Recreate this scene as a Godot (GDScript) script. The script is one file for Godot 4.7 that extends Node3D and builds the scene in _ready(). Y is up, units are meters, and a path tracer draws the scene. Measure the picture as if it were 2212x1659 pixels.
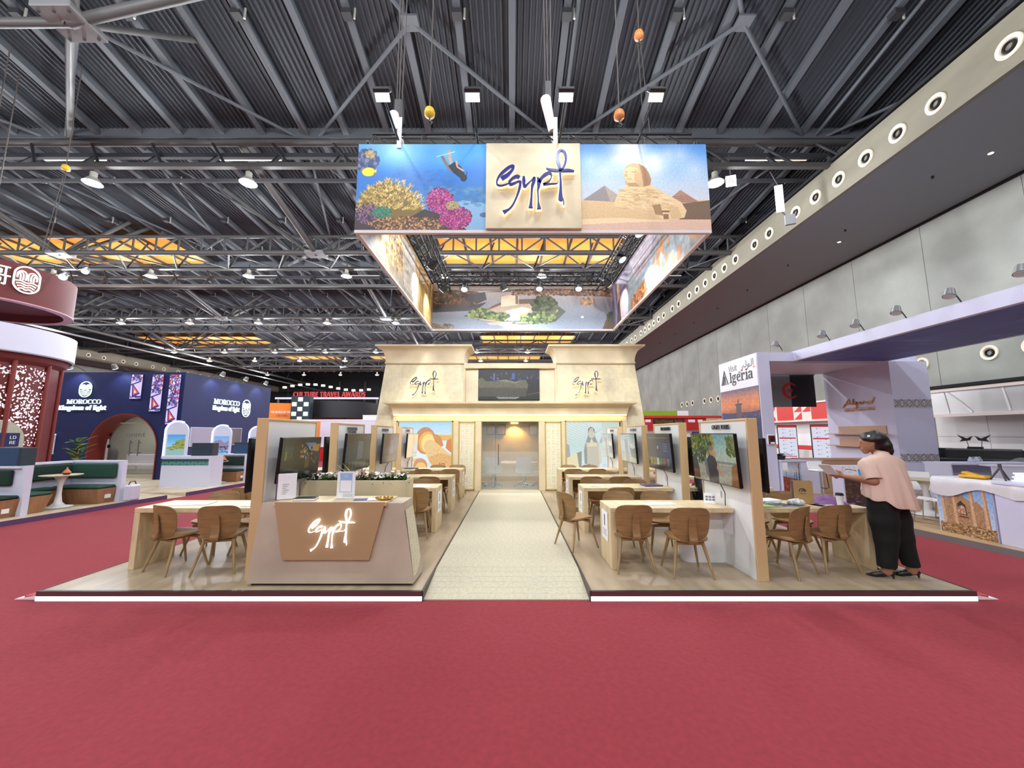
extends Node3D
# An exhibition hall with a sandstone-coloured national pavilion in the middle, others left and right.
# Camera at the origin (1.8 m up) looking along -z; y up; metres.

var M := {}
var used := {}
var rng := RandomNumberGenerator.new()
var cyl: ArrayMesh
var cube: ArrayMesh
const CX := -0.06      # middle line of the pavilion
const P := 0.1         # height of its platform
const HIGH_BAY := 18.0  # strength of one hall lamp

func _ready() -> void:
	rng.seed = 7
	var cam := Camera3D.new()
	cam.name = "camera"
	cam.position = Vector3(0, 1.8, 0)
	cam.rotation.x = atan(107.5 / 840.0)
	cam.fov = rad_to_deg(2.0 * atan(829.5 / 840.0))
	cam.near = 0.05
	cam.far = 400.0
	add_child(cam)
	cam.current = true
	var we := WorldEnvironment.new()
	we.name = "environment"
	var e := Environment.new()
	e.background_mode = Environment.BG_COLOR
	e.background_color = Color(0.02, 0.02, 0.022)
	e.tonemap_mode = Environment.TONE_MAPPER_LINEAR
	e.tonemap_exposure = 1.0
	e.sdfgi_enabled = true
	e.ssao_enabled = true
	e.ssil_enabled = true
	we.environment = e
	add_child(we)
	materials()
	cyl = unit_cylinder()
	cube = unit_box()
	hall()
	roof()
	high_bays()
	platform()
	temple()
	ring_banner()
	partitions()
	furniture()
	desk()
	morocco()
	algeria()
	food_court()
	backdrop_booths()
	people()

# ---------------------------------------------------------------- geometry collector
class Geo:
	var v := PackedVector3Array()
	var n := PackedVector3Array()
	var t := PackedVector2Array()
	var ix := PackedInt32Array()
	var xf := Transform3D()

	func quad(a: Vector3, b: Vector3, c: Vector3, d: Vector3, u0 := Vector2(0, 0), u1 := Vector2(1, 1)) -> void:
		a = xf * a; b = xf * b; c = xf * c; d = xf * d
		var m := (c - a).cross(d - b).normalized()
		var k := v.size()
		v.append_array([a, b, c, d])
		n.append_array([m, m, m, m])
		t.append_array([Vector2(u0.x, u1.y), Vector2(u1.x, u1.y), Vector2(u1.x, u0.y), Vector2(u0.x, u0.y)])
		ix.append_array([k, k + 2, k + 1, k, k + 3, k + 2])

	func face(pts: Array, mid: Vector3) -> void:  # convex face of a convex solid
		var p := []
		for q in pts: p.append(xf * q)
		var c := Vector3()
		for q in p: c += q
		c /= p.size()
		var m: Vector3 = (p[1] - p[0]).cross(p[2] - p[0]).normalized()
		if m.dot(c - xf * mid) < 0.0:
			p.reverse()
			m = -m
		var k := v.size()
		for q in p:
			v.append(q); n.append(m); t.append(Vector2.ZERO)
		for i in range(1, p.size() - 1):
			ix.append_array([k, k + i + 1, k + i])

	func box(c: Vector3, s: Vector3, ch := 0.0, b := Basis()) -> void:
		var h := s / 2.0
		var keep := xf
		xf = xf * Transform3D(b, c)
		var o := Vector3()
		if ch <= 0.0:
			for a in 3:
				for sg in [-1.0, 1.0]:
					var pts := []
					for q in [[-1, -1], [1, -1], [1, 1], [-1, 1]]:
						var p := Vector3()
						p[a] = h[a] * sg; p[(a + 1) % 3] = h[(a + 1) % 3] * q[0]; p[(a + 2) % 3] = h[(a + 2) % 3] * q[1]
						pts.append(p)
					face(pts, o)
			xf = keep
			return
		ch = minf(ch, minf(h.x, minf(h.y, h.z)) * 0.9)
		for a in 3:
			var b1 := (a + 1) % 3
			var b2 := (a + 2) % 3
			for sg in [-1.0, 1.0]:
				var pts := []
				for q in [[-1, -1], [1, -1], [1, 1], [-1, 1]]:
					var p := Vector3()
					p[a] = h[a] * sg; p[b1] = (h[b1] - ch) * q[0]; p[b2] = (h[b2] - ch) * q[1]
					pts.append(p)
				face(pts, o)
				for s2 in [-1.0, 1.0]:
					var e := []
					for q in [[0, -1], [0, 1], [1, 1], [1, -1]]:
						var p := Vector3()
						p[a] = (h[a] if q[0] == 0 else h[a] - ch) * sg
						p[b1] = (h[b1] - ch if q[0] == 0 else h[b1]) * s2
						p[b2] = (h[b2] - ch) * q[1]
						e.append(p)
					face(e, o)
		for sx in [-1, 1]:
			for sy in [-1, 1]:
				for sz in [-1, 1]:
					face([Vector3(h.x * sx, (h.y - ch) * sy, (h.z - ch) * sz), Vector3((h.x - ch) * sx, h.y * sy, (h.z - ch) * sz), Vector3((h.x - ch) * sx, (h.y - ch) * sy, h.z * sz)], o)
		xf = keep

	func mm(lo: Vector3, hi: Vector3, ch := 0.0) -> void:
		box((lo + hi) / 2.0, hi - lo, ch)

	func hexa(b: Array, tp: Array) -> void:  # solid between two 4-corner rings
		var mid := Vector3()
		for q in b + tp: mid += q / 8.0
		face(b, mid); face(tp, mid)
		for i in 4:
			var j := (i + 1) % 4
			face([b[i], b[j], tp[j], tp[i]], mid)

	func prism(poly: PackedVector2Array, z0: float, z1: float) -> void:  # x,y outline, along z
		if Geometry2D.is_polygon_clockwise(poly): poly.reverse()
		var tri := Geometry2D.triangulate_polygon(poly)
		for side in 2:
			var k := v.size()
			var z := z1 if side == 0 else z0
			var m := xf.basis * Vector3(0, 0, 1 if side == 0 else -1)
			for p in poly:
				v.append(xf * Vector3(p.x, p.y, z)); n.append(m.normalized()); t.append(p)
			for i in range(0, tri.size(), 3):
				var a := tri[i]; var b := tri[i + 1]; var c := tri[i + 2]
				if (poly[b] - poly[a]).cross(poly[c] - poly[a]) < 0.0:
					var s := b; b = c; c = s
				if side == 0: ix.append_array([k + a, k + c, k + b])
				else: ix.append_array([k + a, k + b, k + c])
		for i in poly.size():
			var p := poly[i]
			var q := poly[(i + 1) % poly.size()]
			quad(Vector3(p.x, p.y, z0), Vector3(q.x, q.y, z0), Vector3(q.x, q.y, z1), Vector3(p.x, p.y, z1))

	func grid(rows: Array, close_u := false, flip := false) -> void:  # smooth surface through rows of points
		var h := rows.size()
		var w: int = rows[0].size()
		var k := v.size()
		var acc := PackedVector3Array()
		acc.resize(h * w)
		var pts := PackedVector3Array()
		for r in rows:
			for p in r: pts.append(xf * p)
		var wu := w if close_u else w - 1
		var add := PackedInt32Array()
		for y in h - 1:
			for x in wu:
				var a := y * w + x
				var b := y * w + (x + 1) % w
				var c := (y + 1) * w + (x + 1) % w
				var d := (y + 1) * w + x
				var m := (pts[c] - pts[a]).cross(pts[d] - pts[b])
				if flip: m = -m
				acc[a] += m; acc[b] += m; acc[c] += m; acc[d] += m
				if flip: add.append_array([k + a, k + b, k + c, k + a, k + c, k + d])
				else: add.append_array([k + a, k + c, k + b, k + a, k + d, k + c])
		for i in pts.size():
			v.append(pts[i]); n.append(acc[i].normalized())
			t.append(Vector2(float(i % w) / maxf(1, w - 1), float(i / w) / maxf(1, h - 1)))
		ix.append_array(add)

	func tube(a: Vector3, b: Vector3, r0: float, r1 := -1.0, seg := 10, caps := true) -> void:
		if r1 < 0.0: r1 = r0
		var d := (b - a).normalized()
		var x := d.cross(Vector3.UP if absf(d.y) < 0.9 else Vector3.RIGHT).normalized()
		var y := d.cross(x)
		var ra := []
		var rb := []
		for i in seg:
			var w := TAU * i / seg
			var o := x * cos(w) + y * sin(w)
			ra.append(a + o * r0); rb.append(b + o * r1)
		grid([ra, rb], true)
		if caps:
			var mid := (a + b) / 2.0
			if r0 > 0.0: face(ra, mid)
			if r1 > 0.0: face(rb, mid)

	func sweep(pts: Array, r: float, seg := 8) -> void:
		var rows := []
		var x := Vector3.ZERO
		for i in pts.size():
			var d: Vector3 = (pts[mini(i + 1, pts.size() - 1)] - pts[maxi(i - 1, 0)]).normalized()
			if x == Vector3.ZERO: x = d.cross(Vector3.UP if absf(d.y) < 0.9 else Vector3.RIGHT).normalized()
			x = (x - d * x.dot(d)).normalized()
			var y := d.cross(x)
			var row := []
			for k in seg:
				var w := TAU * k / seg
				row.append(pts[i] + (x * cos(w) + y * sin(w)) * r)
			rows.append(row)
		grid(rows, true)
		face(rows[0], pts[1]); face(rows[-1], pts[-2])

	func lathe(prof: Array, seg := 20, c := Vector3.ZERO, a0 := 0.0, a1 := TAU) -> void:  # prof: Vector2(r, y) upwards, outside
		for i in prof.size() - 1:
			var full := absf(a1 - a0 - TAU) < 0.001
			var ra := []
			var rb := []
			for k in (seg if full else seg + 1):
				var w := a0 + (a1 - a0) * k / seg
				var o := Vector3(cos(w), 0, sin(w))
				ra.append(c + o * prof[i].x + Vector3(0, prof[i].y, 0))
				rb.append(c + o * prof[i + 1].x + Vector3(0, prof[i + 1].y, 0))
			grid([ra, rb], full, false)

	func lathe_smooth(prof: Array, seg := 20, c := Vector3.ZERO) -> void:
		var rows := []
		for q in prof:
			var r := []
			for k in seg:
				var w := TAU * k / seg
				r.append(c + Vector3(cos(w) * q.x, q.y, sin(w) * q.x))
			rows.append(r)
		grid(rows, true, false)

	func ribbon(pts: Array, depth: float, grow := 0.0) -> void:  # brush stroke: Vector3(x, y, width), extruded from z=0 to depth
		var c := []
		for i in pts.size() - 1:
			var p0: Vector3 = pts[maxi(i - 1, 0)]; var p1: Vector3 = pts[i]; var p2: Vector3 = pts[i + 1]; var p3: Vector3 = pts[mini(i + 2, pts.size() - 1)]
			for s in 6:
				c.append(p1.cubic_interpolate(p2, p0, p3, s / 6.0))
		c.append(pts[-1])
		var l := []
		var r := []
		for i in c.size():
			var d: Vector3 = c[mini(i + 1, c.size() - 1)] - c[maxi(i - 1, 0)]
			var t2 := Vector2(d.x, d.y).normalized()
			var nn: Vector2 = Vector2(-t2.y, t2.x) * (c[i].z / 2.0 + grow)
			var o := Vector2(c[i].x, c[i].y)
			if i == 0: o -= t2 * grow
			if i == c.size() - 1: o += t2 * grow
			l.append(o + nn); r.append(o - nn)
		for i in c.size() - 1:
			var a := Vector3(r[i].x, r[i].y, depth); var b := Vector3(r[i + 1].x, r[i + 1].y, depth)
			var cc := Vector3(l[i + 1].x, l[i + 1].y, depth); var d := Vector3(l[i].x, l[i].y, depth)
			var z := Vector3(0, 0, -depth)
			quad(a, b, cc, d)
			quad(d + z, cc + z, b + z, a + z)
			quad(a + z, b + z, b, a)
			quad(d, cc, cc + z, d + z)
		var e := c.size() - 1
		for i in [0, e]:
			var a := Vector3(l[i].x, l[i].y, depth); var b := Vector3(r[i].x, r[i].y, depth)
			var z := Vector3(0, 0, -depth)
			if i == 0: quad(a, a + z, b + z, b)
			else: quad(b, b + z, a + z, a)

	func mesh() -> ArrayMesh:
		var a := []
		a.resize(Mesh.ARRAY_MAX)
		a[Mesh.ARRAY_VERTEX] = v
		a[Mesh.ARRAY_NORMAL] = n
		a[Mesh.ARRAY_TEX_UV] = t
		a[Mesh.ARRAY_INDEX] = ix
		var m := ArrayMesh.new()
		m.add_surface_from_arrays(Mesh.PRIMITIVE_TRIANGLES, a)
		return m

func unit_cylinder() -> ArrayMesh:
	var g := Geo.new()
	g.tube(Vector3.ZERO, Vector3(0, 1, 0), 1.0, 1.0, 8)
	return g.mesh()

func unit_box() -> ArrayMesh:
	var g := Geo.new()
	g.box(Vector3.ZERO, Vector3.ONE)
	return g.mesh()

# ---------------------------------------------------------------- nodes
func numbered(called: String) -> String:
	var k: int = used.get(called, 0)
	used[called] = k + 1
	return called if k == 0 else "%s_%03d" % [called, k]

func tag(o: Node, label: String, category := "", group := "", kind := "") -> Node:
	if label: o.set_meta("label", label)
	if category: o.set_meta("category", category)
	if group: o.set_meta("group", group)
	if kind: o.set_meta("kind", kind)
	return o

func thing(called: String, label: String, category: String, at := Vector3.ZERO, turn := 0.0, group := "") -> Node3D:
	var o := Node3D.new()
	o.name = numbered(called)
	add_child(o)
	o.position = at
	o.rotation.y = turn
	tag(o, label, category, group)
	return o

func structure(called: String, label: String) -> Node3D:
	var o := Node3D.new()
	o.name = numbered(called)
	add_child(o)
	tag(o, label, "", "", "structure")
	return o

func part(parent: Node, called: String, shape, m: Material, label := "") -> MeshInstance3D:
	var o := MeshInstance3D.new()
	o.name = called
	o.mesh = shape.mesh() if shape is Geo else shape
	o.material_override = m
	parent.add_child(o, true)
	if label: o.set_meta("label", label)
	return o

func solo(called: String, shape, m: Material, label: String, category: String, group := "", at := Vector3.ZERO, turn := 0.0) -> MeshInstance3D:
	var o := MeshInstance3D.new()
	o.name = numbered(called)
	o.mesh = shape.mesh() if shape is Geo else shape
	o.material_override = m
	add_child(o)
	o.position = at
	o.rotation.y = turn
	tag(o, label, category, group)
	return o

func bar(parent: Node, called: String, a: Vector3, b: Vector3, r: float, m: Material) -> MeshInstance3D:
	var y := b - a
	var d := y.normalized()
	var x := d.cross(Vector3.UP if absf(d.y) < 0.95 else Vector3.RIGHT).normalized()
	var o := part(parent, called, cyl, m)
	o.transform = Transform3D(Basis(x * r, y, x.cross(d) * r), a)
	return o

func beam(parent: Node, called: String, a: Vector3, b: Vector3, w: float, h: float, m: Material) -> MeshInstance3D:
	var z := b - a
	var d := z.normalized()
	var x := Vector3.UP.cross(d).normalized() if absf(d.y) < 0.99 else Vector3.RIGHT
	var o := part(parent, called, cube, m)
	o.transform = Transform3D(Basis(x * w, d.cross(x) * h, z), (a + b) / 2.0)
	return o

func boxpart(parent: Node, called: String, lo: Vector3, hi: Vector3, m: Material, ch := 0.0, label := "") -> MeshInstance3D:
	var g := Geo.new()
	g.mm(lo, hi, ch)
	return part(parent, called, g, m, label)

func panel(parent: Node, called: String, a: Vector3, b: Vector3, c: Vector3, d: Vector3, m: Material, label := "") -> MeshInstance3D:
	# a flat print: lower left, lower right, upper right, upper left as one looks at it
	var g := Geo.new()
	g.quad(a, b, c, d)
	return part(parent, called, g, m, label)

func text(parent: Node, called: String, words: String, m: Material, at: Transform3D, height: float, width := 0.0, serif := false, bold := false, depth := 0.01) -> MeshInstance3D:
	var t := TextMesh.new()
	var f := SystemFont.new()
	f.font_names = PackedStringArray(["Droid Serif" if serif else "Droid Sans"])
	if bold: f.font_weight = 700
	t.font = f
	t.text = words
	t.font_size = 32
	t.pixel_size = 0.01
	t.depth = depth * 8.0
	t.curve_step = 2.0
	var bb := t.get_aabb()
	var sy := height / maxf(bb.size.y, 0.001)
	var sx := width / maxf(bb.size.x, 0.001) if width > 0.0 else sy
	var o := part(parent, called, t, m)
	var mid := bb.position + bb.size / 2.0
	o.transform = at * Transform3D(Basis.from_scale(Vector3(sx, sy, 0.125)), Vector3(-mid.x * sx, -mid.y * sy, 0))
	return o

func lamp(parent: Node, at: Vector3, towards: Vector3, energy: float, color: Color, angle: float, size := 0.1) -> SpotLight3D:
	var l := SpotLight3D.new()
	l.name = "light"
	l.light_energy = energy
	l.light_color = color
	l.spot_angle = angle
	l.spot_angle_attenuation = 0.6
	l.spot_range = 80.0
	l.spot_attenuation = 2.0
	l.light_size = size
	l.shadow_enabled = true
	parent.add_child(l, true)
	var z := -towards.normalized()
	var x := (Vector3.UP if absf(z.y) < 0.95 else Vector3.BACK).cross(z).normalized()
	l.transform = Transform3D(Basis(x, z.cross(x), z), at)
	return l

func turned(at: Vector3, yaw: float) -> Transform3D:
	return Transform3D(Basis(Vector3.UP, yaw), at)

# ---------------------------------------------------------------- materials and prints
func mat(key: String, c: Color, rough := 0.6, metal := 0.0, extra := {}) -> StandardMaterial3D:
	var m := StandardMaterial3D.new()
	m.resource_name = key
	m.albedo_color = c
	m.roughness = rough
	m.metallic = metal
	for k in extra: m.set(k, extra[k])
	M[key] = m
	return m

func c8(r: int, g: int, b: int) -> Color:
	return Color8(r, g, b)

func glow(key: String, c: Color, e: float) -> StandardMaterial3D:
	return mat(key, Color(0.9, 0.9, 0.9), 0.5, 0.0, {"emission_enabled": true, "emission": c, "emission_energy_multiplier": e})

func noise_image(w: int, h: int, freq: float, sd: int, octaves := 4) -> Image:
	var f := FastNoiseLite.new()
	f.seed = sd
	f.frequency = freq
	f.fractal_octaves = octaves
	return f.get_seamless_image(w, h)

func squeeze(im: Image, lo: int, hi: int) -> Image:  # grey range of a noise picture
	im.convert(Image.FORMAT_L8)
	var d := im.get_data()
	for i in d.size(): d[i] = lo + d[i] * (hi - lo) / 255
	return Image.create_from_data(im.get_width(), im.get_height(), false, Image.FORMAT_L8, d)

func tex(im: Image) -> ImageTexture:
	return ImageTexture.create_from_image(im)

func tri(m: StandardMaterial3D, t: Texture2D, scale: Vector3, relief := 0.0, world := true) -> void:
	m.albedo_texture = t
	m.uv1_triplanar = true
	m.uv1_world_triplanar = world
	m.uv1_scale = scale
	if relief > 0.0:
		m.heightmap_enabled = true
		m.heightmap_texture = t
		m.heightmap_scale = relief

func printed(key: String, im: Image, lit := 0.0, rough := 0.5) -> StandardMaterial3D:
	var m := mat(key, Color.WHITE if lit <= 0.0 else Color(0.05, 0.05, 0.05), rough)
	var t := tex(im)
	if lit > 0.0:
		m.emission_enabled = true
		m.emission = Color.BLACK
		m.emission_texture = t
		m.emission_operator = BaseMaterial3D.EMISSION_OP_ADD
		m.emission_energy_multiplier = lit
	else:
		m.albedo_texture = t
	m.texture_repeat = false
	return m

class Pic:
	var im: Image
	var w: int
	var h: int
	var r := RandomNumberGenerator.new()
	func _init(ww: int, hh: int, c: Color, sd := 1) -> void:
		w = ww; h = hh
		im = Image.create_empty(w, h, false, Image.FORMAT_RGB8)
		im.fill(c)
		r.seed = sd
	func grad(y0: float, y1: float, stops: Array) -> void:  # vertical run of colours
		for y in range(int(y0 * h), int(y1 * h)):
			var k := (float(y) / h - y0) / (y1 - y0) * (stops.size() - 1)
			var i := mini(int(k), stops.size() - 2)
			im.fill_rect(Rect2i(0, y, w, 1), stops[i].lerp(stops[i + 1], k - i))
	func rect(x0: float, y0: float, x1: float, y1: float, c: Color) -> void:
		im.fill_rect(Rect2i(int(x0 * w), int(y0 * h), maxi(1, int((x1 - x0) * w)), maxi(1, int((y1 - y0) * h))), c)
	func span(y: int, xa: int, xb: int, c: Color) -> void:
		xa = clampi(xa, 0, w); xb = clampi(xb, 0, w)
		if y < 0 or y >= h or xb <= xa: return
		if c.a >= 0.99:
			im.fill_rect(Rect2i(xa, y, xb - xa, 1), c)
		else:
			var s := Color(c, 1.0)
			for x in range(xa, xb): im.set_pixel(x, y, im.get_pixel(x, y).lerp(s, c.a))
	func poly(pts: Array, c: Color) -> void:  # flat list x, y, x, y ... in 0..1
		var k := pts.size() / 2
		var lo := 9.0
		var hi := -9.0
		for i in k:
			lo = minf(lo, pts[i * 2 + 1]); hi = maxf(hi, pts[i * 2 + 1])
		for y in range(maxi(0, int(lo * h)), mini(h, int(hi * h) + 1)):
			var yy := (y + 0.5) / h
			var xs := []
			for i in k:
				var j := (i + 1) % k
				var ya: float = pts[i * 2 + 1]
				var yb: float = pts[j * 2 + 1]
				if (ya <= yy) != (yb <= yy):
					xs.append(lerpf(pts[i * 2], pts[j * 2], (yy - ya) / (yb - ya)))
			xs.sort()
			for i in range(0, xs.size() - 1, 2): span(y, roundi(xs[i] * w), roundi(xs[i + 1] * w), c)
	func disc(x: float, y: float, rx: float, c: Color, ry := -1.0) -> void:  # radius as a share of the width
		var px := x * w; var py := y * h
		var ax := rx * w
		var ay := (ry if ry >= 0.0 else rx) * w
		for yy in range(maxi(0, int(py - ay)), mini(h, int(py + ay) + 1)):
			var q := 1.0 - pow((yy + 0.5 - py) / ay, 2.0)
			if q > 0.0: span(yy, roundi(px - ax * sqrt(q)), roundi(px + ax * sqrt(q)), c)
	func line(x0: float, y0: float, x1: float, y1: float, wd: float, c: Color) -> void:
		var d := Vector2((x1 - x0) * w, (y1 - y0) * h).normalized() * wd * w / 2.0
		var ox := d.y / w; var oy := -d.x / h
		poly([x0 + ox, y0 + oy, x1 + ox, y1 + oy, x1 - ox, y1 - oy, x0 - ox, y0 - oy], c)
	func curve(pts: Array, wd: float, c: Color) -> void:
		for i in range(0, pts.size() - 2, 2): line(pts[i], pts[i + 1], pts[i + 2], pts[i + 3], wd, c)
	func ring(x: float, y: float, rr: float, wd: float, c: Color, a0 := 0.0, a1 := TAU) -> void:
		var pts := []
		for i in 25:
			var a := a0 + (a1 - a0) * i / 24.0
			pts.append(x + cos(a) * rr); pts.append(y + sin(a) * rr * w / h)
		curve(pts, wd, c)
	func blobs(cnt: int, x0: float, y0: float, x1: float, y1: float, r0: float, r1: float, cols: Array, flat := 1.0) -> void:
		for i in cnt:
			var s := r.randf_range(r0, r1)
			disc(r.randf_range(x0, x1), r.randf_range(y0, y1), s, cols[r.randi() % cols.size()], s * flat)
	func heap(cnt: int, x: float, y: float, rx: float, ry: float, r0: float, r1: float, cols: Array) -> void:  # blobs inside an ellipse
		for i in cnt:
			var a := r.randf() * TAU
			var q := sqrt(r.randf())
			var s := r.randf_range(r0, r1)
			disc(x + cos(a) * rx * q, y + sin(a) * ry * q, s, cols[r.randi() % cols.size()])
	func light(x: float, y: float, rr: float, c: Color, a: float) -> void:  # soft bright place of the printed picture
		for yy in range(maxi(0, int(y * h - rr * w)), mini(h, int(y * h + rr * w))):
			for xx in range(maxi(0, int((x - rr) * w)), mini(w, int((x + rr) * w))):
				var d := Vector2(xx - x * w, yy - y * h).length() / (rr * w)
				if d < 1.0: im.set_pixel(xx, yy, im.get_pixel(xx, yy).lerp(c, a * (1.0 - d) * (1.0 - d)))
	func grain(amount: float, freq := 0.05, sd := 3) -> void:
		var f := FastNoiseLite.new()
		f.frequency = freq
		f.seed = sd
		f.fractal_octaves = 3
		var nz := f.get_image(w, h)
		nz.convert(Image.FORMAT_L8)
		var a := nz.get_data()
		var d := im.get_data()
		for i in a.size():
			var k := 1.0 + (a[i] / 127.5 - 1.0) * amount
			d[i * 3] = clampi(int(d[i * 3] * k), 0, 255)
			d[i * 3 + 1] = clampi(int(d[i * 3 + 1] * k), 0, 255)
			d[i * 3 + 2] = clampi(int(d[i * 3 + 2] * k), 0, 255)
		im = Image.create_from_data(w, h, false, Image.FORMAT_RGB8, d)

func materials() -> void:
	var grain := noise_image(256, 48, 0.03, 4)
	grain.resize(256, 256)
	var grain_x := tex(squeeze(grain, 205, 255))  # runs along v
	var turned_grain := noise_image(48, 256, 0.03, 5)
	turned_grain.resize(256, 256)
	var grain_y := tex(squeeze(turned_grain, 200, 255))
	var fine := tex(squeeze(noise_image(256, 256, 0.12, 9, 3), 196, 255))
	var cloudy := tex(squeeze(noise_image(256, 256, 0.012, 11, 5), 214, 255))
	var soft_x := tex(squeeze(grain, 226, 255))
	# hall
	tri(mat("carpet", c8(150, 48, 58), 0.97), tex(squeeze(noise_image(512, 512, 0.06, 21, 5), 226, 255)), Vector3(0.5, 0.5, 0.5))
	tri(mat("concrete", c8(148, 149, 142), 0.85), cloudy, Vector3(0.12, 0.12, 0.12))
	mat("soffit", c8(124, 130, 132), 0.8)
	tri(mat("fascia", c8(130, 124, 107), 0.6), cloudy, Vector3(0.1, 0.3, 0.1))
	mat("nozzle", c8(226, 214, 190), 0.5)
	mat("dark_hole", c8(26, 24, 22), 0.9)
	mat("deck", c8(54, 58, 65), 0.55, 0.1)
	mat("purlin", c8(86, 90, 96), 0.6)
	mat("steel", c8(74, 73, 72), 0.55)
	mat("steel_dark", c8(44, 45, 48), 0.6)
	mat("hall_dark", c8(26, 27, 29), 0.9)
	mat("galvanised", c8(128, 129, 130), 0.45, 0.4)
	glow("skylight", Color(1.0, 0.66, 0.28), 0.75).albedo_color = c8(216, 150, 66)
	glow("clerestory", Color(1.0, 0.92, 0.7), 0.6)
	glow("bay_lens", Color(1.0, 0.93, 0.78), 7.0)
	mat("bay_shell", c8(190, 186, 176), 0.4, 0.4)
	# pavilion
	tri(mat("laminate", c8(186, 164, 136), 0.32), grain_x, Vector3(0.5, 0.5, 0.5))
	tri(mat("aisle", c8(214, 204, 178), 0.9), tex(squeeze(noise_image(256, 256, 0.05, 31, 5), 222, 255)), Vector3(1.6, 1.6, 1.6))
	mat("aluminium", c8(120, 96, 98), 0.3, 0.7)
	mat("trim_dark", c8(60, 52, 48), 0.4, 0.3)
	glow("led_white", Color(0.84, 0.93, 1.0), 1.5)
	glow("led_warm", Color(1.0, 0.86, 0.56), 2.2)
	var stone := Pic.new(512, 512, c8(236, 230, 214), 5)
	for y in 8:
		var x := 0.0
		while x < 1.0:
			var wd := stone.r.randf_range(0.12, 0.3)
			var k := stone.r.randf_range(0.93, 1.0)
			stone.rect(x, y / 8.0, minf(1.0, x + wd), (y + 1) / 8.0, Color(0.93 * k, 0.905 * k, 0.84 * k))
			x += wd
	stone.grain(0.05, 0.03)
	tri(mat("stone", c8(236, 230, 210), 0.75), tex(stone.im), Vector3(0.28, 0.28, 0.28))
	tri(mat("plaster", c8(230, 215, 182), 0.6), cloudy, Vector3(0.3, 0.3, 0.3))
	tri(mat("plaster_tan", c8(222, 203, 166), 0.6), cloudy, Vector3(0.3, 0.3, 0.3))
	mat("gilt", c8(186, 162, 98), 0.4, 0.2)
	tri(mat("desk_side", c8(200, 182, 162), 0.55), cloudy, Vector3(0.3, 0.3, 0.3))
	mat("desk_front", c8(172, 138, 100), 0.5)
	tri(mat("light_wood", c8(228, 204, 162), 0.42), soft_x, Vector3(1.0, 1.0, 1.0))
	mat("panel_edge", c8(206, 174, 128), 0.5)
	mat("panel_white", c8(232, 232, 232), 0.45)
	tri(mat("oak", c8(164, 128, 84), 0.4), grain_y, Vector3(2.2, 2.2, 2.2), 0.0, false)
	tri(mat("oak_leg", c8(178, 146, 102), 0.45), grain_x, Vector3(3, 1, 3), 0.0, false)
	mat("seat_pad", c8(158, 116, 72), 0.5)
	mat("tv_black", c8(14, 14, 16), 0.25)
	mat("white", c8(236, 234, 236), 0.5)
	mat("paper", c8(240, 240, 246), 0.7)
	mat("paper_blue", c8(58, 74, 140), 0.6)
	mat("paper_red", c8(190, 60, 62), 0.6)
	mat("ink", c8(60, 60, 66), 0.6)
	mat("ink_soft", c8(128, 128, 132), 0.6)
	mat("black", c8(16, 16, 18), 0.5)
	mat("rubber", c8(24, 24, 26), 0.7)
	mat("chrome", c8(206, 206, 210), 0.15, 1.0)
	mat("brass", c8(186, 146, 66), 0.3, 0.8)
	mat("leaf", c8(56, 92, 40), 0.6, 0.0, {"backlight_enabled": true, "backlight": Color(0.1, 0.2, 0.05)})
	mat("leaf_dark", c8(30, 52, 30), 0.6)
	mat("leaf_pale", c8(150, 170, 108), 0.6)
	mat("petal_white", c8(244, 244, 240), 0.7)
	mat("petal_pink", c8(236, 170, 170), 0.7)
	mat("logo_blue", c8(38, 44, 128), 0.3)
	mat("logo_dark", c8(48, 40, 60), 0.35)
	glow("logo_halo", Color(1.0, 0.88, 0.62), 1.6)
	glow("logo_white", Color(0.92, 0.97, 1.0), 2.0)
	mat("glass", Color(0.85, 0.9, 0.88, 0.1), 0.04, 0.0, {"transparency": BaseMaterial3D.TRANSPARENCY_ALPHA})
	mat("frosted", Color(0.86, 0.86, 0.8, 0.14), 0.1, 0.0, {"transparency": BaseMaterial3D.TRANSPARENCY_ALPHA})
	mat("grey_mesh", c8(150, 152, 160), 0.6)
	mat("truss_black", c8(30, 30, 32), 0.45, 0.2)
	mat("banner_back", c8(214, 206, 206), 0.8)
	mat("flood_shell", c8(40, 40, 42), 0.5)
	glow("flood_lens", Color(0.92, 0.97, 1.0), 9.0)
	glow("flood_warm", Color(1.0, 0.9, 0.72), 9.0)
	mat("hook_orange", c8(196, 120, 62), 0.5)
	mat("hook_yellow", c8(206, 168, 50), 0.5)
	mat("cable", c8(72, 66, 62), 0.7)
	# left neighbour
	mat("navy", c8(22, 32, 84), 0.6)
	mat("maroon", c8(98, 22, 24), 0.55)
	mat("arch_red", c8(120, 36, 30), 0.55)
	mat("lilac_white", c8(208, 210, 230), 0.5)
	mat("velvet", c8(20, 66, 52), 0.8, 0.0, {"rim_enabled": true, "rim": 0.4})
	mat("velvet_dark", c8(14, 44, 34), 0.85)
	tri(mat("walnut", c8(172, 124, 86), 0.5), grain_x, Vector3(1, 1, 1))
	tri(mat("pale_wood", c8(222, 204, 172), 0.45), grain_x, Vector3(0.4, 0.4, 0.4))
	mat("purple_edge", c8(104, 84, 130), 0.35, 0.4)
	mat("teal_box", c8(36, 66, 100), 0.6)
	mat("teal_dark", c8(30, 50, 60), 0.6)
	mat("terracotta", c8(206, 112, 60), 0.5)
	glow("sign_white", Color(0.86, 1.0, 0.93), 1.0)
	glow("edge_blue", Color(0.62, 0.78, 1.0), 1.6)
	tri(mat("bubble_wall", c8(206, 202, 184), 0.25), fine, Vector3(0.8, 0.8, 0.8), 3.0)
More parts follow.
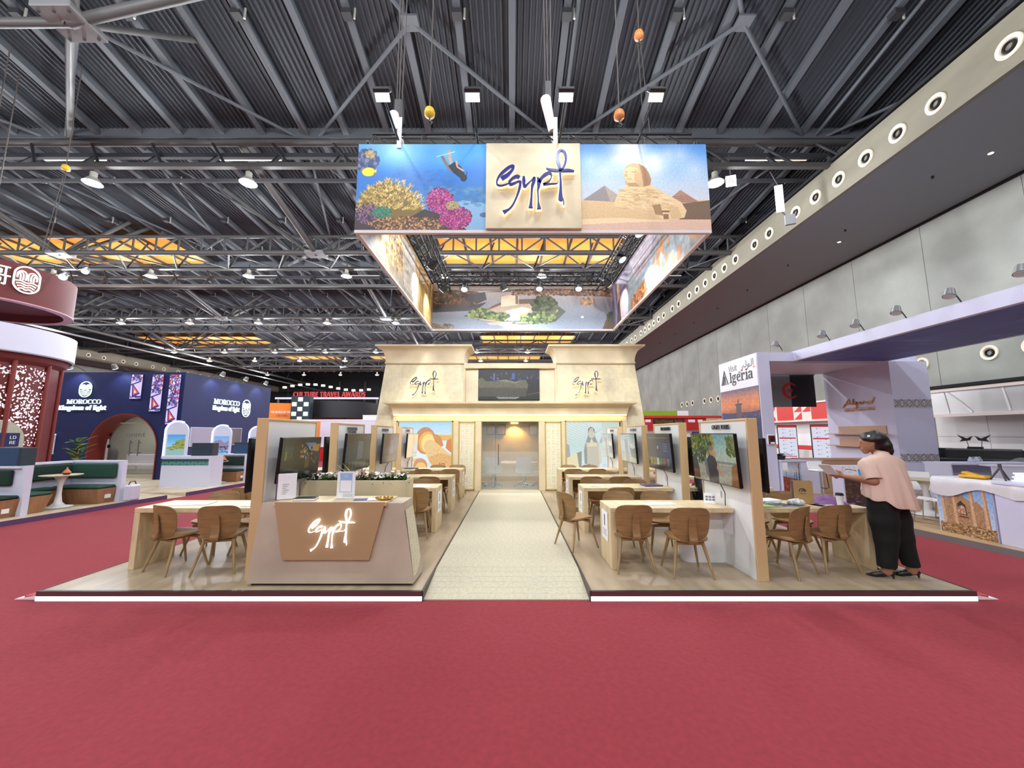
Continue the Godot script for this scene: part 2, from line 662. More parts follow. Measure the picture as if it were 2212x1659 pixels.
	# right neighbour
	mat("lavender", c8(206, 206, 232), 0.6)
	tri(mat("oak_floor", c8(202, 168, 118), 0.35), grain_x, Vector3(0.4, 0.4, 0.4))
	mat("shelf", c8(190, 152, 122), 0.5)
	mat("gold_paint", c8(196, 132, 66), 0.4, 0.2)
	tri(mat("linen", c8(240, 236, 242), 0.9), fine, Vector3(3, 3, 3))
	mat("shop_red", c8(206, 52, 42), 0.5)
	mat("signal_red", c8(190, 34, 38), 0.5)
	mat("kraft", c8(176, 140, 92), 0.8)
	mat("clear_plastic", Color(0.9, 0.92, 0.95, 0.25), 0.1, 0.0, {"transparency": BaseMaterial3D.TRANSPARENCY_ALPHA})
	mat("mesh_sheet", c8(206, 206, 204), 0.35, 0.3)
	mat("yellow_cloth", c8(214, 160, 40), 0.7)
	mat("purple_cloth", c8(120, 78, 130), 0.7)
	mat("orange_board", c8(236, 128, 28), 0.5)
	mat("teal_glass", c8(96, 200, 206), 0.3)
	# people
	mat("skin", c8(160, 110, 84), 0.55, 0.0, {"subsurf_scatter_enabled": true, "subsurf_scatter_strength": 0.08})
	mat("lips", c8(140, 66, 60), 0.5)
	mat("hair", c8(26, 18, 18), 0.4)
	tri(mat("blouse", c8(240, 204, 188), 0.85), fine, Vector3(6, 6, 6))
	mat("trousers", c8(8, 8, 9), 0.9)
	mat("shoe", c8(18, 18, 20), 0.35)
	mat("jacket", c8(26, 26, 32), 0.8)
	mat("shirt_print", c8(60, 84, 150), 0.8)

# ---------------------------------------------------------------- the hall
func nozzle_mesh() -> ArrayMesh:  # axis along +y
	var g := Geo.new()
	g.lathe([Vector2(0.25, 0.0), Vector2(0.25, 0.03), Vector2(0.235, 0.05), Vector2(0.17, 0.035), Vector2(0.14, -0.02)], 22)
	return g.mesh()

func nozzle_core() -> ArrayMesh:
	var g := Geo.new()
	g.lathe([Vector2(0.14, -0.02), Vector2(0.11, 0.05), Vector2(0.085, 0.05), Vector2(0.07, -0.04), Vector2(0.001, -0.04)], 16)
	return g.mesh()

func nozzles(wall: Node, places: Array, to: Vector3, s := 1.0) -> void:
	var ring := nozzle_mesh()
	var core := nozzle_core()
	var y := to.normalized()
	var x := y.cross(Vector3.UP).normalized()
	for p in places:
		var o := part(wall, "air_nozzle", ring, M.nozzle)
		o.transform = Transform3D(Basis(x, y, x.cross(y)).scaled(Vector3.ONE * s), p)
		part(o, "nozzle_throat", core, M.dark_hole)

func hall() -> void:
	var f := structure("floor", "dark red carpet covering the hall floor")
	boxpart(f, "carpet", Vector3(-46, -0.2, -76), Vector3(15.6, 0, 14), M.carpet)
	# right wall with the bulkhead that carries the air nozzles
	var w := structure("wall_right", "pale concrete side wall under a grey boxed bulkhead with round air nozzles")
	boxpart(w, "concrete_face", Vector3(15.6, -0.2, -76), Vector3(16.2, 9.78, 14), M.concrete)
	for k in 22:  # joints between the cast panels stand slightly back
		var z := 10.0 - k * 3.0
		boxpart(w, "wall_panel", Vector3(15.585, 0.0, z - 2.985), Vector3(15.62, 9.72, z - 0.015), M.concrete)
	boxpart(w, "bulkhead_soffit", Vector3(11.0, 9.76, -76), Vector3(16.2, 9.9, 14), M.soffit)
	boxpart(w, "bulkhead_face", Vector3(10.96, 9.74, -76), Vector3(11.1, 10.98, 14), M.fascia)
	boxpart(w, "bulkhead_lip", Vector3(16.1, 10.98, -76), Vector3(11.5, 11.1, 14), M.steel_dark)
	boxpart(w, "bulkhead_top", Vector3(11.0, 11.1, -76), Vector3(16.2, 11.2, 14), M.hall_dark)
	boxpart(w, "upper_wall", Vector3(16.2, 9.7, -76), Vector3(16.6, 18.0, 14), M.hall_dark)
	boxpart(w, "shadow_gap", Vector3(15.55, 9.66, -76), Vector3(15.7, 9.76, 14), M.hall_dark)
	var pl := []
	var d := 6.55
	var step := [1.0, 1.5, 1.0, 1.0, 1.0, 1.0, 1.0, 1.55]
	var i := 0
	while d < 46.0:
		pl.append(Vector3(10.96, 10.26, -d))
		d += step[i % 8]
		i += 1
	nozzles(w, pl, Vector3.LEFT)
	pl = []
	d = 11.4
	i = 0
	while d < 36.0:
		pl.append(Vector3(15.585, 4.42, -d))
		d += [1.05, 2.1, 1.05, 1.05, 1.05][i % 5]
		i += 1
	nozzles(w, pl, Vector3.LEFT)
	for k in 9:
		bar(w, "sprinkler", Vector3(13.1, 9.77, -8.0 - k * 3.2), Vector3(13.1, 9.68, -8.0 - k * 3.2), 0.035, M.steel_dark)
		if k < 6 and k % 2 == 0:
			bar(w, "downlight_lens", Vector3(13.7, 9.77, -5.0 - k * 2.6), Vector3(13.7, 9.755, -5.0 - k * 2.6), 0.06, M.bay_lens)
			lamp(w, Vector3(13.7, 9.72, -5.0 - k * 2.6), Vector3(-0.12, -1, 0), 14.0, Color(0.95, 0.97, 1.0), 70.0, 0.1)
	# far left wall, the same bulkhead
	var l := structure("wall_left", "far side wall with a pale bulkhead band and small dark round holes")
	boxpart(l, "concrete_face", Vector3(-50.4, -0.2, -76), Vector3(-50.0, 9.9, 14), M.concrete)
	boxpart(l, "bulkhead_soffit", Vector3(-50.2, 9.76, -76), Vector3(-46.0, 9.9, 14), M.soffit)
	boxpart(l, "bulkhead_face", Vector3(-46.1, 9.74, -76), Vector3(-45.9, 10.98, 14), M.fascia)
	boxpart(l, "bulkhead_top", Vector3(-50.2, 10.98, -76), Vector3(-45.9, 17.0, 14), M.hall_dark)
	pl = []
	d = 30.0
	i = 0
	while d < 66.0:
		pl.append(Vector3(-45.9, 10.26, -d))
		d += [1.6, 2.2][i % 2]
		i += 1
	nozzles(l, pl, Vector3.RIGHT, 0.9)
	var b := structure("wall_back", "dark far end wall of the hall")
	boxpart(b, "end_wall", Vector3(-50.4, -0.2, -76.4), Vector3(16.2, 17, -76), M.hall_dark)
	for k in 12: boxpart(b, "wall_post", Vector3(-44.0 + k * 5.0, 0, -76.0), Vector3(-43.6 + k * 5.0, 12, -75.7), M.steel_dark)
	var fr := structure("wall_front", "end wall behind the viewer")
	boxpart(fr, "end_wall", Vector3(-50.4, -0.2, 14), Vector3(16.2, 19, 14.4), M.concrete)

func deck_mesh(w: float, ln: float, pitch: float) -> ArrayMesh:  # trapezoid-ribbed sheet, ribs along z
	var g := Geo.new()
	var x := 0.0
	var prof := [Vector2(0, 0)]
	while x < w - pitch * 0.5:
		prof.append_array([Vector2(x + pitch * 0.3, 0), Vector2(x + pitch * 0.42, 0.06), Vector2(x + pitch * 0.86, 0.06), Vector2(x + pitch, 0)])
		x += pitch
	for i in prof.size() - 1:
		var a := Vector3(prof[i].x, prof[i].y, 0)
		var b := Vector3(prof[i + 1].x, prof[i + 1].y, 0)
		var z := Vector3(0, 0, ln)
		g.quad(a, b, b + z, a + z)
	g.mm(Vector3(0, 0.1, 0), Vector3(w, 0.14, ln))
	return g.mesh()

func deck_bay(o: Node3D, x0: float, cnt: int, a: Vector2, b: Vector2, joined: bool) -> void:  # a, b: (z, y) of the near and far end
	var ln := Vector2(b - a).length()
	var pitch := 1.5
	var sheet := deck_mesh(pitch, ln, 0.1667)
	var rot := Basis(Vector3.RIGHT, 0.0)
	var dz := Vector3(0, a.y - b.y, a.x - b.x).normalized()  # from the far end towards the viewer
	rot = Basis(Vector3.RIGHT, dz.cross(Vector3.RIGHT), dz)
	var up := dz.cross(Vector3.RIGHT)
	if up.y < 0.0: up = -up
	rot = Basis(Vector3.RIGHT, up, dz)
	if joined:
		var g := Geo.new()
		for k in cnt + 1:
			g.xf = Transform3D(rot, Vector3(x0 + k * pitch, b.y - 0.12, b.x))
			g.mm(Vector3(-0.06, -0.08, 0), Vector3(0.06, 0.12, ln))
		tag(part(o, "purlins", g, M.purlin), "", "", "", "stuff")
		for k in cnt / 4:
			var s := part(o, "deck_sheet", deck_mesh(pitch * 4.0, ln, 0.25) if k == 0 else o.get_node("deck_sheet").mesh, M.deck)
			s.transform = Transform3D(rot, Vector3(x0 + k * pitch * 4.0, b.y, b.x))
		return
	for k in cnt:
		var s := part(o, "deck_sheet", sheet, M.deck)
		s.transform = Transform3D(rot, Vector3(x0 + k * pitch, b.y, b.x))
	for k in cnt + 1:
		var x := x0 + k * pitch
		var p := part(o, "purlin", cube, M.purlin)
		var h := 0.24 if k % 2 == 0 else 0.2
		p.transform = Transform3D(rot * Basis.from_scale(Vector3(0.12, h, ln)), Vector3(x, (a.y + b.y) / 2.0 - 0.12, (a.x + b.x) / 2.0))
		var cl := part(o, "purlin_flange", cube, M.purlin)
		cl.transform = Transform3D(rot * Basis.from_scale(Vector3(0.2, 0.025, ln)), Vector3(x, (a.y + b.y) / 2.0 - 0.12 - h / 2.0, (a.x + b.x) / 2.0))
		if k % 2 == 1:
			for q in [0.25, 0.52, 0.78]:
				var c := a.lerp(b, q)
				boxpart(o, "purlin_clip", Vector3(x - 0.13, c.y - 0.36, c.x - 0.12), Vector3(x + 0.13, c.y - 0.2, c.x + 0.12), M.steel_dark)
				bar(o, "sprinkler", Vector3(x + 0.2, c.y - 0.1, c.x), Vector3(x + 0.2, c.y - 0.42, c.x), 0.03, M.bay_shell)

func web(o: Node3D, z: float, x0: float, x1: float, ylo: float, yhi: float, pitch: float, r: float, cross := false) -> void:
	var k := 0
	var x := x0
	while x + pitch <= x1 + 0.01:
		bar(o, "web_post", Vector3(x, ylo, z), Vector3(x, yhi, z), r, M.steel)
		if k % 2 == 0 or cross: bar(o, "web_diagonal", Vector3(x, ylo, z), Vector3(x + pitch, yhi, z), r, M.steel)
		if k % 2 == 1 or cross: bar(o, "web_diagonal", Vector3(x, yhi, z), Vector3(x + pitch, ylo, z), r, M.steel)
		x += pitch
		k += 1

func roof() -> void:
	# saw-toothed bays of ribbed deck on purlins, each ending at a three-chord girder
	var near := structure("ceiling", "nearest roof bay of dark ribbed metal deck on grey purlins")
	deck_bay(near, -24.0, 27, Vector2(4.0, 15.95), Vector2(-13.0, 12.75), false)
	var hind := structure("ceiling", "roof bay behind the viewer")
	boxpart(hind, "deck_sheet", Vector3(-46, 15.9, 3.9), Vector3(16, 16.2, 14), M.deck)
	boxpart(hind, "deck_sheet", Vector3(-46, 15.9, -13), Vector3(-24, 16.2, 4), M.deck)
	# zigzag wind bracing under the first bay
	for k in 5:
		var xa := -21.2 + k * 9.2
		var top := Vector3(xa, 13.1, -9.4)
		for sx in [-4.35, 4.3]:
			bar(near, "wind_brace", top, Vector3(xa + sx, 12.5, -13.0), 0.06, M.purlin)
			if k < 4: bar(near, "wind_brace", Vector3(xa + 4.6, 12.5, -13.0) if sx > 0 else Vector3(xa, 13.1, -9.4), top + Vector3(4.6 * signf(sx) * 0.99, 1.25, 6.0), 0.06, M.purlin)
		boxpart(near, "brace_plate", top + Vector3(-0.22, -0.06, -0.22), top + Vector3(0.22, 0.0, 0.22), M.purlin)
	var ord := ["second", "third", "fourth", "fifth", "sixth"]
	for k in 5:
		var z := -13.0 - 11.0 * k
		var bay := structure("ceiling", "%s roof bay of dark ribbed metal deck, counted from the viewer" % ord[k])
		deck_bay(bay, -46.5, 42, Vector2(z - 0.4, 13.5), Vector2(z - 11.2, 12.75), k > 1)
		boxpart(bay, "riser", Vector3(-46, 12.75, z - 0.35), Vector3(16.2, 13.6, z - 0.28), M.deck)
		if k < 2:
			for j in 8:
				var xa := -40.0 + j * 6.4
				bar(bay, "wind_brace", Vector3(xa, 12.9, z - 1.0), Vector3(xa + 3.2, 12.7, z - 10.6), 0.05, M.purlin)
				bar(bay, "wind_brace", Vector3(xa + 6.4, 12.9, z - 1.0), Vector3(xa + 3.2, 12.7, z - 10.6), 0.05, M.purlin)
	for k in 5:
		var z := -13.0 - 11.0 * k
		var o := structure("roof_girder", "%s cross girder of grey steel tubes under the roof, counted from the viewer" % ["first", "second", "third", "fourth", "fifth"][k])
		bar(o, "top_chord", Vector3(-46, 12.38, z), Vector3(16.1, 12.38, z), 0.14, M.steel)
		beam(o, "edge_plate", Vector3(-46, 12.62, z + 0.16), Vector3(16.1, 12.62, z + 0.16), 0.04, 0.4, M.purlin)
		beam(o, "middle_chord", Vector3(-46, 11.75, z + 0.1), Vector3(16.1, 11.75, z + 0.1), 0.14, 0.16, M.steel_dark)
		beam(o, "bottom_chord", Vector3(-46, 11.0, z + 0.6), Vector3(16.1, 11.0, z + 0.6), 0.16, 0.16, M.steel)
		beam(o, "catwalk_rail", Vector3(-46, 11.35, z - 0.7), Vector3(16.1, 11.35, z - 0.7), 0.1, 0.12, M.steel_dark)
		var x := -44.0
		var j := 0
		while x < 16.0:
			bar(o, "hanger", Vector3(x, 12.4, z), Vector3(x + 1.1, 11.0, z + 0.6), 0.05, M.steel_dark)
			if k < 3: beam(o, "bracket", Vector3(x + 0.4, 11.75, z + 0.1), Vector3(x + 0.4, 11.0, z + 0.6), 0.1, 0.1, M.steel_dark)
			if j % 3 == 0 and k < 2: boxpart(o, "clerestory_strip", Vector3(x, 12.02, z - 0.5), Vector3(x + 2.3, 12.1, z - 0.36), M.clerestory)
			x += 2.2
			j += 1
	# node girders with the raking props
	for k in 4:
		var z := -18.5 - 11.0 * k
		var o := structure("roof_truss", "%s lattice truss of grey steel tubes with raking props, counted from the viewer" % ["first", "second", "third", "fourth"][k])
		bar(o, "top_chord", Vector3(-46, 11.65, z), Vector3(16.1, 11.65, z), 0.09, M.steel)
		bar(o, "bottom_chord", Vector3(-46, 10.8, z), Vector3(16.1, 10.8, z), 0.13, M.steel)
		bar(o, "rear_chord", Vector3(-46, 10.8, z - 1.9), Vector3(16.1, 10.8, z - 1.9), 0.1, M.steel)
		web(o, z, -45.5, 16.0, 10.8, 11.65, 1.15 if k < 2 else 2.3, 0.045)
		var x := -45.0
		while x < 15.5:
			bar(o, "tie", Vector3(x, 10.8, z), Vector3(x + 1.4, 10.8, z - 1.9), 0.04, M.steel)
			bar(o, "tie", Vector3(x + 2.8, 10.8, z), Vector3(x + 1.4, 10.8, z - 1.9), 0.04, M.steel)
			if k < 2: bar(o, "tie", Vector3(x + 1.4, 10.8, z - 1.9), Vector3(x + 2.0, 12.6, z - 2.4), 0.05, M.steel)
			x += 2.8
		for nx in [-35.5, -22.6, -9.8]:
			var nd := Vector3(nx, 10.75, z)
			boxpart(o, "node_plate", nd + Vector3(-0.45, -0.1, -0.3), nd + Vector3(0.45, 0.06, 0.3), M.galvanised)
			bar(o, "prop", nd, Vector3(nx - 0.2, 12.4, z + 5.5), 0.14, M.steel)
			bar(o, "prop", nd + Vector3(-0.3, 0, -0.2), Vector3(nx - 3.2, 12.8, z + 2.2), 0.1, M.steel)
			bar(o, "prop", nd + Vector3(0.1, 0, 0), Vector3(nx + 2.2, 13.0, z - 1.0), 0.1, M.steel)
			bar(o, "prop", nd + Vector3(0.35, 0, -0.1), Vector3(nx + 2.7, 13.0, z - 1.6), 0.1, M.steel)
			bar(o, "prop", nd, Vector3(nx, 12.4, z - 5.5), 0.12, M.steel)
			bar(o, "prop", nd + Vector3(-0.25, 0, 0), Vector3(nx - 4.5, 12.5, z - 5.2), 0.1, M.steel)
	var n1 := structure("roof_truss", "riveted node plate with grey tubes meeting high above the left foreground")
	var c := Vector3(-9.75, 10.8, -7.5)
	boxpart(n1, "node_plate", c + Vector3(-0.42, -0.07, -0.4), c + Vector3(0.45, 0.07, 0.42), M.galvanised, 0.02)
	for q in [[-0.33, -0.3], [0, -0.3], [0.33, -0.3], [-0.33, 0.3], [0, 0.3], [0.33, 0.3]]:
		bar(n1, "bolt", c + Vector3(q[0], -0.1, q[1]), c + Vector3(q[0], -0.06, q[1]), 0.03, M.steel_dark)
	for q in [[Vector3(-16, 10.9, -7.6), 0.1], [Vector3(-4.0, 11.6, -7.0), 0.12], [Vector3(-16.2, 12.5, -13.0), 0.09], [Vector3(-12.2, 14.2, -5.0), 0.14], [Vector3(-7.4, 14.2, -5.0), 0.14], [Vector3(-9.2, 13.2, -10.0), 0.08]]:
		bar(n1, "tube", c, q[0], q[1], M.steel)
	# the long edge chord down the left side
	var ed := structure("roof_girder", "long pale edge tube running down the left side of the roof")
	bar(ed, "edge_chord", Vector3(-37, 10.8, -14), Vector3(-37, 10.8, -75), 0.14, M.steel)
	bar(ed, "edge_chord", Vector3(-36.2, 9.9, -14), Vector3(-36.2, 9.9, -75), 0.09, M.galvanised)
	for k in 28: bar(ed, "web_diagonal", Vector3(-37, 10.8, -15.0 - k * 2.1), Vector3(-40 if k % 2 == 0 else -37, 12.6, -16.0 - k * 2.1), 0.06, M.steel_dark)
	# skylights of the warm-lit roof lanterns
	var sp := [[-4.2, 6.4, -21.2], [-31, -18, -21.2], [-46, -40, -21.2], [-3.5, 7.5, -43.0], [-42, -28, -43.5], [-20, -14, -54.0], [-8, 4, -54.0], [-32, -24, -54.0]]
	for k in sp.size():
		var s = sp[k]
		var g := thing("roof_skylight", ["warm glowing skylight seen through the middle of the hanging banner ring", "warm glowing skylight at the far left edge above the red round sign", "warm glowing skylight farthest left, beyond the red round sign", "warm glowing skylight just below the hanging banner ring", "warm glowing skylight strip above the left navy wall", "small warm skylight above the orange billboard", "warm skylight low over the pavilion's doorway header", "warm skylight strip right of the one above the navy wall"][k], "skylight", Vector3(0, 0, s[2]))
		var n := int((s[1] - s[0]) / 1.5)
		for j in n:
			boxpart(g, "pane", Vector3(s[0] + j * 1.5 + 0.06, 12.55, -0.7), Vector3(s[0] + j * 1.5 + 1.44, 12.6, 0.9), M.skylight)
			boxpart(g, "pane", Vector3(s[0] + j * 1.5 + 0.06, 12.55, -2.4), Vector3(s[0] + j * 1.5 + 1.44, 12.6, -0.8), M.skylight)
		for j in n + 1: boxpart(g, "frame", Vector3(s[0] + j * 1.5 - 0.06, 12.45, -2.4), Vector3(s[0] + j * 1.5 + 0.06, 12.7, 1.3), M.steel)
		if k < 5: lamp(g, Vector3((s[0] + s[1]) / 2.0, 12.4, 0), Vector3.DOWN, 9.0, Color(1.0, 0.7, 0.34), 89.0, 1.0)

func high_bays() -> void:
	var shell := Geo.new()
	shell.lathe([Vector2(0.03, 0.42), Vector2(0.1, 0.4), Vector2(0.1, 0.2), Vector2(0.14, 0.18), Vector2(0.27, 0.0), Vector2(0.25, 0.0), Vector2(0.12, 0.17)], 18)
	var shell_m := shell.mesh()
	var lens := Geo.new()
	lens.lathe([Vector2(0.001, -0.07), Vector2(0.1, -0.055), Vector2(0.18, -0.01), Vector2(0.22, 0.05)], 18)
	var lens_m := lens.mesh()
	var rows := [-12.4, -20.4, -29.5, -40.5, -45.4, -56.4, -3.8, 4.6, 12.6]
	var rn := ["first", "second", "third", "fourth", "fifth", "sixth", "overhead", "rear", "last rear"]
	var cn := ["first", "second", "third", "fourth", "fifth", "sixth", "seventh", "eighth", "ninth"]
	for r in rows.size():
		for c in 9:
			var x := 7.0 - 5.36 * c
			if r > 5 and (c > 5): continue
			var o := thing("high_bay_lamp", "bell-shaped hall lamp in the %s row under the roof, %s from the right" % [rn[r], cn[c]], "ceiling lamp", Vector3(x, 10.35, rows[r]), 0.0, "hall lamps under the roof")
			part(o, "shell", shell_m, M.bay_shell)
			part(o, "lens", lens_m, M.bay_lens)
			bar(o, "hanger", Vector3(0, 0.4, 0), Vector3(0, 0.7 if r < 6 else 2.5, 0), 0.02, M.steel)
			var front := r > 5
			var l := OmniLight3D.new()
			l.name = "light"
			l.light_energy = HIGH_BAY * (1.0 if not front else 0.85)
			l.light_color = Color(0.96, 0.98, 1.0)
			l.omni_range = 80.0
			l.omni_attenuation = 2.0
			l.light_size = 0.2
			l.shadow_enabled = true
			o.add_child(l)
			l.position.y = -0.28

# ---------------------------------------------------------------- the pavilion
const EGYPT := [  # brush strokes of the sign, traced on a 1880 x 1660 sheet: x, y, width
	[300, 755, 74, 345, 722, 78, 410, 680, 70, 480, 605, 52, 524, 535, 46, 522, 492, 44, 462, 508, 52, 360, 590, 58, 268, 690, 44, 216, 800, 30, 226, 868, 30, 290, 890, 22, 380, 868, 18, 442, 842, 16],
	[640, 730, 66, 590, 705, 60, 510, 745, 46, 452, 815, 46, 470, 862, 48, 540, 842, 42, 615, 808, 32, 650, 815, 52, 655, 850, 52, 642, 930, 50, 610, 1045, 42, 568, 1160, 34, 515, 1275, 32, 455, 1352, 30, 395, 1392, 46, 340, 1425, 80],
	[718, 705, 40, 720, 780, 66, 722, 870, 56, 745, 900, 50, 800, 850, 26, 880, 770, 24, 915, 735, 44, 918, 780, 56, 888, 860, 60, 870, 960, 44, 862, 1110, 42, 850, 1250, 56, 845, 1335, 82],
	[978, 725, 26, 1000, 800, 72, 998, 900, 56, 982, 980, 32, 986, 1120, 26, 990, 1240, 34, 1000, 1355, 78],
	[1010, 830, 70, 1055, 735, 52, 1130, 665, 62, 1200, 632, 56, 1240, 680, 28, 1222, 760, 20, 1170, 820, 28, 1085, 868, 44],
	[1080, 872, 34, 1150, 858, 34, 1240, 853, 18, 1320, 848, 14, 1358, 828, 12, 1360, 795, 10],
	[1408, 575, 44, 1385, 480, 58, 1360, 380, 62, 1362, 280, 62, 1388, 200, 52, 1432, 172, 34, 1488, 208, 42, 1514, 300, 44, 1508, 400, 44, 1480, 490, 40, 1432, 575, 44],
	[1142, 538, 12, 1230, 572, 46, 1400, 584, 54, 1560, 582, 54, 1668, 598, 22],
	[1405, 580, 60, 1405, 690, 34, 1408, 800, 40, 1408, 950, 50, 1402, 1080, 72, 1405, 1170, 84, 1400, 1195, 50],
	[1450, 1150, 10, 1458, 1220, 22, 1462, 1275, 14]]

func calligraphy(o: Node3D, at: Transform3D, s: float, face: Material, halo: Material, depth: float, stand: float) -> void:
	# s metres per sheet unit; the middle of the sheet lies at the origin of `at`
	for st in EGYPT:
		var pts := []
		for i in range(0, st.size(), 3): pts.append(Vector3((st[i] - 905.0) * s, (830.0 - st[i + 1]) * s, st[i + 2] * s))
		var g := Geo.new()
		g.xf = at * Transform3D(Basis(), Vector3(0, 0, stand))
		g.ribbon(pts, depth)
		part(o, "letter_stroke", g, face)
		if halo:
			var h := Geo.new()
			h.xf = at * Transform3D(Basis(), Vector3(0, 0, stand * 0.3))
			h.ribbon(pts, stand * 0.5, s * 15.0)
			part(o, "halo_strip", h, halo)

func platform() -> void:
	var z0 := -4.47
	var z1 := -14.6
	var o := structure("floor", "raised wood-laminate floor of the sand-coloured pavilion")
	var l := CX - 5.09
	var r := CX + 5.09
	for side in 2:
		var xa := l if side == 0 else CX + 0.915
		var xb := CX - 0.915 if side == 0 else r
		var x := xa
		var n := 4
		for k in n:  # laminate boards laid in wide bands
			var a := lerpf(xa, xb, float(k) / n)
			var b := lerpf(xa, xb, float(k + 1) / n)
			for j in 5:
				var za := lerpf(z0, z1, j / 5.0)
				var zb := lerpf(z0, z1, (j + 1) / 5.0)
				boxpart(o, "floor_board", Vector3(a + 0.001, 0.0, zb + 0.001), Vector3(b - 0.001, P, za - (0.012 if j == 0 else 0.001)), M.laminate)
		boxpart(o, "edge_profile", Vector3(xa, 0.055, z0 - 0.01), Vector3(xb, P + 0.004, z0 + 0.008), M.aluminium)
		boxpart(o, "edge_cap", Vector3(xa, P, z0 - 0.03), Vector3(xb, P + 0.006, z0 + 0.004), M.trim_dark)
		var led := thing("light_strip", "white glowing light strip along the %s front edge of the platform" % ["left", "right"][side], "light strip", Vector3((xa + xb) / 2.0, 0, z0))
		boxpart(led, "diffuser", Vector3(xa - (xa + xb) / 2.0, 0.008, -0.005), Vector3(xb - (xa + xb) / 2.0, 0.055, 0.012), M.led_white)
		# side of the platform
		var xs := l if side == 0 else r
		var sg := -1.0 if side == 0 else 1.0
		boxpart(o, "side_profile", Vector3(minf(xs, xs + sg * 0.012), 0.0, z1), Vector3(maxf(xs, xs + sg * 0.012), P + 0.004, z0), M.trim_dark)
		var wd := Geo.new()
		wd.hexa([Vector3(xs + sg * 0.012, 0, z1), Vector3(xs + sg * 0.3, 0, z1), Vector3(xs + sg * 0.3, 0, z0 - 0.05), Vector3(xs + sg * 0.012, 0, z0 - 0.05)], [Vector3(xs + sg * 0.012, 0.045, z1), Vector3(xs + sg * 0.29, 0.006, z1), Vector3(xs + sg * 0.29, 0.006, z0 - 0.05), Vector3(xs + sg * 0.012, 0.045, z0 - 0.05)])
		var ramp := solo("cable_ramp", wd, M.paper, "low white cable ramp along the %s side of the platform" % ["left", "right"][side], "cable ramp")
		boxpart(ramp, "red_stripe", Vector3(minf(xs + sg * 0.08, xs + sg * 0.2), 0.01, z0 - 1.2), Vector3(maxf(xs + sg * 0.08, xs + sg * 0.2), 0.036, z0 - 0.06), M.paper_red)
	# aisle with its ramp
	var a := structure("floor", "pale woven aisle runner leading to the glass door, with a ramp at its front")
	boxpart(a, "runner", Vector3(CX - 0.9, 0, -12.3), Vector3(CX + 0.9, P + 0.006, -5.25), M.aisle)
	var n := 6
	for k in n:
		var za := lerpf(-4.5, -5.25, float(k) / n)
		var zb := lerpf(-4.5, -5.25, float(k + 1) / n)
		var ya := lerpf(0.012, P + 0.006, float(k) / n)
		var yb := lerpf(0.012, P + 0.006, float(k + 1) / n)
		var g := Geo.new()
		var w := lerpf(0.915, 0.9, float(k) / n)
		g.hexa([Vector3(CX - w, 0, zb), Vector3(CX + w, 0, zb), Vector3(CX + w, 0, za), Vector3(CX - w, 0, za)], [Vector3(CX - w, yb, zb + 0.004), Vector3(CX + w, yb, zb + 0.004), Vector3(CX + w, ya, za), Vector3(CX - w, ya, za)])
		part(a, "ramp_strip", g, M.aisle)
		if k > 0:
			for q in [[-0.52, -0.4], [0.2, 0.4], [0.46, 0.56]]:
				boxpart(a, "ramp_groove_light", Vector3(CX + q[0] + 0.02 * (k % 3), ya - 0.002, za - 0.002), Vector3(CX + q[1] - 0.02 * (k % 2), ya + 0.0025, za + 0.001), M.white)
	for sg in [-1.0, 1.0]:
		boxpart(a, "aisle_trim", Vector3(CX + sg * 0.915 - 0.012, 0.0, -12.0), Vector3(CX + sg * 0.915 + 0.012, P + 0.008, -4.47), M.trim_dark)

func temple_front(o: Node3D, poly: Array, z0: float, z1: float, m: Material, called: String) -> void:
	var p := PackedVector2Array()
	for i in range(0, poly.size(), 2): p.append(Vector2(poly[i], poly[i + 1]))
	var g := Geo.new()
	g.prism(p, z0, z1)
	part(o, called, g, m)

func cavetto(o: Node3D, called: String, x0: float, x1: float, y0: float, y1: float, z: float, flare: float, m: Material, flare_in := -1.0) -> void:
	# hollow cornice: flares outwards to the front and to both ends
	var fi := flare if flare_in < 0.0 else flare_in
	var g := Geo.new()
	var rows := []
	for k in 9:
		var q := k / 8.0
		var e := flare * (1.0 - sqrt(maxf(0.0, 1.0 - q * q)))
		var el := e
		var er := e * fi / flare
		var y := lerpf(y0, y1 - 0.05, q)
		rows.append([Vector3(x0 - el, y, z - 0.9), Vector3(x0 - el, y, z + e), Vector3(x1 + er, y, z + e), Vector3(x1 + er, y, z - 0.9)])
	for k in 8:
		for i in 3: g.quad(rows[k][i], rows[k][i + 1], rows[k + 1][i + 1], rows[k + 1][i])
	part(o, called, g, m)
	boxpart(o, "cornice_cap", Vector3(x0 - flare, y1 - 0.05, z - 0.9), Vector3(x1 + fi, y1, z + flare), m)

